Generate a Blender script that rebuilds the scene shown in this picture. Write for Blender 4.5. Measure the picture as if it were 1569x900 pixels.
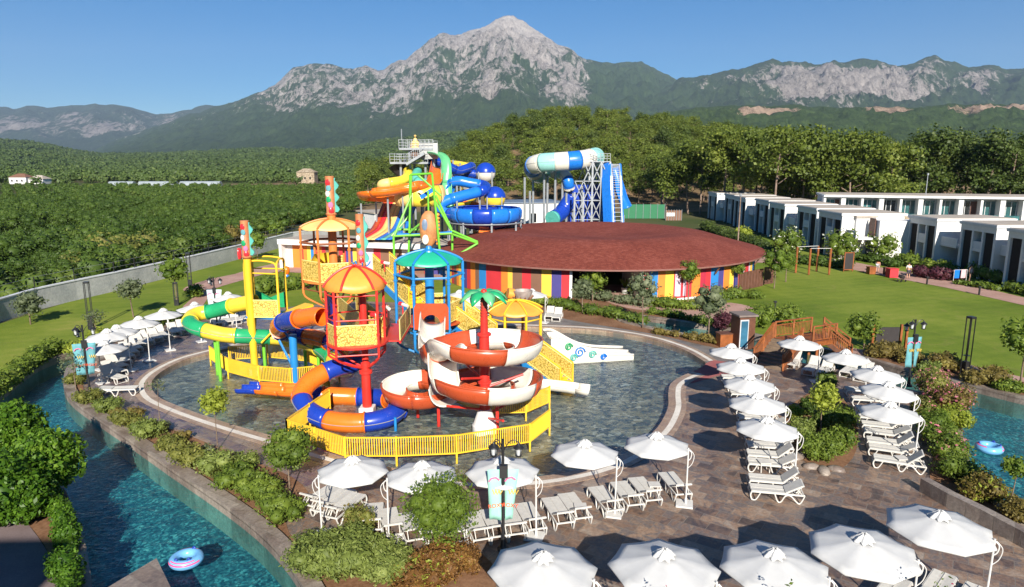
import bpy, bmesh, math, random
import numpy as np
from mathutils import Vector, Matrix, noise
from mathutils.geometry import delaunay_2d_cdt

for _o in list(bpy.data.objects):
    bpy.data.objects.remove(_o)
SC = bpy.context.scene
COL = SC.collection
random.seed(7)
R = math.radians

# ---------------------------------------------------------------- camera
CAMH, FPX, CX, CY = 12.5, 1050.0, 784.5, 450.0
PITCH = math.atan(200.0 / 1050.0)
SP, CP = math.sin(PITCH), math.cos(PITCH)
cam = bpy.data.cameras.new('camera')
cam.sensor_width = 36.0
cam.lens = 36.0 * FPX / 1569.0
cam.clip_start = 0.2
cam.clip_end = 60000
camo = bpy.data.objects.new('camera', cam)
COL.objects.link(camo)
camo.location = (0, 0, CAMH)
camo.rotation_euler = (math.pi / 2 - PITCH, 0, 0)
SC.camera = camo

# ---------------------------------------------------------------- sky, sun, exposure
SUN_DIR = Vector((-0.13, 1.0, -0.535)).normalized()      # the way the light travels
SUN_EL = math.asin(-SUN_DIR.z)
world = bpy.data.worlds.new('World')
SC.world = world
world.use_nodes = True
nt = world.node_tree
nt.nodes.clear()
sky = nt.nodes.new('ShaderNodeTexSky')
sky.sky_type = 'NISHITA'
sky.sun_disc = False
sky.sun_elevation = SUN_EL
sky.sun_rotation = math.atan2(-SUN_DIR.x, -SUN_DIR.y)
sky.altitude = 1200
sky.air_density = 1.0
sky.dust_density = 0.0
sky.ozone_density = 5.0
bg = nt.nodes.new('ShaderNodeBackground')
bg.inputs['Strength'].default_value = 0.056
wo = nt.nodes.new('ShaderNodeOutputWorld')
hs = nt.nodes.new('ShaderNodeHueSaturation'); hs.inputs['Saturation'].default_value = 1.38
nt.links.new(sky.outputs[0], hs.inputs['Color'])
nt.links.new(hs.outputs[0], bg.inputs[0])
nt.links.new(bg.outputs[0], wo.inputs[0])
sun = bpy.data.lights.new('sun', 'SUN')
sun.energy = 5.0
sun.angle = R(0.53)
sun.color = (1.0, 0.93, 0.82)
suno = bpy.data.objects.new('sun', sun)
COL.objects.link(suno)
suno.rotation_euler = SUN_DIR.to_track_quat('-Z', 'Y').to_euler()
SC.view_settings.view_transform = 'Standard'
SC.view_settings.look = 'None'
SC.view_settings.exposure = 0.78
SC.view_settings.gamma = 1.0
SC.view_settings.use_curve_mapping = False
SC.render.engine = 'CYCLES'
SC.cycles.max_bounces = 8
SC.cycles.transparent_max_bounces = 24
SC.cycles.volume_bounces = 0
SC.cycles.use_denoising = True
SC.cycles.caustics_reflective = False
SC.cycles.caustics_refractive = False

# ---------------------------------------------------------------- pixel helpers (reference frame 1569 x 900)
def ray(px, py):
    X = (px - CX) / FPX; Y = (py - CY) / FPX
    return Vector((X, CP - Y * SP, -SP - Y * CP))
def G(px, py, z=0.0):
    d = ray(px, py); t = (z - CAMH) / d.z
    return Vector((d.x * t, d.y * t, z))
def A(px, py, Y):
    d = ray(px, py); t = Y / d.y
    return Vector((d.x * t, Y, CAMH + d.z * t))
def GP(pts, z=0.0):
    return [tuple(G(x, y, z)[:2]) for x, y in pts]

# ---------------------------------------------------------------- tagging
def tag(o, label=None, cat=None, group=None, kind=None):
    if label: o['label'] = label
    if cat: o['category'] = cat
    if group: o['group'] = group
    if kind: o['kind'] = kind
    return o
def empty(name, loc=(0, 0, 0), rz=0.0, label=None, cat=None, group=None):
    o = bpy.data.objects.new(name, None)
    o.empty_display_size = 0.3
    COL.objects.link(o)
    o.location = loc
    o.rotation_euler = (0, 0, rz)
    tag(o, label, cat, group)
    return o
KIDS = {}
def link(o, parent=None):
    COL.objects.link(o)
    if parent is not None:
        o.parent = parent
        KIDS.setdefault(parent.name, []).append(o)
    return o
def copy_tree(o, loc=None, rz=None, scale=None, label=None, group=None, parent=None):
    c = o.copy()
    COL.objects.link(c)
    if parent is not None:
        c.parent = parent
        KIDS.setdefault(parent.name, []).append(c)
    for ch in KIDS.get(o.name, []):
        copy_tree(ch, parent=c)
    if loc is not None: c.location = loc
    if rz is not None: c.rotation_euler = (c.rotation_euler[0], c.rotation_euler[1], rz)
    if scale is not None: c.scale = (scale,) * 3 if not hasattr(scale, '__len__') else scale
    if label: c['label'] = label
    if group: c['group'] = group
    return c

# ---------------------------------------------------------------- mesh builder
class MB:
    def __init__(s):
        s.v = []; s.f = []; s.m = []; s.M = None
    def add(s, vs, fs, mi=0):
        b = len(s.v)
        if s.M is not None:
            vs = [s.M @ Vector(v) for v in vs]
        s.v += [tuple(v) for v in vs]
        for f in fs:
            s.f.append(tuple(i + b for i in f)); s.m.append(mi)
        return s
    def box(s, c, d, rz=0.0, mi=0, rx=0.0, ry=0.0):
        x, y, z = d[0] / 2, d[1] / 2, d[2] / 2
        vs = [Vector(p) for p in ((-x,-y,-z),(x,-y,-z),(x,y,-z),(-x,y,-z),(-x,-y,z),(x,-y,z),(x,y,z),(-x,y,z))]
        if rx: vs = [Matrix.Rotation(rx, 3, 'X') @ v for v in vs]
        if ry: vs = [Matrix.Rotation(ry, 3, 'Y') @ v for v in vs]
        if rz: vs = [Matrix.Rotation(rz, 3, 'Z') @ v for v in vs]
        c = Vector(c)
        return s.add([v + c for v in vs], [(3,2,1,0),(4,5,6,7),(0,1,5,4),(1,2,6,5),(2,3,7,6),(3,0,4,7)], mi)
    def bar(s, p, q, w, h=None, mi=0, up=(0, 0, 1)):
        """rectangular bar from p to q"""
        h = h or w
        p = Vector(p); q = Vector(q); d = (q - p).normalized(); u = Vector(up)
        if abs(d.dot(u)) > 0.98: u = Vector((0, 1, 0))
        r = d.cross(u).normalized(); u = r.cross(d).normalized()
        vs = []
        for e in (p, q):
            for a, b in ((-1,-1),(1,-1),(1,1),(-1,1)):
                vs.append(e + r * (a * w / 2) + u * (b * h / 2))
        return s.add(vs, [(0,1,2,3),(7,6,5,4),(4,5,1,0),(5,6,2,1),(6,7,3,2),(7,4,0,3)], mi)
    def tube(s, pts, r, n=10, mi=0, caps=True, closed=False):
        pts = [Vector(p) for p in pts]; N = len(pts)
        rs = r if hasattr(r, '__len__') else [r] * N
        prev = None; vs = []
        for i, p in enumerate(pts):
            if closed: d = (pts[(i + 1) % N] - pts[i - 1])
            else: d = pts[min(i + 1, N - 1)] - pts[max(i - 1, 0)]
            d.normalize()
            if prev is None:
                a = Vector((0, 0, 1)) if abs(d.z) < 0.95 else Vector((1, 0, 0))
                u = d.cross(a).normalized()
            else:
                u = (prev - d * prev.dot(d)).normalized()
            prev = u; w = d.cross(u)
            for k in range(n):
                t = 2 * math.pi * k / n
                vs.append(p + (u * math.cos(t) + w * math.sin(t)) * rs[i])
        fs = []
        M_ = N if closed else N - 1
        for i in range(M_):
            j = (i + 1) % N
            for k in range(n):
                k2 = (k + 1) % n
                fs.append((i * n + k, i * n + k2, j * n + k2, j * n + k))
        if caps and not closed:
            fs.append(tuple(range(n))[::-1]); fs.append(tuple((N - 1) * n + k for k in range(n)))
        return s.add(vs, fs, mi)
    def cyl(s, p, q, r, n=12, mi=0, r2=None):
        return s.tube([p, q], [r, r if r2 is None else r2], n, mi)
    def lathe(s, prof, c=(0, 0, 0), n=24, mi=0, a0=0.0, a1=None, caps=False):
        """prof: list of (radius, z)"""
        full = a1 is None
        steps = n if full else n + 1
        a1 = 2 * math.pi if full else a1
        c = Vector(c); vs = []
        for r_, z_ in prof:
            for k in range(steps):
                t = a0 + (a1 - a0) * k / n
                vs.append(c + Vector((r_ * math.cos(t), r_ * math.sin(t), z_)))
        fs = []
        for i in range(len(prof) - 1):
            for k in range(n):
                k2 = (k + 1) % steps
                fs.append((i * steps + k, i * steps + k2, (i + 1) * steps + k2, (i + 1) * steps + k))
        return s.add(vs, fs, mi)
    def prism(s, poly, z0, z1, mi=0, caps=True):
        n = len(poly)
        vs = [(x, y, z0) for x, y in poly] + [(x, y, z1) for x, y in poly]
        fs = [(i, (i + 1) % n, n + (i + 1) % n, n + i) for i in range(n)]
        if caps: fs += [tuple(range(n))[::-1], tuple(range(n, 2 * n))]
        return s.add(vs, fs, mi)
    def build(s, name, mats, parent=None, smooth=False, loc=None, bevel=0.0, origin=None):
        me = bpy.data.meshes.new(name)
        vs = s.v
        if origin is not None:
            o_ = Vector(origin); vs = [tuple(Vector(v) - o_) for v in vs]
        me.from_pydata(vs, [], s.f)
        if not isinstance(mats, (list, tuple)): mats = [mats]
        for m in mats: me.materials.append(m)
        if len(mats) > 1: me.polygons.foreach_set('material_index', s.m)
        if smooth:
            me.polygons.foreach_set('use_smooth', [True] * len(me.polygons))
            if smooth is not True: me.set_sharp_from_angle(angle=R(smooth))
        me.update()
        o = bpy.data.objects.new(name, me)
        link(o, parent)
        if origin is not None: o.location = origin
        if loc is not None: o.location = loc
        if bevel:
            b = o.modifiers.new('bevel', 'BEVEL'); b.width = bevel; b.segments = 2; b.limit_method = 'ANGLE'
        return o

def npmesh(name, V, F, mat, parent=None, smooth=False):
    me = bpy.data.meshes.new(name)
    V = np.asarray(V, dtype=np.float32); F = np.asarray(F, dtype=np.int32)
    k = F.shape[1]
    me.vertices.add(len(V)); me.vertices.foreach_set('co', V.ravel())
    me.loops.add(F.size); me.loops.foreach_set('vertex_index', F.ravel())
    me.polygons.add(len(F))
    me.polygons.foreach_set('loop_start', np.arange(0, F.size, k, dtype=np.int32))
    me.polygons.foreach_set('loop_total', np.full(len(F), k, dtype=np.int32))
    if smooth: me.polygons.foreach_set('use_smooth', np.ones(len(F), dtype=bool))
    me.materials.append(mat)
    me.update(calc_edges=True)
    o = bpy.data.objects.new(name, me)
    return link(o, parent)

def catmull(pts, n=8, closed=False):
    P = [Vector(p) for p in pts]; N = len(P); out = []
    rng = range(N) if closed else range(N - 1)
    for i in rng:
        if closed: a, b, c, d = P[i - 1], P[i], P[(i + 1) % N], P[(i + 2) % N]
        else: a, b, c, d = P[max(i - 1, 0)], P[i], P[i + 1], P[min(i + 2, N - 1)]
        for k in range(n):
            t = k / n
            out.append(0.5 * ((2 * b) + (c - a) * t + (2 * a - 5 * b + 4 * c - d) * t * t + (3 * b - a - 3 * c + d) * t ** 3))
    if not closed: out.append(P[-1])
    return out
def smooth2(pts, n=5, closed=True):
    return [(v.x, v.y) for v in catmull([(x, y, 0) for x, y in pts], n, closed)]

def inside(pt, poly):
    x, y = pt; c = False; j = len(poly) - 1
    for i in range(len(poly)):
        xi, yi = poly[i]; xj, yj = poly[j]
        if (yi > y) != (yj > y) and x < (xj - xi) * (y - yi) / (yj - yi) + xi: c = not c
        j = i
    return c
def sheet(name, outer, z, mat, holes=(), kind='structure', parent=None):
    vs = []; es = []
    for loop in [outer] + list(holes):
        b = len(vs); n = len(loop)
        vs += [Vector(p) for p in loop]
        es += [(b + i, b + (i + 1) % n) for i in range(n)]
    V, E, F, *_ = delaunay_2d_cdt(vs, es, [], 0, 1e-4)
    fs = []
    for f in F:
        c = sum((V[i] for i in f), Vector((0, 0))) / len(f)
        if inside(c, outer) and not any(inside(c, h) for h in holes): fs.append(tuple(f))
    me = bpy.data.meshes.new(name)
    me.from_pydata([(v.x, v.y, z) for v in V], [], fs)
    me.materials.append(mat)
    bm = bmesh.new(); bm.from_mesh(me); bm.normal_update()
    for f in bm.faces:
        if f.normal.z < 0: f.normal_flip()
    bm.to_mesh(me); bm.free()
    o = bpy.data.objects.new(name, me); link(o, parent)
    if kind: o['kind'] = kind
    return o
def offset(path, d, closed=True):
    """offset a 2-D polyline; positive to the left of travel"""
    n = len(path); out = []
    for i in range(n):
        if closed: a, b = path[i - 1], path[(i + 1) % n]
        else: a, b = path[max(i - 1, 0)], path[min(i + 1, n - 1)]
        t = Vector((b[0] - a[0], b[1] - a[1])).normalized()
        out.append((path[i][0] - t.y * d, path[i][1] + t.x * d))
    return out
def ccw(poly):
    a = sum(poly[i - 1][0] * poly[i][1] - poly[i][0] * poly[i - 1][1] for i in range(len(poly)))
    return poly if a > 0 else poly[::-1]
def strip(name, path, d0, d1, z0, z1, mat, closed=False, parent=None, kind='structure', mb=None, mi=0):
    """solid band between offsets d0<d1 of a path, from z0 up to z1"""
    a = offset(path, d0, closed); b = offset(path, d1, closed)
    m = mb or MB(); n = len(path)
    vs = [(p[0], p[1], z1) for p in a] + [(p[0], p[1], z1) for p in b] + [(p[0], p[1], z0) for p in a] + [(p[0], p[1], z0) for p in b]
    fs = []
    for i in range(n if closed else n - 1):
        j = (i + 1) % n
        fs += [(i, j, n + j, n + i), (2*n + i, 2*n + j, j, i), (n + i, n + j, 3*n + j, 3*n + i)]
    if not closed: fs += [(0, n, 3*n, 2*n), (n - 1, 2*n - 1 + 0, 4*n - 1, 3*n - 1)]
    m.add(vs, fs, mi)
    if mb: return m
    o = m.build(name, mat, parent)
    if kind: o['kind'] = kind
    return o

# ---------------------------------------------------------------- materials
def nodes(name):
    m = bpy.data.materials.new(name); m.use_nodes = True
    t = m.node_tree; t.nodes.clear()
    return m, t
def N(t, typ, **kw):
    n = t.nodes.new(typ)
    for k, v in kw.items():
        if k.startswith('i_'): n.inputs[int(k[2:])].default_value = v
        elif k in n.inputs.keys(): n.inputs[k].default_value = v
        else: setattr(n, k, v)
    return n
def L(t, a, b): t.links.new(a, b)
def ramp(t, fac, stops, interp='LINEAR'):
    r_ = t.nodes.new('ShaderNodeValToRGB'); r_.color_ramp.interpolation = interp
    e = r_.color_ramp.elements
    while len(e) < len(stops): e.new(0.5)
    for i, (p, c) in enumerate(stops):
        e[i].position = p; e[i].color = c if len(c) == 4 else (*c, 1)
    L(t, fac, r_.inputs[0]); return r_.outputs[0]
def nz(t, scale, detail=4, rough=0.6, co=None, dim=None, dist=0.0):
    n = t.nodes.new('ShaderNodeTexNoise')
    n.inputs['Scale'].default_value = scale; n.inputs['Detail'].default_value = detail
    n.inputs['Roughness'].default_value = rough; n.inputs['Distortion'].default_value = dist
    if co is not None: L(t, co, n.inputs['Vector'])
    return n.outputs['Fac']
def mixc(t, f, a, b, mode='MIX'):
    n = t.nodes.new('ShaderNodeMix'); n.data_type = 'RGBA'; n.blend_type = mode
    for s_, v in ((n.inputs[0], f), (n.inputs[6], a), (n.inputs[7], b)):
        if isinstance(v, bpy.types.NodeSocket): L(t, v, s_)
        elif hasattr(v, '__len__'): s_.default_value = v if len(v) == 4 else (*v, 1)
        else: s_.default_value = v
    return n.outputs[2]
def math_(t, op, a, b=None, clamp=False):
    n = t.nodes.new('ShaderNodeMath'); n.operation = op; n.use_clamp = clamp
    for s_, v in ((n.inputs[0], a), (n.inputs[1], b)):
        if v is None: continue
        if isinstance(v, bpy.types.NodeSocket): L(t, v, s_)
        else: s_.default_value = v
    return n.outputs[0]
def finish(t, col, rough=0.7, bump=None, bstr=0.3, bdist=0.02, metal=0.0, spec=0.5, extra=None):
    p = t.nodes.new('ShaderNodeBsdfPrincipled'); o = t.nodes.new('ShaderNodeOutputMaterial')
    if isinstance(col, bpy.types.NodeSocket): L(t, col, p.inputs['Base Color'])
    else: p.inputs['Base Color'].default_value = (*col, 1)
    if isinstance(rough, bpy.types.NodeSocket): L(t, rough, p.inputs['Roughness'])
    else: p.inputs['Roughness'].default_value = rough
    p.inputs['Metallic'].default_value = metal
    p.inputs['Specular IOR Level'].default_value = spec
    if bump is not None:
        b = t.nodes.new('ShaderNodeBump'); b.inputs['Strength'].default_value = bstr; b.inputs['Distance'].default_value = bdist
        L(t, bump, b.inputs['Height']); L(t, b.outputs[0], p.inputs['Normal'])
    if extra:
        for k, v in extra.items(): p.inputs[k].default_value = v
    L(t, p.outputs[0], o.inputs[0])
    return p
def pos(t): return t.nodes.new('ShaderNodeNewGeometry').outputs['Position']
def obj(t): return t.nodes.new('ShaderNodeTexCoord').outputs['Object']
def scl(t, v, s_, rz=0.0, loc=(0, 0, 0)):
    n = t.nodes.new('ShaderNodeMapping'); n.inputs['Scale'].default_value = s_; n.inputs['Rotation'].default_value = (0, 0, rz)
    n.inputs['Location'].default_value = loc
    L(t, v, n.inputs['Vector']); return n.outputs[0]
_MC = {}
def paint(name, c, rough=0.45, var=0.12, metal=0.0, spec=0.5, scale=3.0, bump=0.0, extra=None):
    """painted, moulded or metal surface with faint wear"""
    if name in _MC: return _MC[name]
    m, t = nodes(name); co = obj(t)
    n1 = nz(t, scale, 5, 0.65, co); n2 = nz(t, scale * 9, 3, 0.6, co)
    f = math_(t, 'ADD', math_(t, 'MULTIPLY', n1, 0.7), math_(t, 'MULTIPLY', n2, 0.3))
    dark = tuple(x * (1 - var * 2) for x in c); lite = tuple(min(1, x * (1 + var) + 0.01 * var) for x in c)
    col = ramp(t, f, [(0.3, dark), (0.55, c), (0.75, lite)])
    ro = math_(t, 'ADD', math_(t, 'MULTIPLY', n1, 0.25), rough - 0.12)
    finish(t, col, ro, n2 if bump else None, bump or 0.1, 0.01, metal, spec, extra)
    _MC[name] = m; return m
ORD = ['first', 'second', 'third', 'fourth', 'fifth', 'sixth', 'seventh', 'eighth', 'ninth', 'tenth', 'eleventh', 'twelfth', 'thirteenth', 'fourteenth', 'fifteenth', 'sixteenth', 'seventeenth', 'eighteenth', 'nineteenth', 'twentieth']
# ================================================================ LAND MATERIALS
def mat_leaf(name, a, b, c=None, trans=0.35, scale=0.6, rough=0.55, w=(0.55, 0.2, 0.35)):
    if name in _MC: return _MC[name]
    m, t = nodes(name)
    g = t.nodes.new('ShaderNodeNewGeometry'); oi = t.nodes.new('ShaderNodeObjectInfo')
    f = math_(t, 'ADD', math_(t, 'MULTIPLY', g.outputs['Random Per Island'], w[0]), math_(t, 'MULTIPLY', oi.outputs['Random'], w[1]))
    f = math_(t, 'ADD', f, math_(t, 'MULTIPLY', nz(t, scale, 3, 0.6, g.outputs['Position']), w[2]))
    st = [(0.15, a), (0.75, b)]
    if c: st.append((0.98, c))
    col = ramp(t, f, st)
    p = t.nodes.new('ShaderNodeBsdfPrincipled'); tr = t.nodes.new('ShaderNodeBsdfTranslucent')
    p.inputs['Roughness'].default_value = rough; p.inputs['Specular IOR Level'].default_value = 0.3
    L(t, col, p.inputs['Base Color'])
    L(t, mixc(t, 1.0, col, (1.5, 1.55, 0.6), 'MULTIPLY'), tr.inputs['Color'])
    mx = t.nodes.new('ShaderNodeMixShader'); mx.inputs[0].default_value = trans
    o = t.nodes.new('ShaderNodeOutputMaterial')
    L(t, p.outputs[0], mx.inputs[1]); L(t, tr.outputs[0], mx.inputs[2]); L(t, mx.outputs[0], o.inputs[0])
    _MC[name] = m; return m

def mat_mountain(name, green1, green2, rock1, rock2, fs, amt=0.5, detail_px=1.0, sat=1.0):
    m, t = nodes(name)
    P_ = pos(t)
    at = t.nodes.new('ShaderNodeAttribute'); at.attribute_name = 'rock'
    n1 = nz(t, fs * 1.6, 10, 0.72, scl(t, P_, (1, 0.5, 0.36)), dist=0.7); n2 = nz(t, fs * 8, 7, 0.78, scl(t, P_, (1, 0.45, 0.42)), dist=0.5)
    n3 = nz(t, fs * 30, 4, 0.7, P_)
    k = math_(t, 'ADD', math_(t, 'MULTIPLY', math_(t, 'SUBTRACT', n1, 0.5), amt * 3.0), math_(t, 'MULTIPLY', math_(t, 'SUBTRACT', n2, 0.5), amt * 2.4))
    k = math_(t, 'ADD', at.outputs['Fac'], k)
    f = ramp(t, k, [(0.42, (0, 0, 0)), (0.58, (1, 1, 1))])
    gr = mixc(t, ramp(t, n2, [(0.35, (0, 0, 0)), (0.65, (1, 1, 1))]), green1, green2)
    rk = mixc(t, ramp(t, math_(t, 'ADD', math_(t, 'MULTIPLY', n2, 0.6), math_(t, 'MULTIPLY', n3, 0.4)), [(0.42, (0, 0, 0)), (0.57, (1, 1, 1))]), rock1, rock2)
    pk = ramp(t, math_(t, 'ADD', at.outputs['Fac'], math_(t, 'MULTIPLY', math_(t, 'SUBTRACT', n1, 0.5), 0.8)), [(0.72, (0, 0, 0)), (0.95, (1, 1, 1))])
    rk = mixc(t, math_(t, 'MULTIPLY', pk, 0.6), rk, tuple(min(1, c * 1.25) for c in rock2))
    finish(t, mixc(t, f, gr, rk), 0.95, math_(t, 'ADD', n2, math_(t, 'MULTIPLY', n1, 1.5)), 1.0, 0.16 / fs, spec=0.1)
    return m

def profile(pts, x):
    for i in range(len(pts) - 1):
        if pts[i][0] <= x <= pts[i + 1][0]:
            u = (x - pts[i][0]) / (pts[i + 1][0] - pts[i][0])
            return pts[i][1] + (pts[i + 1][1] - pts[i][1]) * u
    return pts[0][1] if x < pts[0][0] else pts[-1][1]
def range_mesh(name, pts, D, D0, mat, nu=360, nv=90, amp=0.12, freq=1.0, power=1.25, rockf=None, x0=-260, x1=1830, Dvar=None, seed=0, rough=1.4):
    """a range of hills: ridge profile at distance D, foot at D0, real eroded relief between"""
    V = []; RK = []
    for i in range(nu + 1):
        px = x0 + (x1 - x0) * i / nu
        py = profile(pts, px) + 3.0 * noise.fractal(Vector((px * 0.03, seed, 0)), 1.0, 2.0, 5) * rough
        Dl = D * (Dvar(px) if Dvar else 1.0)
        d = ray(px, py); t = Dl / d.y
        top = Vector((d.x * t, Dl, max(CAMH + d.z * t, 2.0)))
        ux = d.x / d.y
        for j in range(nv + 1):
            v = 1.35 * j / nv
            if v <= 1:
                y = D0 + (Dl - D0) * v; z = top.z * v ** power
            else:
                y = Dl + (Dl - D0) * (v - 1) * 0.8; z = top.z * (1 - ((v - 1) / 0.35) * 0.55)
            x = ux * y
            q = Vector((x, y, 0)) * (freq / (Dl * 0.09)) + Vector((seed * 13.1, 0, 0))
            rr = noise.ridged_multi_fractal(q, 0.8, 2.1, 8, 1.0, 2.0) - 1.1
            w = min(v, 1.0) * (1 - 0.84 * math.exp(-((v - 1.0) / 0.15) ** 2))
            z2 = z + rr * amp * top.z * w
            if v > 1: z2 = min(z2, z)
            V.append((x + (noise.noise(q * 3) * 0.012 * Dl * w), y, z2 if v > 0.02 else -20.0))
            RK.append(rockf(px, v, z2, rr) if rockf else 0.0)
    n = nv + 1; F = []
    for i in range(nu):
        for j in range(nv):
            a = i * n + j; F.append((a, a + n, a + n + 1, a + 1))
    o = npmesh(name, V, F, mat, smooth=True)
    at = o.data.attributes.new('rock', 'FLOAT', 'POINT'); at.data.foreach_set('value', np.array(RK, dtype=np.float32))
    o['kind'] = 'structure'
    return o

def bump(x, c, w): return math.exp(-((x - c) / w) ** 2)
PA = [(-300,170),(0,163),(30,162),(75,164),(150,160),(175,158),(205,165),(235,174),(262,172),(300,164),(345,163),(420,175),(520,200),(700,230),(2000,240)]
PB = [(-300,262),(60,250),(150,226),(230,196),(280,180),(330,165),(370,152),(400,140),(430,124),(450,108),(480,99),(510,101),(540,107),(560,103),(578,108),(600,100),(622,92),(640,74),(658,60),(672,55),(690,58),(710,47),(735,41),(755,34),(772,27),(785,29),(800,35),(815,45),(830,52),(850,62),(880,78),(900,90),(925,93),(945,98),(965,96),(985,97),(1010,108),(1050,128),(1100,148),(1200,170),(1300,185),(2000,200)]
PC = [(-300,240),(850,200),(950,165),(1000,140),(1045,123),(1090,116),(1130,108),(1165,98),(1190,95),(1230,98),(1270,95),(1320,91),(1350,95),(1390,98),(1420,92),(1437,89),(1460,97),(1500,103),(1540,107),(1569,105),(1620,108),(1900,120)]
PD = [(-300,262),(500,260),(700,246),(800,228),(900,205),(980,182),(1040,170),(1080,164),(1200,163),(1300,165),(1400,164),(1500,160),(1569,158),(1900,160)]
PE = [(-300,210),(0,216),(60,221),(120,234),(180,238),(260,237),(330,232),(420,229),(500,232),(560,222),(620,212),(680,205),(760,196),(850,200),(950,212),(1100,232),(1250,246),(2000,250)]

def rockA(px, v, z, r): return -0.05 + 0.55 * bump(v, 0.6, 0.25) * (1 if px < 350 else 0.6) + 0.3 * bump(px, 260, 45) * bump(v, 0.9, 0.15)
def rockB(px, v, z, r):
    k = -0.1
    line = 0.36 + 0.16 * abs((px - 700) / 300) ** 1.4
    k += 0.62 / (1 + math.exp(-(v - line) / 0.06))
    k += 0.50 * bump(px, 778, 95) * (1 / (1 + math.exp(-(v - 0.80) / 0.04)))
    if px > 890: k -= 0.62 * min(1, (px - 890) / 40)
    if px < 430: k -= 0.30 * min(1, (430 - px) / 60)
    if px > 860: k += 0.25 * bump(v, 0.55, 0.06)
    k += 0.14 * bump(px, 745, 14) * bump(v, 0.5, .2)
    return k
def rockC(px, v, z, r):
    k = -0.02 + 0.80 * bump(px, 1300, 175) * bump(v, 0.74, 0.24) + 0.45 * bump(px, 1505, 28) * bump(v, .82, .1) + 0.22 * bump(v, 0.9, .1)
    return k
def rockD(px, v, z, r):
    if px < 1040: return 0.0
    s = 0.80 + 0.04 * math.sin(px * 0.02)
    seg = 0.5 + 0.5 * math.sin(px * 0.033 + 0.6) + 0.5 * (px > 1450)
    return 1.0 * bump(v, s + .06, 0.075) * min(1.0, max(0.0, seg))
def rockE(px, v, z, r):
    return 0.75 * bump(px, 438, 42) * bump(v, 0.86, 0.09) + 0.55 * bump(px, 545, 30) * bump(v, .93, .05) + 0.5 * bump(px, 690, 26) * bump(v, .88, .06)

mA = mat_mountain('far range rock and forest', (0.035, 0.065, 0.035), (0.08, 0.12, 0.055), (0.22, 0.19, 0.17), (0.46, 0.41, 0.36), 0.0016)
mB = mat_mountain('limestone peak', (0.035, 0.068, 0.028), (0.085, 0.135, 0.045), (0.23, 0.20, 0.18), (0.62, 0.56, 0.51), 0.0021, amt=0.62)
mC = mat_mountain('cliff range', (0.032, 0.062, 0.026), (0.08, 0.125, 0.042), (0.22, 0.19, 0.17), (0.55, 0.49, 0.44), 0.0026, amt=0.55)
mD = mat_mountain('plateau forest and tan cliffs', (0.035, 0.068, 0.02), (0.10, 0.155, 0.04), (0.26, 0.17, 0.11), (0.60, 0.43, 0.30), 0.007, amt=0.35)
mE = mat_mountain('foothill forest', (0.03, 0.06, 0.016), (0.085, 0.13, 0.034), (0.36, 0.25, 0.17), (0.60, 0.46, 0.34), 0.01, amt=0.3)
range_mesh('mountain_range', PA, 13500, 7500, mA, 220, 60, amp=0.16, freq=1.3, rockf=rockA, x1=900, seed=1)
range_mesh('mountain_peak', PB, 9500, 3000, mB, 620, 190, amp=0.18, freq=1.15, power=1.5, rockf=rockB, x0=-200, x1=1500, seed=2)
range_mesh('mountain_range', PC, 8000, 3200, mC, 320, 100, amp=0.22, freq=1.2, rockf=rockC, x0=850, seed=3, power=1.6)
hillD = range_mesh('hills', PD, 3300, 1300, mD, 300, 80, amp=0.2, freq=1.3, rockf=rockD, x0=650, seed=4, rough=0.8)
hillE = range_mesh('hills', PE, 3000, 950, mE, 320, 80, amp=0.2, freq=1.4, rockf=rockE, x1=1400, seed=5, rough=0.7, power=1.1)

# ================================================================ WATER BODIES (outlines on the ground)
POOL = [(232,592),(236,580),(252,567),(282,552),(320,541),(380,527),(450,514),(520,504),(600,499),(700,498),(770,500),(843,502),(904,505),(953,511),(1000,520),(1045,535),(1074,551),(1081,558),(1066,568),(1046,576),(1028,588),(1024,603),(1024,622),(1016,642),(1003,660),(975,684),(935,706),(880,722),(810,732),(730,734),(650,726),(570,711),(500,693),(430,672),(370,655),(310,636),(262,618),(240,606)]
POOL = ccw(smooth2(GP(POOL), 4))
RIV = [(-160,690),(-60,640),(0,607),(30,582),(60,562),(93,549),(125,542),(150,552),(122,557),(104,564),(98,580),(99,600),(115,620),(155,648),(205,682),(262,722),(330,768),(392,815),(432,856),(462,900),(500,980),(520,1060),(150,1060),(144,940),(140,890),(132,840),(118,800),(103,760),(80,720),(40,690),(-30,700),(-140,760)]
RIV = ccw(smooth2(GP(RIV), 3))
CAN = [(950,482),(993,488),(1060,497),(1125,508),(1180,521),(1250,535),(1320,550),(1390,570),(1470,588),(1530,603),(1600,620),(1720,645),(1760,900),(1640,850),(1569,800),(1535,768),(1500,735),(1482,700),(1474,660),(1480,632),(1470,615),(1380,597),(1300,573),(1220,557),(1150,541),(1100,523),(1040,511),(990,501),(955,492)]
CAN = ccw(smooth2(GP(CAN), 3))
BODIES = [POOL, RIV, CAN]

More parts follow.
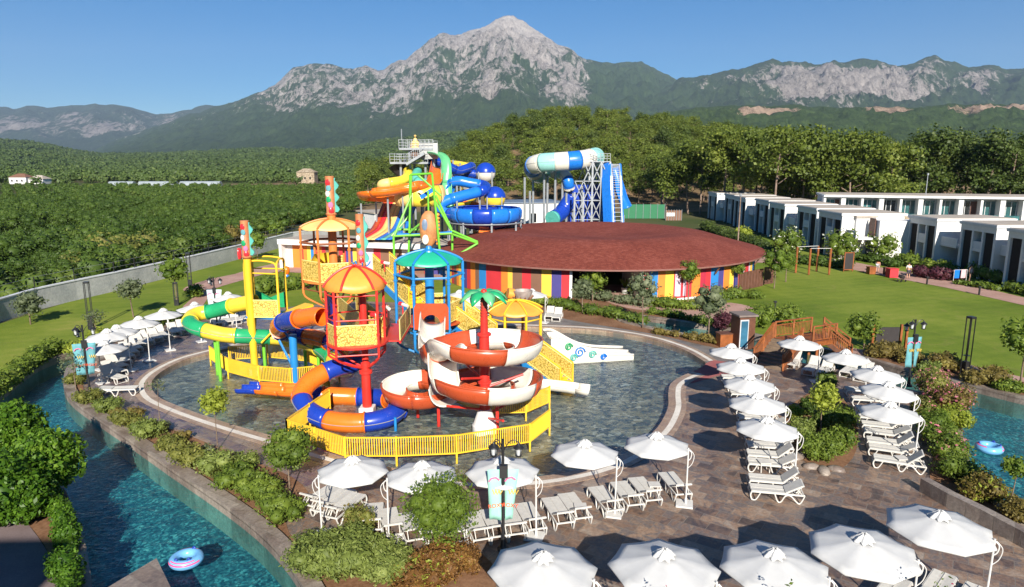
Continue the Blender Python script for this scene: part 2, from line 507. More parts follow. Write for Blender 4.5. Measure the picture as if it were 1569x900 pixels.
def mat_ground():
    m, t = nodes('plain ground'); P_ = pos(t)
    n1 = nz(t, 0.02, 6, 0.6, P_); n2 = nz(t, 0.6, 5, 0.7, P_)
    c = mixc(t, ramp(t, n1, [(0.4, (0, 0, 0)), (0.6, (1, 1, 1))]), (0.05, 0.075, 0.022), (0.16, 0.13, 0.07))
    c = mixc(t, ramp(t, n2, [(0.4, (0, 0, 0)), (0.65, (1, 1, 1))]), c, (0.07, 0.085, 0.03))
    finish(t, c, 0.95, n2, 0.5, 0.2, spec=0.1); return m
def mat_lawn():
    m, t = nodes('mown lawn'); P_ = pos(t)
    n1 = nz(t, 0.09, 5, 0.62, scl(t, P_, (1, 1, 1), 0.4), dist=0.6); n2 = nz(t, 1.2, 5, 0.7, P_); n3 = nz(t, 9, 3, 0.6, P_)
    w = t.nodes.new('ShaderNodeTexWave'); w.inputs['Scale'].default_value = 0.22; w.inputs['Distortion'].default_value = 1.5; w.inputs['Detail'].default_value = 2
    L(t, scl(t, P_, (1, 1, 1), 1.25), w.inputs['Vector'])
    f = math_(t, 'ADD', math_(t, 'MULTIPLY', n1, 0.62), math_(t, 'MULTIPLY', n2, 0.2))
    f = math_(t, 'ADD', f, math_(t, 'MULTIPLY', w.outputs['Fac'], 0.03)); f = math_(t, 'ADD', f, math_(t, 'MULTIPLY', n3, 0.14))
    c = ramp(t, f, [(0.34, (0.085, 0.135, 0.014)), (0.47, (0.135, 0.19, 0.020)), (0.57, (0.19, 0.235, 0.032)), (0.70, (0.30, 0.28, 0.07))])
    wn = ramp(t, nz(t, 0.35, 6, 0.7, P_, dist=1.0), [(0.56, (0, 0, 0)), (0.74, (1, 1, 1))])
    c = mixc(t, math_(t, 'MULTIPLY', wn, 0.55), c, (0.24, 0.21, 0.07))
    finish(t, c, 0.9, n3, 0.6, 0.05, spec=0.15); return m
def mat_slate(name, stops, scale=1.0, rot=0.6, rough=0.5, wet=0.0):
    m, t = nodes(name); co = scl(t, pos(t), (1, 1, 1), rot)
    b = t.nodes.new('ShaderNodeTexBrick'); b.offset = 0.5
    for k, v in (('Color1', (0, 0, 0, 1)), ('Color2', (1, 1, 1, 1)), ('Mortar', (0.5, 0.5, 0.5, 1)), ('Scale', scale), ('Mortar Size', 0.012), ('Mortar Smooth', 0.2), ('Bias', 0.0), ('Brick Width', 0.8), ('Row Height', 0.52)):
        b.inputs[k].default_value = v
    L(t, co, b.inputs['Vector'])
    n1 = nz(t, 1.1, 7, 0.66, pos(t), dist=0.8); n2 = nz(t, 9, 5, 0.7, pos(t)); n3 = nz(t, 0.25, 3, 0.5, pos(t))
    f = math_(t, 'ADD', math_(t, 'MULTIPLY', b.outputs['Color'], 0.24), math_(t, 'MULTIPLY', n1, 0.68))
    f = math_(t, 'ADD', f, math_(t, 'MULTIPLY', n3, 0.14))
    c = ramp(t, f, stops)
    c = mixc(t, 1.0, c, ramp(t, n2, [(0.3, (0.62, 0.62, 0.62)), (0.7, (1.15, 1.15, 1.15))]), 'MULTIPLY')
    c = mixc(t, b.outputs['Fac'], c, (0.20, 0.17, 0.14))
    h = math_(t, 'SUBTRACT', n2, math_(t, 'MULTIPLY', b.outputs['Fac'], 1.0))
    ro = ramp(t, n1, [(0.35, (rough - 0.2,) * 3), (0.65, (rough + 0.15,) * 3)])
    finish(t, c, ro, h, 0.35, 0.02); return m
SL = [(0.30, (0.055, 0.045, 0.044)), (0.41, (0.12, 0.085, 0.072)), (0.48, (0.23, 0.145, 0.10)), (0.54, (0.15, 0.13, 0.125)), (0.61, (0.30, 0.195, 0.13)), (0.72, (0.34, 0.28, 0.23))]
SLW = [(0.30, (0.05, 0.04, 0.05)), (0.42, (0.12, 0.085, 0.10)), (0.50, (0.17, 0.12, 0.125)), (0.58, (0.21, 0.15, 0.12)), (0.70, (0.28, 0.22, 0.19))]
M_GROUND = mat_ground(); M_LAWN = mat_lawn()
M_SLATE = mat_slate('slate tiles', SL); M_WET = mat_slate('wet purple slate tiles', SLW, rough=0.32)
def mat_simple(name, c1, c2, s1=0.5, s2=6, rough=0.9, bstr=0.4, bd=0.03):
    m, t = nodes(name); P_ = pos(t)
    n1 = nz(t, s1, 5, 0.6, P_); n2 = nz(t, s2, 5, 0.7, P_)
    f = math_(t, 'ADD', math_(t, 'MULTIPLY', n1, 0.5), math_(t, 'MULTIPLY', n2, 0.5))
    finish(t, ramp(t, f, [(0.38, c1), (0.62, c2)]), rough, n2, bstr, bd, spec=0.2); return m
M_SOIL = mat_simple('red planting soil', (0.13, 0.06, 0.03), (0.27, 0.15, 0.085))
M_PATH = mat_simple('pink paved path', (0.33, 0.19, 0.15), (0.46, 0.30, 0.25))
M_STONE = mat_slate('coping stone', [(0.25, (0.12, 0.09, 0.075)), (0.45, (0.22, 0.17, 0.14)), (0.6, (0.30, 0.25, 0.21)), (0.8, (0.40, 0.34, 0.28))], scale=0.8)
M_TAN = mat_slate('tan pool edge tiles', [(0.25, (0.25, 0.16, 0.11)), (0.5, (0.36, 0.25, 0.18)), (0.8, (0.46, 0.35, 0.26))], scale=1.4)
M_WHITEST = mat_simple('white mosaic stripe', (0.52, 0.48, 0.42), (0.74, 0.70, 0.64), 1.0, 14)
M_RED = mat_simple('red rubber paving', (0.28, 0.085, 0.085), (0.36, 0.13, 0.12), 1, 12)
M_GREYDECK = mat_slate('grey deck tiles', [(0.25, (0.11, 0.10, 0.10)), (0.5, (0.2, 0.18, 0.17)), (0.8, (0.27, 0.25, 0.23))])

# ground plain with openings for the water, and a far plain around it
big = [(-700, -60), (900, -60), (900, 900), (-700, 900)]
sheet('ground', big, -0.035, M_GROUND, BODIES)
sheet('ground', [(-40000, -2000), (40000, -2000), (40000, 42000), (-40000, 42000)], -0.6, M_GROUND, [big])
lawnL = GP([(-420,640),(-200,560),(0,496),(100,464),(215,437),(300,414),(400,389),(440,376),(520,372),(640,372),(760,372),(760,470),(600,500),(440,540),(250,600),(100,640),(0,760),(-200,900)])
lawnR = GP([(700,378),(1000,372),(1100,362),(1180,362),(1300,372),(1420,398),(1569,430),(1800,480),(1900,600),(1900,760),(1400,760),(1000,640),(700,520)])
sheet('lawn', ccw(lawnL), -0.022, M_LAWN, BODIES)
sheet('lawn', ccw(lawnR), -0.026, M_LAWN, BODIES)
DECK = ccw(smooth2(GP([(128,600),(122,566),(150,530),(200,512),(270,492),(340,480),(450,470),(560,462),(690,468),(735,458),(800,468),(860,486),(940,498),(1010,510),(1080,524),(1150,544),(1220,560),(1300,578),(1400,602),(1455,650),(1440,720),(1455,760),(1530,800),(1640,860),(1900,1000),(1500,1500),(500,1500),(470,900),(450,850),(415,810),(470,770),(440,730),(380,704),(300,672),(230,646),(160,625)]), 3))
sheet('deck', DECK, -0.004, M_SLATE, BODIES)
WETD = ccw(smooth2(GP([(150,607),(150,575),(190,545),(250,515),(330,494),(450,480),(600,476),(720,478),(720,497),(600,499),(450,510),(320,541),(252,567),(232,592),(260,622),(370,658),(500,697),(500,760),(430,722),(300,668),(200,634)]), 3))
sheet('wet_deck', WETD, 0.002, M_WET, BODIES)
GRD = ccw(GP([(720,470),(800,474),(870,488),(950,500),(1010,511),(1080,526),(1120,545),(1120,560),(1083,556),(1045,533),(953,509),(843,500),(720,496)]))
sheet('grey_deck', GRD, 0.006, M_GREYDECK, BODIES)
RED = ccw(GP([(1084,556),(1094,552),(1120,556),(1150,552),(1160,560),(1130,572),(1100,576),(1060,588),(1046,585),(1040,578),(1066,568)]))
sheet('red_ramp', RED, 0.010, M_RED, BODIES)
# pool rim: tan, white, tan
iA = min(range(len(POOL)), key=lambda i: (Vector(POOL[i]) - G(1081, 557).xy).length)
rim = [POOL[(iA + 2 + k) % len(POOL)] for k in range(len(POOL) - 7)]
for d0, d1, mm, nm in ((0.0, 0.38, M_TAN, 'pool_rim'), (0.38, 0.66, M_WHITEST, 'pool_rim_stripe'), (0.66, 0.92, M_TAN, 'pool_rim')):
    strip(nm, rim, -d1, -d0, -0.03, 0.014, mm)
def basin(nm, poly, depth, wallm, floorm):
    m = MB(); n = len(poly)
    m.add([(x, y, -depth) for x, y in poly] + [(x, y, -0.004) for x, y in poly], [(i, n + i, n + (i + 1) % n, (i + 1) % n) for i in range(n)])
    m.build(nm + '_wall', wallm)['kind'] = 'structure'
    sheet(nm + '_floor', poly, -depth, floorm)
def mat_poolfloor():
    m, t = nodes('mottled pool floor'); P_ = pos(t)
    v = t.nodes.new('ShaderNodeTexVoronoi'); v.inputs['Scale'].default_value = 3.6
    nd = t.nodes.new('ShaderNodeTexNoise'); nd.inputs['Scale'].default_value = 1.6; nd.inputs['Detail'].default_value = 3
    L(t, P_, nd.inputs['Vector'])
    vm = t.nodes.new('ShaderNodeVectorMath'); vm.operation = 'ADD'
    L(t, scl(t, P_, (1.0, 1.35, 1), 0.5), vm.inputs[0]); L(t, nd.outputs['Color'], vm.inputs[1]); L(t, vm.outputs[0], v.inputs['Vector'])
    n1 = nz(t, 0.16, 4, 0.6, P_); n2 = nz(t, 3.5, 6, 0.7, P_, dist=1.0)
    f = math_(t, 'ADD', math_(t, 'MULTIPLY', v.outputs['Color'], 0.5), math_(t, 'MULTIPLY', n2, 0.5))
    a = ramp(t, f, [(0.30, (0.035, 0.048, 0.056)), (0.43, (0.085, 0.110, 0.115)), (0.52, (0.165, 0.165, 0.13)), (0.60, (0.21, 0.20, 0.145)), (0.74, (0.40, 0.40, 0.35))])
    b = mixc(t, 1.0, a, (0.7, 0.85, 1.0), 'MULTIPLY')
    finish(t, mixc(t, ramp(t, n1, [(0.38, (0, 0, 0)), (0.6, (1, 1, 1))]), b, a), 0.6, n2, 0.4, 0.03); return m
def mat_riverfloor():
    m, t = nodes('teal mosaic river bed with painted caustics'); P_ = pos(t)
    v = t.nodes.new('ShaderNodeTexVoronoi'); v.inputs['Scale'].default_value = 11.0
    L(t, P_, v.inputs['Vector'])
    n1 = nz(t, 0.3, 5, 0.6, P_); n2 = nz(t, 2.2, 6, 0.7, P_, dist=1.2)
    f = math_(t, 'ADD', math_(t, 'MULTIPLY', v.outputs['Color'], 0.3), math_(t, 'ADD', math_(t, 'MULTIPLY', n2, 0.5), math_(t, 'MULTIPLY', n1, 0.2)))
    a = ramp(t, f, [(0.34, (0.010, 0.042, 0.072)), (0.45, (0.022, 0.080, 0.115)), (0.53, (0.055, 0.14, 0.165)), (0.61, (0.12, 0.28, 0.30)), (0.72, (0.42, 0.56, 0.50))])  # mosaic colours, with caustic light mottling painted in by the pale stops
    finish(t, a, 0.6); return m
def mat_water(name, tint, scale, strength, rough=0.02, stretch=(1, 1.6, 1)):
    m, t = nodes(name); P_ = pos(t)
    n1 = nz(t, scale, 4, 0.6, scl(t, P_, stretch, 0.5), dist=0.6); n2 = nz(t, scale * 3.7, 3, 0.6, scl(t, P_, stretch, -0.4))
    h = math_(t, 'ADD', math_(t, 'MULTIPLY', n1, 0.7), math_(t, 'MULTIPLY', n2, 0.3))
    b = t.nodes.new('ShaderNodeBump'); b.inputs['Strength'].default_value = 1.0; b.inputs['Distance'].default_value = strength
    L(t, h, b.inputs['Height'])
    g = t.nodes.new('ShaderNodeBsdfGlossy'); g.inputs['Roughness'].default_value = rough; L(t, b.outputs[0], g.inputs['Normal'])
    r_ = t.nodes.new('ShaderNodeBsdfRefraction'); r_.inputs['IOR'].default_value = 1.33; r_.inputs['Roughness'].default_value = 0.0
    tr = t.nodes.new('ShaderNodeBsdfTransparent'); tr.inputs['Color'].default_value = (*tint, 1)
    gm = t.nodes.new('ShaderNodeNewGeometry'); dp = t.nodes.new('ShaderNodeVectorMath'); dp.operation = 'DOT_PRODUCT'
    L(t, gm.outputs['Incoming'], dp.inputs[0]); L(t, b.outputs[0], dp.inputs[1])
    q = math_(t, 'SUBTRACT', 1.0, math_(t, 'ABSOLUTE', dp.outputs['Value']), True)      # Schlick reflectance of water
    fr = math_(t, 'ADD', math_(t, 'MULTIPLY', math_(t, 'POWER', q, 5.0), 0.98), 0.02, True)
    mx = t.nodes.new('ShaderNodeMixShader'); L(t, fr, mx.inputs[0]); L(t, tr.outputs[0], mx.inputs[1]); L(t, g.outputs[0], mx.inputs[2])
    o = t.nodes.new('ShaderNodeOutputMaterial'); L(t, mx.outputs[0], o.inputs[0]); t.nodes.remove(r_)
    return m
M_PW = mat_water('pool water', (0.90, 0.95, 0.94), 2.2, 0.05)
M_RW = mat_water('river water', (0.50, 0.93, 0.95), 1.5, 0.07)
basin('pool', POOL, 0.38, M_TAN, mat_poolfloor())
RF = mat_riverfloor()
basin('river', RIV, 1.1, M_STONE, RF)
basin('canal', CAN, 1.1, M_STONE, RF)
sheet('pool_water', POOL, -0.09, M_PW)
sheet('river_water', RIV, -0.30, M_RW)
sheet('canal_water', CAN, -0.30, M_RW)
strip('river_kerb', RIV, -0.55, 0.0, -0.05, 0.12, M_STONE, closed=True)
strip('canal_kerb', CAN, -0.45, 0.0, -0.05, 0.12, M_STONE, closed=True)
# planting beds
def bed(pts, z=0.012, nm='planting_bed'):
    return sheet(nm, ccw(smooth2(GP(pts), 3)), z, M_SOIL, BODIES)
bed([(112,556),(128,560),(128,598),(160,618),(235,648),(310,676),(385,706),(450,733),(475,765),(440,790),(452,828),(520,850),(640,840),(740,850),(760,900),(760,960),(520,960),(480,900),(448,856),(405,812),(340,762),(270,716),(212,676),(165,644),(122,616),(107,596),(106,572)])
bed([(1228,610),(1270,590),(1310,640),(1312,690),(1290,718),(1262,722),(1232,706),(1205,672),(1205,630)])
bed([(1405,590),(1462,612),(1474,640),(1464,665),(1474,700),(1494,738),(1530,775),(1569,806),(1569,835),(1500,800),(1440,760),(1424,720),(1440,660),(1410,630)])
bed([(0,618),(-60,650),(-100,720),(40,700),(92,752),(112,800),(124,840),(132,900),(140,960),(90,960),(80,860),(40,800),(0,768),(-100,740)], nm='planting_bed')
bed([(740,440),(830,452),(900,455),(960,472),(1010,478),(1070,488),(1130,500),(1128,506),(1060,495),(993,486),(950,480),(960,494),(990,503),(1040,513),(1100,525),(1120,536),(1080,530),(1010,514),(940,502),(870,490),(800,472),(738,462)])
bed([(1330,535),(1420,548),(1480,562),(1569,586),(1700,620),(1700,640),(1600,616),(1530,600),(1470,585),(1390,567),(1330,550)])
# paths
sheet('path', ccw(GP([(1120,392),(1230,392),(1290,398),(1360,412),(1450,428),(1569,456),(1700,480),(1700,500),(1569,468),(1450,441),(1360,424),(1290,410),(1230,404),(1130,402)])), 0.0, M_PATH)
sheet('path', ccw(smooth2(GP([(280,470),(300,452),(282,446),(285,440),(320,428),(360,420),(430,402),(560,398),(560,410),(440,414),(370,430),(320,446),(318,458),(300,478)]), 2)), 0.0, M_PATH)
sheet('path', ccw(smooth2(GP([(900,440),(960,436),(970,455),(1010,470),(1060,474),(1100,466),(1120,464),(1150,470),(1155,478),(1130,500),(1060,492),(1010,482),(950,478),(900,462)]), 2)), 0.0, M_PATH, BODIES)
sheet('path', ccw(GP([(1300,533),(1420,548),(1480,558),(1600,586),(1600,594),(1480,566),(1420,556),(1300,542)])), 0.005, M_PATH, BODIES)
# dark terrace at the lower left
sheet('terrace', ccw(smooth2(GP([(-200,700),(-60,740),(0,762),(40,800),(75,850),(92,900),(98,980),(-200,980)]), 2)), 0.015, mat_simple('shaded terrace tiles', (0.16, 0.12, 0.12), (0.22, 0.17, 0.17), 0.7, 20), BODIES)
m_ = MB(); pl = [G(*p) for p in ((150,912),(240,858),(290,960),(330,1060),(150,1060))]
m_.prism([(p.x, p.y) for p in pl], -1.1, 0.06); o_ = m_.build('jetty', M_STONE); o_['kind'] = 'structure'
# ================================================================ VEGETATION
def leaf_cloud(blobs, n, size, rng, up=0.35, aspect=1.6, shell=0.35, jitter=0.9, droop=0.0, zcut=None):
    """quads spread through blobs [(cx,cy,cz, rx,ry,rz)]; returns V, F arrays"""
    B = np.array(blobs, dtype=float)
    w = (B[:, 3] * B[:, 4] * B[:, 5]) ** (2 / 3.0); w /= w.sum()
    k = rng.choice(len(B), n, p=w)
    d = rng.normal(size=(n, 3)); d /= np.linalg.norm(d, axis=1)[:, None]
    lump = 1.0 + 0.13 * np.sin(d[:, 0] * 7 + k * 1.7) * np.sin(d[:, 1] * 6 + k) + 0.10 * np.sin(d[:, 2] * 9 + k * 2.3)
    rad = (1 - shell * rng.random(n) ** 1.6) * lump
    P = B[k, :3] + d * B[k, 3:] * rad[:, None]
    rad = rad * (1 + 0.30 * rng.random(n) * (rng.random(n) < 0.07))      # stray sprigs
    nn = d + rng.normal(size=(n, 3)) * jitter + np.array([0, 0, up])
    nn /= np.linalg.norm(nn, axis=1)[:, None]
    a = rng.normal(size=(n, 3)); a[:, 2] -= droop
    u = a - nn * (a * nn).sum(1)[:, None]; u /= np.linalg.norm(u, axis=1)[:, None]
    v = np.cross(nn, u)
    s_ = size * (0.35 + 1.1 * rng.random(n) ** 1.4)
    u *= (s_ * aspect / 2)[:, None]; v *= (s_ / 2)[:, None]
    V = np.stack([P - u, P + v * 0.9 - u * 0.1, P + u, P - v * 0.9 - u * 0.1], 1).reshape(-1, 3)
    F = np.arange(4 * n).reshape(-1, 4)
    if zcut is not None:
        keep = P[:, 2] > zcut; V = V.reshape(-1, 4, 3)[keep].reshape(-1, 3); F = np.arange(len(V)).reshape(-1, 4)
    return V, F
def core(blobs, f=0.74, nu=10, nv=7, rng=None):
    Vs = []; Fs = []; b = 0
    for cx, cy, cz, rx, ry, rz in blobs:
        for i in range(nv + 1):
            th = math.pi * i / nv
            for j in range(nu):
                ph = 2 * math.pi * j / nu
                q = Vector((math.sin(th) * math.cos(ph), math.sin(th) * math.sin(ph), math.cos(th)))
                m_ = f * .86 * (1 + 0.34 * noise.noise(q * 2.5 + Vector((cx, cy, cz))))
                Vs.append((cx + q.x * rx * m_, cy + q.y * ry * m_, cz + q.z * rz * m_))
        for i in range(nv):
            for j in range(nu):
                j2 = (j + 1) % nu
                Fs.append((b + i * nu + j, b + (i + 1) * nu + j, b + (i + 1) * nu + j2, b + i * nu + j2))
        b += (nv + 1) * nu
    return np.array(Vs), np.array(Fs)
def crown(name, blobs, n, size, mat, parent=None, seed=0, cf=0.74, **kw):
    rng = np.random.default_rng(seed)
    V, F = leaf_cloud(blobs, n, size, rng, **kw)
    if cf:
        V2, F2 = core(blobs, cf); F = np.vstack([F, F2 + len(V)]); V = np.vstack([V, V2])
    return npmesh(name, V, F, mat, parent)
LF_PINE = mat_leaf('pine needles', (0.048, 0.078, 0.014), (0.145, 0.185, 0.026), (0.25, 0.27, 0.055), 0.25, 0.12)
LF_PINE2 = mat_leaf('dark pine needles', (0.030, 0.055, 0.012), (0.085, 0.12, 0.022), (0.15, 0.175, 0.04), 0.2, 0.1)
LF_CIT = mat_leaf('citrus leaves', (0.022, 0.052, 0.008), (0.075, 0.125, 0.018), (0.18, 0.22, 0.045), 0.25, 0.10, w=(0.30, 0.25, 0.65))
LF_GLOSS = mat_leaf('glossy dark leaves', (0.025, 0.075, 0.006), (0.10, 0.20, 0.015), (0.22, 0.34, 0.04), 0.3, 1.5, rough=0.45)
LF_BUSH = mat_leaf('olive shrub leaves', (0.085, 0.105, 0.022), (0.22, 0.225, 0.05), (0.36, 0.31, 0.10), 0.3, 1.2)
LF_FEATH = mat_leaf('feathery shrub leaves', (0.085, 0.12, 0.025), (0.21, 0.26, 0.06), (0.34, 0.38, 0.13), 0.3, 1.2)
LF_BRONZE = mat_leaf('bronze green shrub leaves', (0.085, 0.060, 0.018), (0.20, 0.16, 0.04), (0.30, 0.26, 0.06), 0.3, 1.6)
LF_RUST = mat_leaf('rust brown shrub leaves', (0.09, 0.04, 0.015), (0.25, 0.125, 0.035), (0.34, 0.26, 0.05), 0.3, 1.6)
LF_TREE = mat_leaf('light green tree leaves', (0.055, 0.10, 0.012), (0.16, 0.23, 0.03), (0.29, 0.35, 0.06), 0.4, 1.0)
LF_HEDGE = mat_leaf('clipped hedge leaves', (0.05, 0.09, 0.012), (0.155, 0.215, 0.028), (0.27, 0.32, 0.055), 0.3, 0.8)
LF_LIME = mat_leaf('lime yellow leaves', (0.16, 0.20, 0.02), (0.33, 0.38, 0.05), (0.5, 0.52, 0.12), 0.35, 1.0)
LF_PURP = mat_leaf('purple shrub leaves', (0.035, 0.010, 0.018), (0.10, 0.03, 0.045), (0.16, 0.06, 0.06), 0.25, 1.0)
LF_PINK = mat_leaf('pink blossom', (0.45, 0.08, 0.16), (0.65, 0.25, 0.30), (0.7, 0.5, 0.45), 0.3, 1.0)
LF_PINKF = mat_leaf('crimson pink blossom', (0.5, 0.02, 0.10), (0.75, 0.06, 0.22), None, 0.3, 1.0)
LF_WHITE = mat_leaf('white blossom', (0.6, 0.62, 0.5), (0.78, 0.78, 0.7), None, 0.2, 1.0)
LF_GREY = mat_leaf('silver green leaves', (0.07, 0.095, 0.045), (0.16, 0.19, 0.10), (0.26, 0.28, 0.18), 0.3, 1.0)
M_BARK = mat_simple('bark', (0.10, 0.07, 0.05), (0.24, 0.18, 0.13), 2, 12)
M_BARKP = mat_simple('pine bark', (0.14, 0.09, 0.065), (0.32, 0.24, 0.19), 1, 6)

def limbs(m, base, top, r, nb, spread, rng, z0=0.45, n=7):
    """trunk with side limbs"""
    b = Vector(base); t = Vector(top); mid = (b + t) / 2 + Vector((rng.uniform(-1, 1), rng.uniform(-1, 1), 0)) * spread * 0.08
    pts = catmull([b, mid, t], 4)
    m.tube(pts, [r * (1 - 0.72 * i / (len(pts) - 1)) for i in range(len(pts))], n)
    ends = []
    for i in range(nb):
        u = z0 + (0.97 - z0) * (i + rng.random() * 0.5) / nb
        p = b.lerp(t, u); a = rng.random() * 6.283; l = spread * (1.0 - 0.5 * (u - z0)) * rng.uniform(0.6, 1)
        e = p + Vector((math.cos(a) * l, math.sin(a) * l, l * rng.uniform(0.25, 0.7)))
        k = p.lerp(e, 0.5) + Vector((0, 0, l * 0.08))
        m.tube([p, k, e], [r * 0.4 * (1.1 - u * 0.6), r * 0.25, r * 0.08], 5)
        ends.append(e)
    return ends
def make_pine(seed, h, w, mat, n=2600, flat=0.32, z0=0.50, label='', leaf=0.40):
    rg = random.Random(seed)
    root = empty('pine_tree', label=label, cat='tree')
    m = MB(); e = limbs(m, (0, 0, -0.3), (rg.uniform(-0.8, 0.8), rg.uniform(-0.8, 0.8), h * 0.9), h * 0.017, 11, w * 0.42, rg, z0)
    m.build('trunk', M_BARKP, root, smooth=True)
    blobs = []
    for p in e + [Vector((0, 0, h * 0.93))]:
        s_ = w * rg.uniform(0.21, 0.34)
        for q in range(2):
            blobs.append((p.x + rg.uniform(-1, 1) * s_ * 0.6, p.y + rg.uniform(-1, 1) * s_ * 0.6, p.z + rg.uniform(-0.2, 0.5) * s_, s_ * rg.uniform(.6, 1), s_ * rg.uniform(.6, 1), s_ * rg.uniform(0.35, 0.65)))
    crown('crown', blobs, n, leaf, mat, root, seed, cf=0.38, up=0.5, aspect=1.2, shell=0.6)
    return root
def make_tree(seed, h, cw, ch, mat, n, size, trunk_r=0.05, nm='tree', label='', cat='tree', group=None, nb=6, lumps=9, sparse=0.0, flower=None, nf=0, cf=0.6, loc=(0, 0, 0), staked=False, trunkmat=None, lean=0.1, flname='flowers'):
    """h: total height, cw/ch crown width/height"""
    rg = random.Random(seed)
    root = empty(nm, loc, label=label, cat=cat, group=group)
    cz = h - ch / 2
    m = MB(); limbs(m, (0, 0, -0.15), (rg.uniform(-lean, lean), rg.uniform(-lean, lean), h - ch * 0.25), trunk_r, nb, cw * 0.36, rg, max(0.2, (h - ch) / h))
    m.build('trunk', trunkmat or M_BARK, root, smooth=True)
    blobs = []
    for i in range(lumps):
        a = i * 2.4; q = (i + 0.5) / lumps; zz = 1 - 2 * q; rr = math.sqrt(max(0, 1 - zz * zz))
        k = 0.45 + 0.08 * rg.random(); s_ = (0.30 + 0.10 * rg.random()) * (1 - sparse * 0.4)
        blobs.append((math.cos(a) * rr * cw * 0.5 * k * 1.35, math.sin(a) * rr * cw * 0.5 * k * 1.35, cz + zz * ch * 0.5 * k * 1.35, cw * s_, cw * s_, ch * s_))
    if not sparse: blobs.append((0, 0, cz, cw * 0.4, cw * 0.4, ch * 0.4))
    crown('crown', blobs, n, size, mat, root, seed, cf=0 if sparse > 0.5 else cf, shell=0.35 + sparse * 0.5)
    if flower:
        crown(flname, [(b[0], b[1], b[2], b[3] * 1.05, b[4] * 1.05, b[5] * 1.05) for b in blobs], nf, size * 1.2, flower, root, seed + 9, cf=0, shell=0.05, up=0.6)['kind'] = 'stuff'
    if staked:
        s_ = MB(); s_.cyl((0.22, 0, 0), (0.16, 0, h * 0.5), 0.025, 6); s_.build('stake', M_WOODP, root)
    return root
def make_bush(pxy, w, d, h, mat, n, size, label, nm="shrub", cat="shrub", group=None, seed=0, rz=0.0, flower=None, nf=0, lumps=6, loc=None, cf=0.72, up=0.35, aspect=1.6):
    rg = random.Random(seed * 7 + 1)
    root = loc if loc is not None else G(*pxy)
    blobs = [(0, 0, h * 0.45, w * 0.36, d * 0.36, h * 0.5)]
    for i in range(lumps):
        a = 6.283 * i / lumps + rg.random(); k = rg.uniform(0.24, 0.34)
        blobs.append((math.cos(a) * w * k, math.sin(a) * d * k, h * rg.uniform(0.3, 0.62), w * rg.uniform(.2, .28), d * rg.uniform(.2, .28), h * rg.uniform(0.26, 0.38)))
    o = crown(nm, blobs, n, size, mat, None, seed, cf=cf, zcut=0.0, up=up, aspect=aspect)
    o.location = (root.x, root.y, 0); o.rotation_euler = (0, 0, rz)
    tag(o, label, cat, group)
    if flower: crown('flowers', [(b[0], b[1], b[2], b[3] * 1.06, b[4] * 1.06, b[5] * 1.06) for b in blobs], nf, size * 1.2, flower, o, seed + 5, cf=0, shell=0.05, zcut=0.1)['kind'] = 'stuff'
    return o
def make_hedge(pxs, w, h, mat, per_m, size, label, group=None, seed=0, nm='hedge', cat='hedge', bumpy=0.25, flower=None, nf=0, cf=0.78):
    rg = random.Random(seed + 3)
    P_ = [G(*p) for p in pxs]; o0 = P_[0].copy()
    path = catmull([p - o0 for p in P_], 8); blobs = []; acc = 0; last = path[0]; Ltot = 0
    for p in path:
        acc += (p - last).length; Ltot += (p - last).length; last = p
        if acc >= w * 0.38 or p is path[0]:
            acc = 0; k = 1 + rg.uniform(-bumpy, bumpy)
            blobs.append((p.x + rg.uniform(-.1, .1) * w, p.y + rg.uniform(-.1, .1) * w, h * 0.45 * k, w * 0.5 * k, w * 0.5 * k, h * 0.55 * k))
    o = crown(nm, blobs, int(per_m * Ltot), size, mat, None, seed, cf=cf, zcut=0.0, jitter=0.8)
    o.location = (o0.x, o0.y, 0); tag(o, label, cat, group)
    if flower: crown('flowers', [(b[0], b[1], b[2], b[3] * 1.06, b[4] * 1.06, b[5] * 1.06) for b in blobs], nf, size * 1.3, flower, o, seed + 5, cf=0, shell=0.05, zcut=0.1)['kind'] = 'stuff'
    return o

M_WOODP = paint('weathered timber', (0.24, 0.13, 0.07), 0.7, 0.3)

# ---- pine wood: hill and row behind the villas
def hill_z(x, y):
    """low pine hill behind the slides"""
    px = CX + x / max(y, 1) * FPX * CP
    a = max(0.0, min(1.0, (y - 190) / 170.0)); a = a * a * (3 - 2 * a)
    ridge = profile([(300, 0), (560, 0), (650, 3), (700, 9), (745, 18), (800, 25), (860, 27.5), (930, 27), (1000, 24), (1060, 21), (1130, 17), (1250, 12), (1450, 10), (2200, 8)], px)
    f = a if y < 400 else max(0.0, 1 - (y - 400) / 260.0)
    return ridge * f + 1.2 * noise.noise(Vector((x * 0.02, y * 0.02, 3))) * a
def make_hill():
    V = []; nx, ny = 90, 46; F = []
    for j in range(ny + 1):
        for i in range(nx + 1):
            y = 170 + 500 * j / ny; x = -170 + (y * 1.05 + 340) * i / nx
            V.append((x, y, hill_z(x, y) - 0.02 - (0.6 if j == 0 else 0)))
    for j in range(ny):
        for i in range(nx):
            a = j * (nx + 1) + i; F.append((a, a + 1, a + nx + 2, a + nx + 1))
    o = npmesh('hill', V, F, mat_simple('pine hill soil', (0.09, 0.075, 0.035), (0.30, 0.19, 0.11), 0.05, 1.0), smooth=True)
    o['kind'] = 'structure'
make_hill()
pines = [make_pine(11, 17, 11, LF_PINE, 4600, label='x'), make_pine(12, 15, 12, LF_PINE, 4800, label='x'), make_pine(13, 18, 10, LF_PINE2, 4200, label='x'),
         make_pine(14, 14, 11, LF_PINE, 4600, label='x', z0=0.25), make_pine(15, 13, 10, LF_PINE2, 4200, label='x', z0=0.2)]
used = [False] * 5
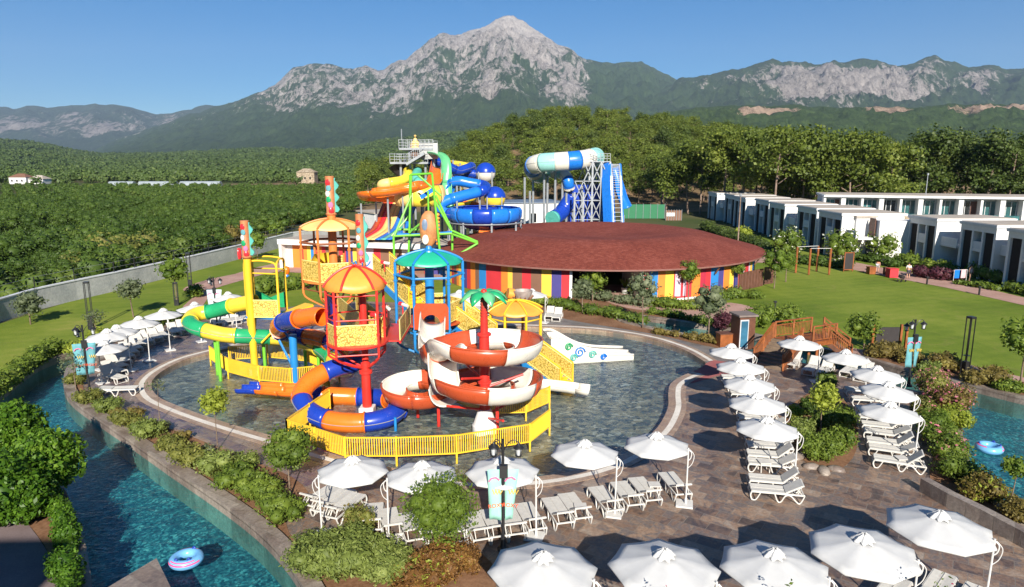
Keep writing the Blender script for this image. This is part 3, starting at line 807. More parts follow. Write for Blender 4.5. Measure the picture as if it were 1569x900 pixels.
def put_pine(k, loc, rz, s_, label, group):
    if not used[k]:
        used[k] = True; o = pines[k]; o.location = loc; o.rotation_euler = (0, 0, rz); o.scale = (s_,) * 3; o['label'] = label; o['group'] = group
    else: copy_tree(pines[k], loc, rz, s_, label, group)
rg = random.Random(5)
# row behind the villas
px = 985
while px < 1640:
    for Y, dy in ((150, 0), (172, 0)):
        q = px + rg.uniform(-14, 14) + (14 if Y > 160 else 0)
        y = Y + rg.uniform(-8, 8) + max(0, (1150 - q) * 0.05)
        if q < 1075 and Y < 160: continue
        x = (q - CX) / FPX * y / CP
        dark = q > 1370 and rg.random() < 0.7
        k = rg.choice([2, 4]) if dark else rg.choice([0, 1, 0, 3])
        t_ = profile([(985, 14.5), (1060, 17), (1090, 20), (1150, 19.5), (1230, 16.5), (1300, 18), (1350, 16), (1420, 18.5), (1470, 17), (1569, 17), (1700, 17)], q)
        base = (17, 15, 18, 14, 13)[k]
        put_pine(k, (x, y, hill_z(x, y) - 0.1), rg.uniform(0, 6.28), t_ / base * rg.uniform(0.9, 1.04),
                 'tall dark green pine in the row behind the white villas' if dark else 'tall yellowish green pine with bare trunk in the row behind the villas', 'pines in the row behind the villas')
    px += 26
# hill pines
cnt = 0
spots = []
for Y in np.arange(205, 392, 11.0):
    wpx = 640
    stp = 8.6 / Y * FPX
    px = 560 + rg.uniform(0, stp)
    while px < 1330:
        q = px + rg.uniform(-0.3, 0.3) * stp; y = Y + rg.uniform(-4, 4); x = (q - CX) / FPX * y / CP; z = hill_z(x, y)
        if not (q < 700 and Y < 250 and rg.random() < 0.6) and rg.random() < 0.97: spots.append((q, y, x, z))
        px += stp
# keep what shows: nearest to the camera first
spots.sort(key=lambda s_: s_[1])
for (q, y, x, z) in spots[:292]:
    k = rg.choice([0, 1, 3, 3, 4, 1])
    put_pine(k, (x, y, z - 0.2), rg.uniform(0, 6.28), rg.uniform(0.68, 1.0) * (13.5 / (17, 15, 18, 14, 13)[k]), 'bushy green pine among the many covering the low hill behind the slides', 'pines covering the low hill')
far = spots[292:]
def scatter(name, spots_, blobs_of, mat, n, size, seed, kind='stuff', cf=0.7):
    rng = np.random.default_rng(seed); Vs = []; Fs = []; off = 0
    protos = []
    for k in range(5):
        bl = blobs_of(random.Random(seed + k)); V, F = leaf_cloud(bl, n, size, rng); V2, F2 = core(bl, cf, 6, 4); protos.append((np.vstack([V, V2]), np.vstack([F, F2 + len(V)])))
    for (x, y, z, s_) in spots_:
        V, F = protos[rng.integers(5)]; a = rng.random() * 6.28; c, s2 = math.cos(a), math.sin(a)
        W = V @ np.array([[c, s2, 0], [-s2, c, 0], [0, 0, 1]]) * s_ + np.array([x, y, z])
        Vs.append(W); Fs.append(F + off); off += len(V)
    o = npmesh(name, np.vstack(Vs), np.vstack(Fs), mat); o['kind'] = kind
    return o
def blob_round(h, w):
    def f(rg_):
        b = [(0, 0, h * .5, w * .4, w * .4, h * .42)]
        for i in range(5):
            a = rg_.random() * 6.28; b.append((math.cos(a) * w * .24, math.sin(a) * w * .24, h * rg_.uniform(.35, .75), w * .24, w * .24, h * .22))
        return b
    return f
if far: tag(scatter('distant_pines', [(x, y, z, rg.uniform(.8, 1.1)) for q, y, x, z in far], blob_round(11, 9), LF_PINE, 260, 0.8, 3), 'continuous pine canopy on the upper part of the low hill', 'pine wood')

# ---- orchard on the plain
def orchard():
    rg_ = random.Random(21); near = []; farr = []
    for r_ in range(0, 84):
        Y0 = 58 + r_ * 5.0
        step = 4.5 + r_ * 0.03
        x = -Y0 * 0.80 - 8
        while x < -Y0 * 0.02:
            y = Y0 + rg_.uniform(-.7, .7) - x * 0.10; xx = x + rg_.uniform(-.6, .6)
            x += step
            q = CX + xx / y * FPX * CP
            # wall line: y on the screen at which the orchard ends
            gy = profile([(-300, 600), (0, 470), (100, 440), (200, 415), (300, 392), (400, 368), (450, 352), (520, 335), (560, 320), (640, 300), (2000, 300)], q)
            d = y * CP + CAMH * SP; py = CY - FPX * (y * SP - CAMH * CP) / d
            if py > gy or q > 640: continue
            if rg_.random() < 0.06 or y > 345 or noise.noise(Vector((xx * 0.045, y * 0.045, 7))) > 0.42: continue
            (near if len(near) < 292 else farr).append((xx, y, rg_.uniform(.62, 1.2)))
    return near, farr
near, farr = orchard()
cit = []
for k in range(4):
    root = make_tree(40 + k, 3.3, 4.2, 3.0, LF_CIT, 2300, 0.17, 0.09, nm='citrus_tree', label='x', nb=4, lumps=8)
    cit.append(root)
for i, (x, y, s_) in enumerate(near):
    lab = 'dense green citrus tree in the orchard beyond the grey wall'
    if i < 4: o = cit[i]; o.location = (x, y, 0); o.scale = (s_,) * 3; o['label'] = lab; o['group'] = 'citrus trees in the orchard'
    else: copy_tree(cit[i % 4], (x, y, 0), rg.uniform(0, 6.28), s_, lab, 'citrus trees in the orchard')
tag(scatter('orchard_trees', [(x, y, 0, s_) for x, y, s_ in farr], blob_round(3.3, 4.4), LF_CIT, 170, 0.32, 9), 'rows of green orchard trees reaching across the plain', 'orchard')
# ---- forest cover of the far plain and the foothills: numbers nobody could count
def sample_surface(o, n, seed, cond):
    rng = np.random.default_rng(seed); me = o.data
    out = []; polys = me.polygons; m_ = len(polys)
    at = me.attributes['rock'].data
    while len(out) < n:
        p = polys[int(rng.integers(m_))]
        vs = [me.vertices[i].co for i in p.vertices]
        if sum(at[i].value for i in p.vertices) / 4 > 0.3: continue
        a, b = rng.random(), rng.random()
        q = vs[0].lerp(vs[1], a).lerp(vs[3].lerp(vs[2], a), b)
        if cond(q, rng): out.append(q)
    return out
LF_FAR = mat_leaf('far forest leaves', (0.03, 0.058, 0.016), (0.085, 0.13, 0.03), (0.18, 0.21, 0.06), 0.15, 0.006, w=(0.4, 0.0, 0.75))
sE = sample_surface(hillE, 20000, 5, lambda q, r_: q.z > -1 and q.y < 3200 and abs(q.x) < q.y * 0.85)
tag(scatter('foothill_forest', [(q.x, q.y, q.z - 1.5, rg.uniform(0.6, 1.4) * (q.y / 1100) ** .4) for q in sE], blob_round(7.5, 7.5), LF_FAR, 18, 2.2, 15), 'dense dark forest covering the foothills', 'forest')
sp = []
for i in range(4200):
    y = rg.uniform(440, 1050) if i % 3 else rg.uniform(360, 560); q = rg.uniform(-60, 760 if y > 430 else 560)
    if q < 520 and y < 432 and rg.random() < 0.93: continue
    sp.append(((q - CX) / FPX * y / CP, y, 0, rg.uniform(.4, 1.1) * (1.5 if rg.random() < .06 else 1)))
tag(scatter('plain_woodland', sp, blob_round(6, 7), LF_FAR, 50, 1.1, 25), 'mixed dark trees along the far edge of the plain', 'woodland')
# ================================================================ PLANTS OF THE PARK
# big glossy trees at the left edge
def gloss_tree(p, w, h, seed, label, n=5200, z0=0.4):
    g = G(*p, h * .6)
    return make_tree(seed, h, w, h * .82, LF_GLOSS, n, 0.12, .1, nm='glossy_leaved_tree', label=label, loc=(g.x, g.y, 0), lumps=12, cf=.7)
gloss_tree((18,664), 2.2, 2.7, 61, 'round glossy green tree at the left edge, upper one of three', 11000)
gloss_tree((68,706), 2.05, 2.4, 62, 'large glossy green tree leaning over the left river', 13000)
gloss_tree((-12,745), 2.2, 2.5, 63, 'dark glossy tree in shade beside the dark terrace', 8000)
gloss_tree((34,762), 1.5, 1.7, 67, 'low glossy tree in shade between terrace and river', 7000)
make_hedge([(84,775),(96,800),(100,830),(112,850)], .75, 1.0, LF_GLOSS, 1300, .07, 'narrow bright green bush strip beside the left river wall', seed=4, cat='shrub', nm='shrub')
make_hedge([(92,878),(108,895),(108,930),(95,960)], .8, .9, LF_GLOSS, 1300, .07, 'small bright green bush at the bottom left corner by the river', seed=5, cat='shrub', nm='shrub')
# hedge along the far bank of the left river
make_hedge([(-20,622),(20,588),(50,566),(84,545),(112,540)], 1.3, 1.1, LF_HEDGE, 420, .12, 'dark green hedge along the far bank of the left river', seed=6)
make_bush((152,531), 1.5, 1.5, 1.5, LF_LIME, 900, .11, 'bright lime shrub behind the left parasols', seed=3)
make_bush((120,548), 1.6, 1.4, 1.3, LF_LIME, 900, .11, 'lime shrub at the left tip of the deck', seed=4)
make_tree(71, 2.6, 1.7, 1.3, LF_GREY, 300, .09, .035, label='thin half bare young tree at the tip of the left planting', loc=G(118,606), sparse=.8)
make_tree(72, 2.7, 1.6, 1.1, LF_GREY, 420, .09, .035, label='thin grey twigged tree behind the left parasols', loc=G(150,531), sparse=.8)
# planting strip between river and deck
strip_ = [((118,590),1.3,.8,LF_BUSH,'low dry shrub at the top of the left planting strip'),((135,620),1.5,.9,LF_BUSH,'olive shrub below the banner post in the left strip'),((166,633),1.5,.9,LF_FEATH,'light green shrub in the left strip beside the kerb bend'),
 ((196,655),1.6,.9,LF_BUSH,'olive shrub in the left strip beside the white pool rim'),((228,672),1.7,1.1,LF_FEATH,'bushy olive shrub left of the thin trunked tree'),((262,690),1.5,.8,LF_BUSH,'dry brownish shrub with bare twigs in the left strip'),
 ((292,712),1.7,1.0,LF_BUSH,'yellow green shrub below the small yellow tree'),((330,728),1.7,1.1,LF_FEATH,'green shrub at the kerb notch of the left river'),((362,748),1.8,1.1,LF_HEDGE,'darker green shrub left of the round headed tree'),
 ((400,768),1.9,1.2,LF_HEDGE,'dense green shrub under the round headed tree'),((432,795),1.8,1.1,LF_HEDGE,'green shrub between river kerb and loungers'),((375,718),1.3,.8,LF_FEATH,'small green shrub at the deck edge left of the round headed tree')]
for i, (p, w, h, mt, lb) in enumerate(strip_): make_bush(p, w, w * .85, h, mt, 1500, .075, lb, seed=20 + i, group='shrubs in the left planting strip')
for i, (p, sz) in enumerate([((210,640),.9),((250,660),.8),((280,676),.9),((312,700),.9),((345,715),.8),((150,610),.8),((182,640),.8)]):
    make_bush(p, sz, sz, .6, LF_GREY if i % 2 else LF_BRONZE, 500, .06, ['pale low tuft', 'bronze low tuft'][i % 2] + ' in the left strip, %s from the pool end' % ORD[i], seed=50 + i, nm='low_plant', cat='plant', group='low tufts in the left strip')
make_bush((540,868), 3.0, 2.3, 1.25, LF_FEATH, 9000, .06, 'large feathery grey green shrub at the bottom of the picture', seed=71, lumps=9, up=.8, aspect=2.4)
make_bush((490,868), 2.2, 2.2, 1.0, LF_FEATH, 5000, .06, 'feathery grey green shrub at the end of the river kerb', seed=72, lumps=8, up=.8, aspect=2.4)
make_bush((600,885), 1.8, 1.8, 1.0, LF_FEATH, 4200, .06, 'feathery shrub overlapping the bronze shrub', seed=79, lumps=8, up=.8, aspect=2.4)
make_bush((550,822), 1.2, 1.0, 1.25, LF_BUSH, 2200, .055, 'small olive shrub with red berries before the loungers', seed=73, flower=LF_BRONZE, nf=260)
make_bush((672,885), 2.0, 1.9, 1.2, LF_RUST, 7500, .055, 'large bronze leaved shrub at the bottom centre', seed=74, lumps=9, flower=LF_LIME, nf=350)
make_bush((715,872), 1.2, 1.2, 1.0, LF_RUST, 3000, .05, 'bronze shrub beside the foot of the banner post', seed=75)
make_bush((640,908), 1.9, 1.6, 1.0, LF_RUST, 4000, .055, 'bronze and yellow shrub at the bottom edge', seed=76, flower=LF_LIME, nf=300)
make_tree(81, 2.8, 1.15, 1.05, LF_LIME, 1300, .085, .03, label='small yellow green tree standing in the left strip', loc=G(334,690), nb=5, sparse=.3)
make_tree(82, 2.65, 1.55, 1.3, LF_HEDGE, 3800, .07, .045, label='round headed dark green tree beside the left parasol', loc=G(445,762), cf=.75)
make_tree(83, 2.9, 2.1, 1.75, LF_TREE, 6500, .065, .05, label='feathery bright green tree before the loungers', loc=G(676,868), lumps=14, cf=.45, sparse=.25)
make_tree(84, 2.2, 1.0, .7, LF_GREY, 200, .07, .025, label='thin young sapling beside the pool corner', loc=G(245,645), sparse=.9)
# planting island between the two lounger columns
for i, (p, w, h, mt, lb) in enumerate([((1254,702),1.55,1.2,LF_HEDGE,'dense green shrub at the near tip of the planting island'),((1284,692),1.6,1.25,LF_HEDGE,'tall green shrub on the right of the planting island'),((1228,672),1.4,1.05,LF_FEATH,'lighter green shrub on the left of the planting island'),
   ((1262,660),1.3,1.2,LF_CIT,'dark leafy shrub in the middle of the planting island'),((1292,655),1.4,1.2,LF_HEDGE,'green shrub behind the small trunk in the island'),((1240,635),1.2,.9,LF_CIT,'dark green fern like shrub at the back of the island'),((1216,640),.9,.7,LF_LIME,'low lime shrub beside the near parasols')]):
    make_bush(p, w, w, h, mt, 2600, .07, lb, seed=90 + i, group='shrubs of the planting island')
make_tree(85, 2.5, 1.15, 1.15, LF_LIME, 1500, .085, .035, label='small lime yellow tree in the planting island', loc=G(1258,668), cf=.6)
make_bush((1266,600), 1.1, 1.0, 1.5, LF_CIT, 1100, .08, 'dark green bush behind the lime tree of the island', seed=98)
# shrubs between far column and river
for i, (p, w, h, mt, lb, fl, nf) in enumerate([((1432,608),2.2,1.6,LF_BUSH,'big shrub with pale pink blossom beside the blue bannered post',LF_PINK,500),((1462,628),1.9,1.4,LF_BRONZE,'shrub with rosy leaves on the river side of the pink one',LF_PINK,260),
   ((1460,655),1.7,1.2,LF_LIME,'yellow green shrub on the river wall',None,0),((1432,672),1.7,1.5,LF_TREE,'bright feathery green shrub beside the far parasol',None,0),((1452,700),1.9,1.4,LF_HEDGE,'dark shrub with red flowers beside the last lounger',LF_PINK,160),
   ((1468,735),1.8,1.2,LF_HEDGE,'green shrub behind the stone retaining wall',None,0),((1505,765),1.6,1.1,LF_BRONZE,'yellow bronze shrub above the stone retaining wall',LF_LIME,420),((1560,800),1.4,.9,LF_BRONZE,'bronze shrub at the right edge above the wall',None,0),
   ((1412,640),1.2,1.2,LF_BUSH,'olive shrub at the back of the far parasols',LF_PINK,90)]):
    make_bush(p, w, w, h, mt, 2600, .075, lb, seed=110 + i, flower=fl, nf=nf, group='shrubs between the loungers and the right river')
make_tree(86, 1.9, .8, .7, LF_TREE, 700, .08, .03, label='small sapling at the right edge by the river', loc=G(1546,775), sparse=.3)
# along the canal
for i, (p, w, h, mt, lb) in enumerate([((1355,548),2.6,1.1,LF_BRONZE,'bronze green hedge bush left of the blue banners'),((1395,556),1.8,1.0,LF_BRONZE,'bronze bush right behind the blue banners'),((1448,568),2.2,1.2,LF_BRONZE,'reddish bush left of the tall garden lamp'),
   ((1508,590),2.7,1.2,LF_BRONZE,'wide bronze bush right of the tall garden lamp'),((1545,600),1.8,.8,LF_HEDGE,'low green bush at the right end of the far bank'),((1420,575),1.5,.9,LF_FEATH,'pale green bush on the far bank before the path')]):
    make_bush(p, w, w * .8, h, mt, 1800, .10, lb, seed=130 + i, group='bushes on the far bank of the right river')
def round_tree(p, w, h, mat, lb, seed, n=1500, size=.13, flower=None, nf=0, ch=None, **kw):
    return make_tree(seed, h, w, ch or w * .85, mat, n, size, .07, label=lb, loc=G(*p), flower=flower, nf=nf, **kw)
round_tree((1323,533), 1.9, 2.3, LF_HEDGE, 'round clipped tree standing right of the wooden bridge', 141, 2200)
round_tree((1562,598), 2.2, 4.0, LF_TREE, 'leafy young tree at the right edge of the far bank', 142, 1800, ch=2.0)
for i, (p, w, h, lb) in enumerate([((1163,500),2.5,1.9,'large round bush behind the dark booth'),((1206,498),2.4,1.8,'large round bush left behind the wooden bridge'),((1108,505),1.6,1.5,'dark round bush left of the booth'),((1212,500),1.2,1.0,'small bush at the top landing of the bridge')]):
    make_bush(p, w, w, h, LF_HEDGE if i != 2 else LF_PURP, 2200, .10, lb, seed=150 + i)
# clipped hedges before the round building
make_hedge([(845,470),(890,478),(940,487),(985,497)], 1.7, .9, LF_HEDGE, 300, .12, 'long clipped hedge between grey deck and canal', seed=31)
make_hedge([(740,462),(790,464),(840,468)], 1.4, .8, LF_HEDGE, 280, .12, 'clipped hedge behind the orange domed shelter', seed=32)
make_hedge([(830,448),(880,456),(930,462),(985,470)], 1.5, .9, LF_GREY, 280, .12, 'silver green hedge on the building side of the canal', seed=33)
make_hedge([(1000,468),(1050,474),(1090,473)], 2.2, .9, LF_HEDGE, 320, .13, 'clipped hedge curving beside the pink path', seed=34)
make_hedge([(1000,482),(1050,490),(1085,500),(1120,503)], 1.0, .7, LF_HEDGE, 240, .12, 'low hedge between path and canal', seed=35)
make_hedge([(1090,462),(1130,456),(1165,459)], 2.0, 1.0, LF_HEDGE, 320, .13, 'clipped hedge at the bend of the pink path', seed=36)
make_hedge([(1005,512),(1050,519),(1110,530)], .9, .6, LF_BRONZE, 240, .10, 'low reddish planting between canal and grey deck', seed=37)
make_hedge([(985,448),(1040,444),(1090,440)], .9, .5, LF_HEDGE, 200, .12, 'low hedge at the foot of the striped wall', seed=38)
make_bush((975,452), 1.9, 1.6, 1.2, LF_HEDGE, 900, .12, 'round green bush beside the entrance passage', seed=39)
for i, (p, w, h, mt, lb) in enumerate([((893,480),1.7,3.0,LF_GREY,'small tree in front of the entrance passage, left one'),((908,462),2.2,3.2,LF_TREE,'taller leafy tree in front of the entrance passage'),((985,503),2.1,4.3,LF_GREY,'silver green tree on the canal bank before the stripes'),
    ((1085,518),2.4,4.0,LF_GREY,'thin silver tree on the grey deck beside the canal'),((1054,462),1.9,3.8,LF_TREE,'bright green tree against the striped wall'),((1186,442),2.6,4.0,LF_TREE,'green tree at the right end of the round building'),
    ((1130,450),1.1,3.0,LF_TREE,'small sapling against the right part of the striped wall'),((1204,432),1.7,3.2,LF_TREE,'small tree on the lawn left of the swing frame')]):
    round_tree(p, w, h, mt, lb, 160 + i, 900, .13, ch=w * .95, sparse=.35)
make_bush((822,452), 2.2, 2.0, 1.9, LF_LIME, 900, .14, 'yellow green bush before the striped wall', seed=45)
make_bush((850,455), 2.4, 1.8, 1.5, LF_CIT, 900, .14, 'dark leafy bush left of the entrance passage', seed=46)
# frangipani trees before the villas
for i, (p, lb) in enumerate([((1205,398),'flowering round tree farthest left before the villas'),((1288,404),'flowering round tree before the middle of the villa row'),((1350,401),'flowering round tree before the stone faced wall')]):
    round_tree(p, 3.7, 4.0, LF_HEDGE, 'white ' + lb, 170 + i, 1700, .2, flower=LF_WHITE, nf=130, ch=3.2)
for i, (pts, w, h, mt, lb) in enumerate([([(1150,388),(1185,392),(1215,398)],2.2,1.2,LF_CIT,'dark shrubbery before the far villas'),([(1222,404),(1260,408),(1300,412)],1.8,1.1,LF_CIT,'dark hedge behind the swing frame'),([(1308,398),(1340,402),(1375,410)],1.8,1.0,LF_CIT,'dark hedge under the flowering tree by the stone wall'),
    ([(1378,405),(1395,408),(1405,411)],2.0,1.5,LF_HEDGE,'bright clipped hedge before the first right villa'),([(1418,412),(1440,416),(1465,420)],2.0,1.3,LF_HEDGE,'bright clipped hedge between purple shrubs and villa'),([(1405,424),(1435,428),(1462,430)],1.7,1.2,LF_PURP,'purple leaved hedge beside the pink path'),
    ([(1492,424),(1515,430),(1540,436)],2.4,1.7,LF_HEDGE,'tall bright hedge before the right villa'),([(1470,436),(1500,440),(1535,446)],1.6,.5,LF_HEDGE,'low green ground hedge at the right path bend'),([(1552,446),(1590,456)],1.8,.9,LF_HEDGE,'low hedge at the right edge of the picture'),
    ([(1080,352),(1110,364),(1150,378),(1180,388)],2.0,1.6,LF_PINE2,'dark planting along the foot of the far villas')]):
    make_hedge(pts, w, h, mt, 260, .2, lb, seed=180 + i)
make_bush((1140,366), 3, 3, 2.4, LF_LIME, 700, .25, 'yellow green bush at the edge of the round roof', seed=190)
# lawn trees at the left
for i, (p, w, h, mt, lb) in enumerate([((272,468),2.6,4.4,LF_TREE,'young tree with trunk on the left lawn beside the path'),((205,486),2.0,3.2,LF_GREY,'small grey tree on the left lawn behind the parasols'),((47,497),2.3,2.6,LF_GREY,'thin pale tree at the far left of the lawn'),
    ((395,398),2.6,3.6,LF_TREE,'young tree on the lawn near the grey wall'),((300,455),1.6,1.2,LF_HEDGE,'small green bush in the loop of the left path'),((424,375),2.5,3.4,LF_TREE,'green young tree before the white building')]):
    round_tree(p, w, h, mt, lb, 200 + i, 700, .16, ch=w * .8, sparse=.45)
make_hedge([(160,522),(215,508),(262,493),(320,480)], 1.1, .8, LF_HEDGE, 260, .12, 'low hedge behind the loungers at the lawn edge', seed=207)
make_hedge([(395,455),(430,447),(470,442)], 1.6, 1.6, LF_HEDGE, 240, .16, 'green hedge on the lawn behind the towers', seed=208)
# creeping growth over the wall
make_hedge([(-40,486),(40,462),(110,444),(170,425),(240,404),(300,388)], 2.6, 2.3, LF_CIT, 130, .26, 'dense creeping shrubs hanging over the left part of the wall', seed=209, bumpy=.5)
make_hedge([(330,378),(380,362),(430,350),(480,338)], 2.6, 2.2, LF_BRONZE, 110, .28, 'reddish dry shrubs behind the far part of the wall', seed=210, bumpy=.5)
make_hedge([(120,425),(170,405),(230,388)], 4.0, 3.0, LF_BUSH, 110, .3, 'dry olive shrubs at the orchard edge above the wall', seed=211, bumpy=.5)

for i, (px_, py_, Y, w_, lb) in enumerate([(1447,878,14.6,.8,'tall pink flowering shrub rising at the bottom right before the parasols'),(1214,884,14.2,.45,'thin sprig of a flowering shrub at the bottom edge under the third parasol'),(1020,888,14.0,.45,'thin sprig of a flowering shrub at the bottom edge under the second parasol')]):
    t_ = A(px_, py_, Y); make_bush(None, w_, w_, t_.z, LF_TREE, 700, .06, lb, nm='flowering_shrub', seed=220 + i, flower=LF_PINKF, nf=60 if i == 0 else 16, loc=Vector((t_.x, Y, 0)), cf=.5)
# ================================================================ UMBRELLAS AND LOUNGERS
def mat_fabric():
    m, t = nodes('white canvas'); co = obj(t)
    n1 = nz(t, 1.5, 4, 0.6, co); n2 = nz(t, 60, 2, 0.5, co)
    c = ramp(t, n1, [(0.3, (0.56, 0.56, 0.55)), (0.7, (0.66, 0.66, 0.65))])
    p = t.nodes.new('ShaderNodeBsdfPrincipled'); tr = t.nodes.new('ShaderNodeBsdfTranslucent'); mx = t.nodes.new('ShaderNodeMixShader'); o = t.nodes.new('ShaderNodeOutputMaterial')
    b = t.nodes.new('ShaderNodeBump'); b.inputs['Strength'].default_value = 0.15; b.inputs['Distance'].default_value = 0.05; L(t, n1, b.inputs['Height']); L(t, b.outputs[0], p.inputs['Normal'])
    L(t, c, p.inputs['Base Color']); p.inputs['Roughness'].default_value = 0.85; tr.inputs['Color'].default_value = (0.7, 0.7, 0.7, 1)
    mx.inputs[0].default_value = 0.12; L(t, p.outputs[0], mx.inputs[1]); L(t, tr.outputs[0], mx.inputs[2]); L(t, mx.outputs[0], o.inputs[0]); return m
M_CANVAS = mat_fabric()
M_WMETAL = paint('white painted metal', (0.62, 0.61, 0.59), 0.4, 0.06)
M_RESIN = paint('white resin', (0.60, 0.58, 0.54), 0.45, 0.07)
M_SLING = paint('off white sling fabric', (0.56, 0.545, 0.505), 0.75, 0.08, scale=6)
M_BLACKM = paint('black painted metal', (0.018, 0.018, 0.02), 0.4, 0.2)
def make_umbrella(r=1.22, seed=0):
    """octagonal side-post parasol: canopy centred on the origin, post at +x"""
    rg_ = random.Random(seed)
    root = empty('parasol', label='x', cat='umbrella')
    zr, za = 2.22, 2.60; n = 8; m = MB(); rings = 5; sub = 4
    vs = []; fs = []
    M_ = n * sub
    for i in range(rings + 1):
        u = 0.08 + 0.92 * i / rings
        for k in range(M_):
            s_ = (k % sub) / sub; k0 = k // sub; a0 = 2 * math.pi * (k0 + 0.5) / n; a1 = a0 + 2 * math.pi / n
            p = Vector((math.cos(a0), math.sin(a0))).lerp(Vector((math.cos(a1), math.sin(a1))), s_) * r * u
            sag = 0.06 * math.sin(math.pi * s_) * u
            p *= (1 - 0.018 * math.sin(math.pi * s_) * u)
            vs.append((p.x, p.y, za - (za - zr) * u ** 1.0 - sag * 0.3))
    for i in range(rings):
        for k in range(M_):
            k2 = (k + 1) % M_; fs.append((i * M_ + k, (i + 1) * M_ + k, (i + 1) * M_ + k2, i * M_ + k2))
    m.add(vs, fs)
    # short hem
    b = len(vs); 
    hem = [(vs[rings * M_ + k][0], vs[rings * M_ + k][1], vs[rings * M_ + k][2] - 0.05) for k in range(M_)]
    m.add([vs[rings * M_ + k] for k in range(M_)] + hem, [(k, M_ + k, M_ + (k + 1) % M_, (k + 1) % M_) for k in range(M_)])
    cn = m.build('canopy', M_CANVAS, root, smooth=22)
    sl = cn.modifiers.new('cloth thickness', 'SOLIDIFY'); sl.thickness = 0.006
    # gathered vent cap
    m = MB(); vs = []; fs = []; nn = 40
    prof = [(0.02, 0.16), (0.07, 0.17), (0.12, 0.13), (0.17, 0.10), (0.22, 0.035), (0.27, -0.02)]
    for i, (pr, pz) in enumerate(prof):
        for k in range(nn):
            a = 2 * math.pi * k / nn; w = 1 + 0.20 * math.sin(a * 8 + 0.6 * i) * i / 5 + 0.07 * math.sin(a * 3 + i)
            vs.append((math.cos(a) * pr * w, math.sin(a) * pr * w, za - 0.03 + pz + 0.022 * math.sin(a * 8 + i)))
    for i in range(len(prof) - 1):
        for k in range(nn): fs.append((i * nn + k, (i + 1) * nn + k, (i + 1) * nn + (k + 1) % nn, i * nn + (k + 1) % nn))
    fs.append(tuple(range(nn))[::-1]); m.add(vs, fs); m.build('vent_cap', M_CANVAS, root, smooth=True)
    m = MB()
    for k in range(8):
        a = 2 * math.pi * (k + 0.5) / 8; c, s_ = math.cos(a), math.sin(a)
        m.tube([(0, 0, za - 0.06), (c * r * .55, s_ * r * .55, za - (za - zr) * .5 - 0.05), (c * r * .97, s_ * r * .97, zr - 0.02)], 0.012, 5)
    m.build('ribs', M_WMETAL, root)
    px = r * 0.93
    m = MB(); m.tube([(px, 0, 0.06), (px, 0, 2.25)], 0.03, 8)
    m.build('pole', M_WMETAL, root, smooth=30)
    m = MB()
    m.tube(catmull([(px, 0, 1.75), (px + 0.09, 0, 1.85), (px + 0.12, 0, 2.05), (px + 0.04, 0, 2.16), (px - 0.15, 0, 2.22), (0.15, 0, za - 0.1), (0, 0, za - 0.06)], 5), 0.02, 6)
    m.tube(catmull([(px, 0, 1.45), (px + 0.16, 0.03, 1.65), (px + 0.21, 0.03, 1.98), (px + 0.05, 0.03, 2.18)], 5), 0.014, 6)
    m.build('arm', M_WMETAL, root, smooth=30)
    m = MB(); m.box((px - 0.05, 0, 0.035), (0.62, 0.62, 0.07)); m.cyl((px, 0, 0.07), (px, 0, 0.28), 0.05, 10)
    m.build('base', M_WMETAL, root, bevel=0.012)
    return root
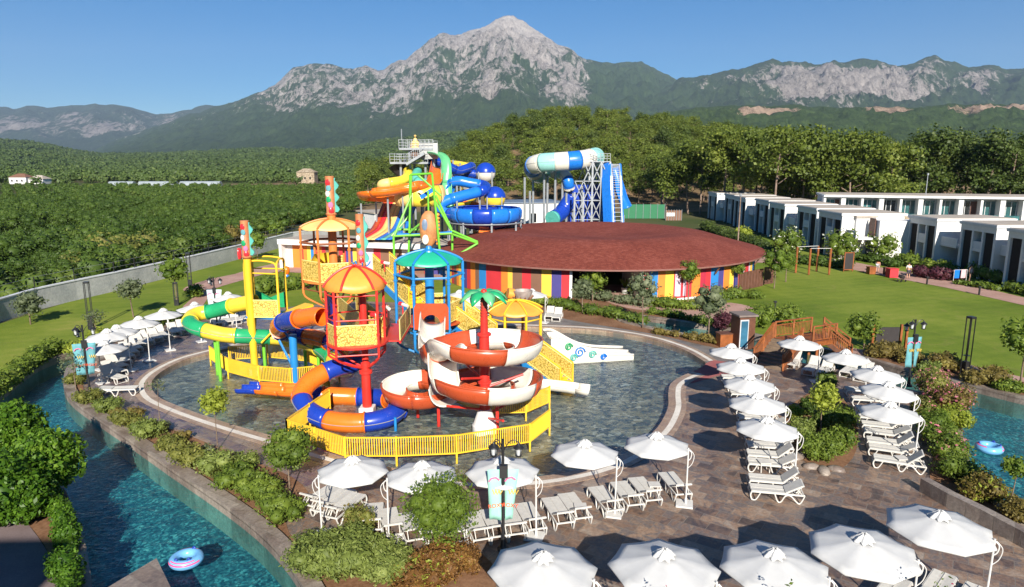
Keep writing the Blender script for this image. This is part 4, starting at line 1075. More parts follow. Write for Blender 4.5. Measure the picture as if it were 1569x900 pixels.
def make_lounger(back=32, label='x'):
    """resin sun lounger, head towards -y... foot at +y; origin at the middle"""
    root = empty('sun_lounger', label=label, cat='sun lounger')
    Lh, w, z = 0.96, 0.31, 0.36
    hy = -0.28; bk = R(back); bl = 0.68
    for sgn in (-1, 1):
        x = sgn * w; m = MB()
        m.bar((x, hy - 0.62, z - 0.02), (x, Lh - 0.03, z - 0.02), 0.045, 0.06)
        # arched double legs
        m.tube(catmull([(x, Lh - 0.02, z - 0.03), (x * 1.04, Lh + 0.02, z * 0.5), (x * 1.06, Lh - 0.04, 0.02)], 5), 0.03, 6)
        m.tube(catmull([(x * 1.06, Lh - 0.04, 0.02), (x * 1.06, Lh - 0.18, 0.03), (x, Lh - 0.34, z - 0.04)], 4), 0.024, 6)
        m.tube(catmull([(x, 0.12, z - 0.04), (x * 1.05, 0.0, 0.03), (x * 1.05, -0.12, 0.03), (x, -0.26, z * .72), (x, -0.45, z * .78), (x * 1.05, -0.68, 0.05), (x * 1.05, -0.80, 0.03), (x, -0.93, z * .85), (x, hy - 0.62, z)], 4), 0.027, 6)
        m.build('side_frame', M_RESIN, root, smooth=40)
    m = MB()
    for y in (Lh - 0.03, 0.1, -0.9): m.bar((-w, y, z - 0.02), (w, y, z - 0.02), 0.05, 0.045)
    m.bar((-w, Lh - 0.03, 0.05), (w, Lh - 0.03, 0.05), 0.035, 0.035)
    m.build('cross_bar', M_RESIN, root)
    m = MB(); nseg = 6
    vs = []; 
    for i in range(nseg + 1):
        y = hy + (Lh - 0.02 - hy) * i / nseg
        for x in (-w + .01, -w * .3, w * .3, w - .01): vs.append((x, y, z + 0.02 - 0.018 * (abs(x) < w * .5)))
    m.add(vs, [(i * 4 + k, i * 4 + k + 1, i * 4 + k + 5, i * 4 + k + 4) for i in range(nseg) for k in range(3)])
    m.bar((0, hy, z + 0.012), (0, Lh - 0.02, z + 0.012), 0.02, 0.012)
    o = m.build('seat', M_SLING, root); sl = o.modifiers.new('thickness', 'SOLIDIFY'); sl.thickness = 0.02
    m = MB(); c, s_ = math.cos(bk), math.sin(bk)
    def bp(x, u, d=0.0): return (x, hy - u * c - d * s_, z + 0.02 + u * s_ - d * c)
    m.add([bp(-w + .02, 0), bp(w - .02, 0), bp(w - .02, bl), bp(-w + .02, bl)], [(0, 1, 2, 3)])
    o = m.build('backrest', M_SLING, root); sl = o.modifiers.new('thickness', 'SOLIDIFY'); sl.thickness = 0.02
    m = MB()
    m.bar(bp(-w + .02, 0, .015), bp(-w + .02, bl, .015), .04); m.bar(bp(w - .02, 0, .015), bp(w - .02, bl, .015), .04)
    m.bar(bp(-w, bl, .015), bp(w, bl, .015), .05)
    for u in (.2, .42): m.bar(bp(-w, u, .025), bp(w, u, .025), .03)
    m.bar(bp(-w * .7, bl * .6, .02), (-w * .7, hy - bl * .85, z - .02), .025); m.bar(bp(w * .7, bl * .6, .02), (w * .7, hy - bl * .85, z - .02), .025)
    m.build('backrest_frame', M_RESIN, root)
    return root
L_RAISED = make_lounger(30); L_HIGH = make_lounger(42); L_FLAT = make_lounger(4)
_lu = {}
def put_lounger(proto, foot, head, label, group, z=0.0):
    f = G(*foot, 0.2); h = G(*head, 0.2); c = (f + h) / 2; d = f - h
    rz = math.atan2(d.y, d.x) - math.pi / 2; loc = (c.x, c.y, z)
    rz += 0.07 * noise.noise(Vector((loc[0] * 3.1, loc[1] * 3.7, 1)))
    if proto.name not in _lu:
        _lu[proto.name] = 1; proto.location = loc; proto.rotation_euler = (0, 0, rz); proto['label'] = label; proto['group'] = group; return proto
    return copy_tree(proto, loc, rz, None, label, group)
def row(pairs, proto, where, group, special={}, end=None):
    for i, p in enumerate(pairs):
        lab = special.get(i) or 'white sun lounger, %s %s' % (ORD[i], where)
        put_lounger(proto[i % len(proto)] if isinstance(proto, list) else proto, p[:2], p[2:], lab, group)
row([(516,750,474,776),(531,757,490,787),(547,764,507,797),(574,778,570,818),(594,786,603,826),(622,792,636,834),(654,796,668,836),(690,797,702,834),(722,794,738,830),(750,789,765,826),(776,786,792,822),(802,779,823,815),(843,770,866,806),(868,763,893,799),(912,752,943,788),(946,744,975,780),(974,738,1002,772),(1018,729,1050,764)],
    L_RAISED, 'from the left in the row below the pool', 'sun loungers in the row below the pool',
    {0: 'white sun lounger at the left end of the row below the pool', 17: 'white sun lounger at the right end of the row below the pool'})
c1 = []
for (fx, fy) in ((1096,580),(1105,592),(1111,605),(1117,618),(1121,629),(1125,641),(1133,655),(1137,668),(1141,684),(1142,698),(1144,711),(1147,736),(1150,752)):
    k = (fy - 580) / 172.0
    c1.append((fx, fy, fx + 72 + 8 * k, fy + 2 + 6 * k))
row(c1, [L_RAISED, L_HIGH], 'from the top of the near column right of the pool', 'sun loungers in the near column right of the pool', {12: 'white sun lounger at the open lower end of the near column right of the pool'})
c2 = []
for (fx, fy) in ((1291,599),(1301,613),(1309,628),(1314,640),(1319,652),(1323,663),(1328,677),(1332,688),(1340,705)):
    k = (fy - 590) / 115.0
    c2.append((fx, fy, fx + 66 + 10 * k, fy + 3 + 9 * k))
row(c2, [L_HIGH, L_RAISED], 'from the top of the far column beside the flowering shrubs', 'sun loungers in the far column by the river', {8: 'white sun lounger at the lower end of the far column near the river'})
row([(1203,568,1226,546),(1231,577,1256,555),(1252,581,1276,558),(1290,578,1314,560),(1311,585,1336,566)], L_HIGH, 'from the left in the short row below the wooden bridge', 'sun loungers below the wooden bridge')
row([(290,514,270,497),(277,517,256,500),(260,521,236,507),(250,525,225,510),(237,530,208,515),(229,534,200,519),(220,540,188,526),(213,546,182,532),(207,553,174,538),(201,560,168,546),(196,567,160,554),(193,575,156,563),(192,584,154,574),(204,598,160,600)],
    [L_HIGH, L_RAISED] * 6 + [L_HIGH, L_FLAT], 'from the top in the left curve beyond the pool', 'sun loungers curving round the left end of the pool', {13: 'white sun lounger at the near end of the left curve, turned side on'})
row([(338,501,326,488),(352,499,340,486),(366,497,355,484),(380,494,370,481),(332,489,320,478),(346,487,335,475)], L_HIGH, 'from the left in the group behind the green and yellow tube', 'sun loungers behind the green and yellow tube')
row([(722,478,716,466),(735,480,730,468),(748,482,744,470),(838,490,846,478),(850,492,858,480)], L_HIGH, 'from the left on the deck behind the palm topped column', 'sun loungers on the far side of the pool')

row([(1378,893,1346,936),(1448,884,1420,930),(1500,905,1470,950)], L_FLAT, 'from the left under the nearest right parasols', 'sun loungers under the nearest right parasols')
UM = make_umbrella(1.24, 1); UM_B = make_umbrella(1.44, 2); UM_S = make_umbrella(1.24, 3)
_uu = {}
def put_umb(proto, pc, rz, label, group, tilt=0.0):
    c = G(pc[0], pc[1], 2.35)
    loc = (c.x, c.y, 0)
    if proto.name not in _uu:
        _uu[proto.name] = 1; o = proto; o.location = loc; o.rotation_euler = (0, 0, rz); o['label'] = label; o['group'] = group
    else: o = copy_tree(proto, loc, rz, None, label, group)
    q = [noise.noise(Vector((loc[0] * 2.3, loc[1] * 2.9, k))) for k in (1, 5, 9)]
    o.rotation_euler = (0.05 * q[0], 0.05 * q[1], rz); o.scale = (1 + .04 * q[2],) * 3
    return o
for i, (p, rz) in enumerate([((829,866), -0.3), ((1016,864), -0.5), ((1187,862), -0.4), ((1322,836), -0.35), ((1438,802), -0.5)]):
    put_umb(UM_B, p, rz, 'large white octagonal parasol, %s from the left in the nearest row' % ORD[i], 'large white parasols in the nearest row')
for i, (p, rz) in enumerate([((541,714), math.pi + 0.35), ((646,724), math.pi + .2), ((771,718), -0.3), ((895,690), -0.25), ((1006,678), -0.25)]):
    put_umb(UM, p, rz, 'white parasol, %s from the left in the row between pool and loungers' % ORD[i], 'white parasols in the row below the pool')
for i, (p, rz) in enumerate([((1120,538), -0.25), ((1136,561), -0.25), ((1148,586), -0.25), ((1161,617), -0.25), ((1175,653), -0.3)]):
    put_umb(UM, p, rz, 'white parasol, %s from the top of the column just right of the pool' % ORD[i], 'white parasols in the near column')
for i, (p, rz) in enumerate([((1225,525), -0.1), ((1297,546), -0.1), ((1343,571), -0.25), ((1358,597), -0.25), ((1362,628), -0.3)]):
    put_umb(UM_S, p, rz, 'white parasol, %s from the top in the column between bridge and river' % ORD[i], 'white parasols in the far column')
for i, (p, rz) in enumerate([((298,471), -0.9), ((250,481), -0.9), ((212,495), -0.7), ((181,508), -0.6), ((164,514), 2.6), ((160,532), 2.4)]):
    put_umb(UM_S, p, rz, 'white parasol, %s from the right round the left end of the pool' % ORD[i], 'white parasols round the left end of the pool')
put_umb(UM_S, (350,455), -0.8, 'white parasol on the lawn edge behind the yellow tower', 'white parasols behind the slides')
put_umb(UM_S, (815,449), -0.4, 'small white parasol on the deck in front of the striped wall', 'white parasols behind the slides')
put_umb(UM_S, (704,452), -0.4, 'small white parasol behind the red palm column', 'white parasols behind the slides')

# side tables of the front row
def side_table(p, label):
    root = empty('side_table', G(*p), label=label, cat='side table')
    m = MB(); m.box((0, 0, 0.42), (0.45, 0.45, 0.03)); m.build('table_top', M_RESIN, root, bevel=0.01)
    for a, b in ((1, 1), (1, -1), (-1, 1), (-1, -1)):
        m = MB(); m.bar((a * .17, b * .17, 0), (a * .19, b * .19, .41), .035); m.build('leg', M_RESIN, root)
side_table((889,792), 'small white table between two loungers under the parasol')
side_table((1002,758), 'small white table beside the parasol post at the row end')
side_table((1170,722), 'small white table between loungers in the near column')
side_table((1218,562), 'small white table in the shade below the wooden bridge')
side_table((1380,716), 'small white table beside the last lounger by the river')

# ================================================================ LAMP POSTS
M_GLASS = paint('frosted lantern glass', (0.55, 0.57, 0.58), 0.2, 0.05)
M_MINT = paint('mint green banner cloth', (0.33, 0.66, 0.55), 0.8, 0.1)
M_TEAL = paint('teal banner cloth', (0.12, 0.34, 0.38), 0.8, 0.15)
M_ORED = paint('orange red print', (0.72, 0.10, 0.03), 0.8, 0.05)
M_PINKP = paint('pink print', (0.72, 0.16, 0.32), 0.8, 0.05)
M_YELP = paint('yellow print', (0.78, 0.55, 0.10), 0.8, 0.05)
def text_mesh(name, s, size, mat, parent, loc, rot, ext=0.006):
    cu = bpy.data.curves.new(name, 'FONT'); cu.body = s; cu.size = size; cu.extrude = ext; cu.align_x = 'CENTER'; cu.align_y = 'CENTER'
    ob = bpy.data.objects.new(name, cu); COL.objects.link(ob)
    bpy.context.view_layer.update(); dg = bpy.context.evaluated_depsgraph_get(); me = bpy.data.meshes.new_from_object(ob.evaluated_get(dg))
    bpy.data.objects.remove(ob); me.materials.clear(); me.materials.append(mat)
    o = bpy.data.objects.new(name, me); link(o, parent); o.location = loc; o.rotation_euler = rot; return o
def lantern(root, p, s_=1.0):
    m = MB(); x, y, z = p
    m.lathe([(0.0, 0.06), (0.03, 0.05), (0.05, 0.0), (0.17 * s_, -0.10), (0.18 * s_, -0.13), (0.09 * s_, -0.13)], p, 12)
    m.lathe([(0.0, -0.42), (0.09 * s_, -0.42), (0.10 * s_, -0.38), (0.0, -0.36)], p, 10)
    for k in range(4):
        a = k * math.pi / 2 + .4; m.cyl((x + math.cos(a) * .11 * s_, y + math.sin(a) * .11 * s_, z - .4), (x + math.cos(a) * .13 * s_, y + math.sin(a) * .13 * s_, z - .12), .01, 5)
    o = m.build('lantern', M_BLACKM, root, smooth=30)
    g = MB(); g.lathe([(0.06, -0.38), (0.10, -0.14)], p, 10); g.build('lantern_glass', M_GLASS, o, smooth=True)
def banner_lamp(p, h, label, cloth, rz=0.0, text=None, size=0.44):
    root = empty('street_lamp', G(*p), rz, label=label, cat='lamp post')
    m = MB(); m.tube([(0, 0, 0), (0, 0, .15), (0, 0, .5), (0, 0, h)], [.13, .10, .055, .045], 12); m.lathe([(.2, 0), (.2, .05), (.12, .1), (.06, .25)], (0, 0, 0), 14)
    m.box((0.02, -.09, h - 1.05), (.26, .16, .42)); m.build('pole', M_BLACKM, root, smooth=30)
    m = MB()
    for (dx, dy, dz) in ((.5, -.05, 0), (-.3, -.1, .05), (-.28, .3, -.15)):
        m.tube(catmull([(0, 0, h - .45), (dx * .35, dy * .35, h - .12 + dz), (dx * .75, dy * .75, h - .02 + dz), (dx, dy, h - .12 + dz)], 5), .016, 6)
    m.build('arm', M_BLACKM, root, smooth=30)
    for (dx, dy, dz) in ((.5, -.05, 0), (-.3, -.1, .05), (-.28, .3, -.15)): lantern(root, (dx, dy, h - .15 + dz))
    ht = h - 1.0; hb = h - 2.75
    for sgn in (-1, 1):
        m = MB(); vs = []; n = 10
        for i in range(n + 1):
            u = i / n; z = ht + (hb - ht) * u; taper = 1 - (0.45 * u if sgn > 0 else 0.12 * u)
            for k in range(4):
                x = sgn * (0.06 + size * k / 3 * taper); vs.append((x, -.07 + 0.05 * math.sin(u * 5 + k * 1.3) * u, z))
        m.add(vs, [(i * 4 + k, i * 4 + k + 1, i * 4 + k + 5, i * 4 + k + 4) for i in range(n) for k in range(3)])
        b = m.build('banner', cloth, root, smooth=True); sl = b.modifiers.new('t', 'SOLIDIFY'); sl.thickness = .008
        cx_ = sgn * (.06 + size * .45)
        if text:
            text_mesh('banner_lettering', text, .19, M_ORED, b, (cx_ - .03 * sgn, -.13, hb + (ht - hb) * .30), (math.pi / 2, 0.12 * sgn, 0))
        a = MB(); a.tube([(cx_ - .2, -.125, ht - .38), (cx_ - .12, -.125, ht - .28), (cx_ + .02, -.125, ht - .25), (cx_ + .14, -.125, ht - .34)], .028, 6); a.build('pink_arc', M_PINKP, b)
        a = MB(); 
        for q in range(3): a.tube([(cx_ - .08 + q * .1, -.125, ht - .66), (cx_ - .03 + q * .1, -.125, ht - .84), (cx_ + .03 + q * .1, -.125, ht - .7)], .018, 5)
        a.build('yellow_strokes', M_YELP, b)
    return root
banner_lamp((771,842), 3.85, 'black three lantern lamp post with mint banners in front of the loungers', M_MINT, 0.05, 'ROXY')
banner_lamp((138,604), 3.9, 'black lantern post with teal banners at the left end of the loungers', M_TEAL, 0.4, 'ROXY', .5)
banner_lamp((1392,592), 3.9, 'black lantern post with blue banners beside the pink flowering shrubs', M_TEAL, 0.2, None, .4)
banner_lamp((333,500), 3.9, 'black lantern post with pale banners behind the green and yellow tube', paint('pale banner cloth', (0.6, 0.72, 0.75), .8, .1), 0.1, 'ROXY', .5)
def bollard_lamp(p, h, label, w=.16):
    root = empty('lamp_post', G(*p), 0.3, label=label, cat='garden lamp')
    m = MB()
    for a, b in ((1, 1), (1, -1), (-1, 1), (-1, -1)): m.box((a * w, b * w, h / 2), (.045, .045, h))
    for z in (h * .12, h * .24, h * .36): m.box((0, 0, z), (w * 2, w * 2, .02))
    m.build('frame', M_BLACKM, root)
    m = MB(); m.box((0, 0, h * .13), (w * 1.7, w * 1.7, h * .26)); m.box((0, 0, h), (w * 2.3, w * 2.3, .12)); m.build('housing', M_BLACKM, root)
bollard_lamp((1477,577), 3.6, 'tall black slatted garden lamp on the far bank of the river')
bollard_lamp((140,504), 3.6, 'tall black slatted garden lamp behind the left parasols')
bollard_lamp((292,443), 3.6, 'tall black slatted garden lamp beside the pink path')
bollard_lamp((271,468), 2.0, 'short black lamp box at the foot of a lawn tree')
for i, p in enumerate([(1187,476), (1420,436), (1500,452), (1352,407)]):
    root = empty('lamp_post', G(*p), 0, label=['low black lamp between the two round bushes', 'low black path lamp nearest the purple hedge', 'low black path lamp at the right end of the path', 'low black path lamp near the bending person'][i], cat='garden lamp')
    m = MB(); m.box((0, 0, .35), (.12, .12, .7)); m.build('post', M_BLACKM, root); m = MB(); m.box((0, 0, .76), (.24, .24, .12)); m.build('head', M_BLACKM, root)

# swim rings
M_RINGB = paint('light blue vinyl', (0.16, 0.42, 0.72), 0.25, 0.05); M_RINGP = paint('pink vinyl stripe', (0.75, 0.12, 0.28), 0.25, 0.05); M_RINGD = paint('dark blue vinyl', (0.02, 0.05, 0.35), 0.3, 0.05)
def swim_ring(p, r, label, rz):
    c = G(*p, -.25); root = empty('swim_ring', (c.x, c.y, -.25), rz, label=label, cat='swim ring')
    R1, R2 = r * .72, r * .30
    def tor(a0, a1, b0, b1, k=1.0, n=48, mm=10):
        vs = []; fs = []
        for i in range(n + 1):
            a = a0 + (a1 - a0) * i / n
            for j in range(mm + 1):
                b = b0 + (b1 - b0) * j / mm; rr = R1 + R2 * k * math.cos(b)
                vs.append((rr * math.cos(a), rr * math.sin(a), .12 + R2 * k * math.sin(b)))
        for i in range(n):
            for j in range(mm): fs.append((i * (mm + 1) + j, (i + 1) * (mm + 1) + j, (i + 1) * (mm + 1) + j + 1, i * (mm + 1) + j + 1))
        return vs, fs
    m = MB(); m.add(*tor(0, 2 * math.pi, 0, 2 * math.pi, mm=16)); m.build('tube', M_RINGB, root, smooth=True)
    m = MB(); m.add(*tor(-2.6, -0.3, .15, .5, 1.015)); m.add(*tor(-2.4, -0.6, .8, 1.05, 1.015)); m.add(*tor(1.0, 2.4, 1.0, 1.4, 1.015)); m.build('stripe', M_RINGP, root, smooth=True)
    for a in (-2.0, -0.9, 1.3): 
        m = MB(); m.tube(catmull([(R1 * math.cos(a - .14), R1 * math.sin(a - .14), .12 + R2), (R1 * math.cos(a) * 1.03, R1 * math.sin(a) * 1.03, .12 + R2 + .06), (R1 * math.cos(a + .14), R1 * math.sin(a + .14), .12 + R2)], 4), .03, 6); m.build('handle', M_RINGD, root, smooth=True)
swim_ring((286,862), .52, 'light blue swim ring with pink stripes floating near the jetty', 0.0)
swim_ring((1515,690), .55, 'plain blue swim ring floating on the right river', 1.5)
# ================================================================ BUILDINGS
M_WHITEW = paint('white render', (0.70, 0.69, 0.67), 0.8, 0.07, scale=0.7)
M_WHITEB = paint('white render slightly grey', (0.60, 0.61, 0.62), 0.8, 0.07, scale=0.7)
M_ROOFG = mat_simple('gravel flat roof', (0.34, 0.29, 0.24), (0.47, 0.42, 0.36), 0.4, 4)
M_DARKP = paint('dark slatted screen', (0.030, 0.024, 0.024), 0.6, 0.2)
M_BROWNP = paint('brown screen', (0.13, 0.055, 0.035), 0.6, 0.2)
M_CONC = mat_simple('pale concrete', (0.30, 0.31, 0.31), (0.50, 0.50, 0.48), 0.5, 5)
M_GREYM = paint('galvanised steel', (0.33, 0.35, 0.37), 0.4, 0.12, metal=0.3)
def mat_glassy(name, c):
    m, t = nodes(name); n1 = nz(t, 0.8, 4, 0.6, obj(t)); col = ramp(t, n1, [(0.35, tuple(x * .5 for x in c)), (0.6, c), (0.75, tuple(min(1, x * 1.9) for x in c))])
    finish(t, col, 0.08, spec=0.9); return m
M_GLS = mat_glassy('teal window glass', (0.05, 0.16, 0.17)); M_GLSD = mat_glassy('dark window glass', (0.02, 0.025, 0.03))
def mat_stonewall():
    m, t = nodes('rubble stone facing'); v = t.nodes.new('ShaderNodeTexVoronoi'); v.inputs['Scale'].default_value = 1.6; co = obj(t); L(t, scl(t, co, (1, 1, 1.8)), v.inputs['Vector'])
    n1 = nz(t, 5, 4, 0.6, co); f = math_(t, 'ADD', math_(t, 'MULTIPLY', v.outputs['Color'], 0.6), math_(t, 'MULTIPLY', n1, 0.4))
    finish(t, ramp(t, f, [(0.25, (0.17, 0.13, 0.09)), (0.5, (0.32, 0.25, 0.17)), (0.75, (0.45, 0.38, 0.28))]), 0.9, f, 0.6, 0.1); return m
M_RUBBLE = mat_stonewall()
def mat_roof():
    m, t = nodes('red brown roof shingles'); P_ = pos(t)
    n1 = nz(t, 0.22, 5, 0.6, P_); n2 = nz(t, 7, 5, 0.75, P_)
    tc = t.nodes.new('ShaderNodeTexBrick'); 
    for k, v in (('Color1', (0, 0, 0, 1)), ('Color2', (1, 1, 1, 1)), ('Mortar', (0, 0, 0, 1)), ('Scale', 1.6), ('Mortar Size', 0.02), ('Brick Width', 0.5), ('Row Height', 0.3)): tc.inputs[k].default_value = v
    L(t, P_, tc.inputs['Vector'])
    f = math_(t, 'ADD', math_(t, 'MULTIPLY', n2, 0.55), math_(t, 'ADD', math_(t, 'MULTIPLY', n1, 0.3), math_(t, 'MULTIPLY', tc.outputs['Color'], 0.15)))
    finish(t, ramp(t, f, [(0.3, (0.095, 0.021, 0.014)), (0.5, (0.195, 0.046, 0.030)), (0.7, (0.32, 0.10, 0.07))]), 0.85, n2, 0.7, 0.05, spec=0.2); return m
M_ROOF = mat_roof()
STRIPE = {k: paint(k + ' wall paint', c, 0.7, 0.06, scale=1.2) for k, c in {'red': (0.55, 0.03, 0.04), 'orange': (0.80, 0.22, 0.03), 'yellow': (0.85, 0.52, 0.06), 'blue': (0.02, 0.20, 0.52), 'navy': (0.06, 0.05, 0.22), 'lilac': (0.62, 0.46, 0.55), 'brown': (0.20, 0.10, 0.06), 'white': (0.7, 0.68, 0.66), 'crimson': (0.40, 0.02, 0.05)}.items()}

# round building
RC = Vector((9.6, 79.0)); RR = 18.6
def ring_pt(r, a, z=0.0): return (RC.x + r * math.cos(a), RC.y + r * math.sin(a), z)
rb = empty('round_building', (RC.x, RC.y, 0), label='round building with low red brown ring roof and brightly striped walls', cat='building')
def loc_(m): m.M = Matrix.Translation((-RC.x, -RC.y, 0)); return m
m = loc_(MB()); prof = [(RR, 3.02), (RR, 3.14), (15.6, 3.92), (12.8, 4.7), (11.0, 4.96), (10.0, 4.94), (6.4, 4.55), (.9, 4.25), (0, 4.25)]
m.lathe(prof, (RC.x, RC.y, 0), 72); m.build('roof', M_ROOF, rb, smooth=20)
m = loc_(MB()); m.lathe([(RR - .02, 2.99), (RR + .03, 2.99), (RR + .03, 3.12), (RR - .02, 3.14)], (RC.x, RC.y, 0), 72); m.build('fascia', paint('brown fascia', (0.22, 0.10, 0.08), .6), rb)
m = loc_(MB()); m.lathe([(RR - .1, 3.0), (2.8, 3.15)], (RC.x, RC.y, 0), 72); m.build('soffit', STRIPE['brown'], rb)
WR = 17.6
a0 = math.atan2(G(882, 452).y - RC.y, G(882, 452).x - RC.x); a1 = math.atan2(G(966, 452).y - RC.y, G(966, 452).x - RC.x)
seq = ['red','blue','orange','yellow','lilac','lilac','red','orange','crimson','red','blue','navy','orange','yellow','navy','red','lilac','red','lilac','yellow','blue','blue','red','orange','crimson','orange','yellow','blue','yellow','red','navy','lilac','red','lilac','crimson','blue','red','navy','red','lilac','orange','navy','blue','orange']
def stripes(start, stop, names, off):
    a = start; i = 0; rg_ = random.Random(off); s_ = 1 if stop > start else -1
    while (a - stop) * s_ < 0:
        w = rg_.uniform(0.030, 0.062); b = a + s_ * w
        nm = names[i % len(names)]; i += 1
        mm = MB(); mm.M = Matrix.Translation((-RC.x, -RC.y, 0))
        lo, hi = min(a, b), max(a, b); dz = 0.0
        mm.lathe([(WR, 0.0), (WR, 3.05)], (RC.x, RC.y, 0), 3, a0=lo, a1=hi)
        if nm == 'lilac':
            mm.build('striped_panel', STRIPE['red'], rb)
            w2 = MB(); w2.M = mm.M; w2.lathe([(WR + .03, 0.35), (WR + .03, 2.75)], (RC.x, RC.y, 0), 2, a0=lo + .007, a1=hi - .007); w2.build('pale_panel', STRIPE['lilac'], rb)
        else: mm.build('striped_panel', STRIPE[nm], rb)
        a = b
stripes(a1, a1 + 1.95, seq, 3)
stripes(a0, a0 - 1.75, ['red','navy','yellow','brown','red','brown','yellow','orange','red','red','blue','brown','orange','red','navy','yellow','orange','brown','red','yellow','white','white','navy','orange','yellow','blue','navy','red','yellow','orange'], 5)
m = loc_(MB())   # passage walls, floor-to-eave jambs and back wall
for a in (a0, a1):
    p, q = Vector(ring_pt(WR, a)), Vector(ring_pt(8.5, a)); q.x = p.x + (q.x - p.x) * 0.25
    m.bar((p.x, p.y, 1.52), (q.x, q.y, 1.52), .25, 3.04)
m.build('passage_wall', M_WHITEW, rb)
m = loc_(MB()); m.lathe([(WR - .35, 0.0), (WR - .35, 3.02)], (RC.x, RC.y, 0), 50, a0=a1 + .02, a1=a1 + 4.5); m.build('inner_wall', STRIPE['brown'], rb)
m = loc_(MB()); m.lathe([(WR + .05, 0.0), (WR + .05, .18), (WR + .0, .19)], (RC.x, RC.y, 0), 40, a0=a1, a1=a1 + 1.95); m.build('plinth', M_WHITEW, rb)
m = loc_(MB()); pc = (Vector(ring_pt(9, a0)) + Vector(ring_pt(9, a1))) / 2; m.box((pc.x - 0.4, pc.y + 3, 1.4), (3.0, .2, 2.8)); m.build('passage_door', M_GLSD, rb)
for i in range(8):
    a = a1 + 0.2 + i * .24
    m = loc_(MB()); p = Vector(ring_pt(WR + .25, a)); q = Vector(ring_pt(RR - .25, a)); m.bar((p.x, p.y, 2.2), (q.x, q.y, 2.97), .1, .1); m.build('bracket', STRIPE['brown'], rb)
for p, lb in (((889,452), 'potted spiky plant left of the entrance passage'), ((957,450), 'potted spiky plant right of the entrance passage')):
    root = empty('potted_plant', G(*p), label=lb, cat='potted plant')
    m = MB(); m.lathe([(0, 0), (.25, 0), (.36, .6), (.3, .6), (.26, .5), (0, .5)], (0, 0, 0), 14); m.build('pot', M_CONC, root, smooth=30)
    m = MB(); rg_ = random.Random(len(lb))
    for k in range(26):
        a = rg_.random() * 6.28; l = rg_.uniform(.7, 1.2); c, s_ = math.cos(a), math.sin(a); sp_ = rg_.uniform(.2, .6)
        m.add([(c * .03 - s_ * .05, s_ * .03 + c * .05, .5), (c * .03 + s_ * .05, s_ * .03 - c * .05, .5), (c * sp_ * .5, s_ * sp_ * .5, .5 + l * .8), (c * sp_, s_ * sp_, .5 + l)], [(0, 1, 2), (0, 2, 3)])
    m.build('leaves', LF_TREE, root)
# brown screens at the right end
for i, (p, q, lb) in enumerate([((1132,446),(1168,438),'brown slatted screen against the right end of the round building'),((1170,436),(1184,434),'short brown screen right of the last pale column')]):
    a, b = G(*p), G(*q); m = MB(); m.bar((a.x, a.y, .9), (b.x, b.y, .9), .08, 1.8)
    for k in range(9):
        c = a.lerp(b, k / 8.0); m.box((c.x, c.y - .06, .92), (.05, .05, 1.86))
    tag(m.build('screen', M_BROWNP, origin=(a.x, a.y, 0)), lb, 'screen')

# white pavilion building behind the towers
def wp(px, py, z=0): return G(px, py, z)
wb = empty('white_building', G(430, 412), label='long low white building with a striped wall panel behind the towers', cat='building')
A_, B_ = wp(429, 411), wp(705, 425)
bx = (B_ - A_).normalized(); bn = Vector((-bx.y, bx.x, 0)); Lb = (B_ - A_).length; Hb = 3.5
def bpnt(u, v, z): p = A_ + bx * u + bn * v; return (p.x, p.y, z)
def bbox(m, u0, u1, v0, v1, z0, z1, mi=0):
    vs = [bpnt(u, v, z) for z in (z0, z1) for u, v in ((u0, v0), (u1, v0), (u1, v1), (u0, v1))]
    vs = [(x - A_.x, y - A_.y, z) for x, y, z in vs]
    m.add(vs, [(3,2,1,0),(4,5,6,7),(0,1,5,4),(1,2,6,5),(2,3,7,6),(3,0,4,7)], mi)
wb.location = A_
m = MB(); bbox(m, 0, .35, 0, 6, 0, Hb - .6); bbox(m, Lb - .35, Lb, 0, 6, 0, Hb - .6); bbox(m, 0.35, Lb - .35, 5.6, 6, 0, Hb - .6); bbox(m, .35, 1.2, 1.0, 1.25, 0, Hb - .6); m.build('wall', M_WHITEW, wb)
m = MB(); bbox(m, -.1, Lb + .1, -.1, 6.1, Hb - .6, Hb); m.build('fascia', M_WHITEW, wb)
m = MB(); bbox(m, .2, Lb - .2, .2, 5.8, Hb + .0, Hb + .05); m.build('roof', M_ROOFG, wb)
u = 1.2
for i, nm in enumerate(['orange','orange','red','orange','yellow','blue','red','orange','red','brown','brown','red','navy','yellow','white','lilac','red','brown','brown','brown','white','brown','brown','red','navy','blue','brown','brown','orange','brown','white','white']):
    w_ = Lb / 46 * (1.0 if i < 9 else 1.8)
    if u + w_ > Lb - .4: break
    m = MB(); bbox(m, u, u + w_, 1.0, 1.2, 0, Hb - .6); m.build('striped_panel', STRIPE[nm], wb); u += w_
sheet('path', ccw([bpnt(-1, -2.5, 0)[:2], bpnt(Lb, -2.5, 0)[:2], bpnt(Lb, 1, 0)[:2], bpnt(-1, 1, 0)[:2]]), 0.006, M_PATH)
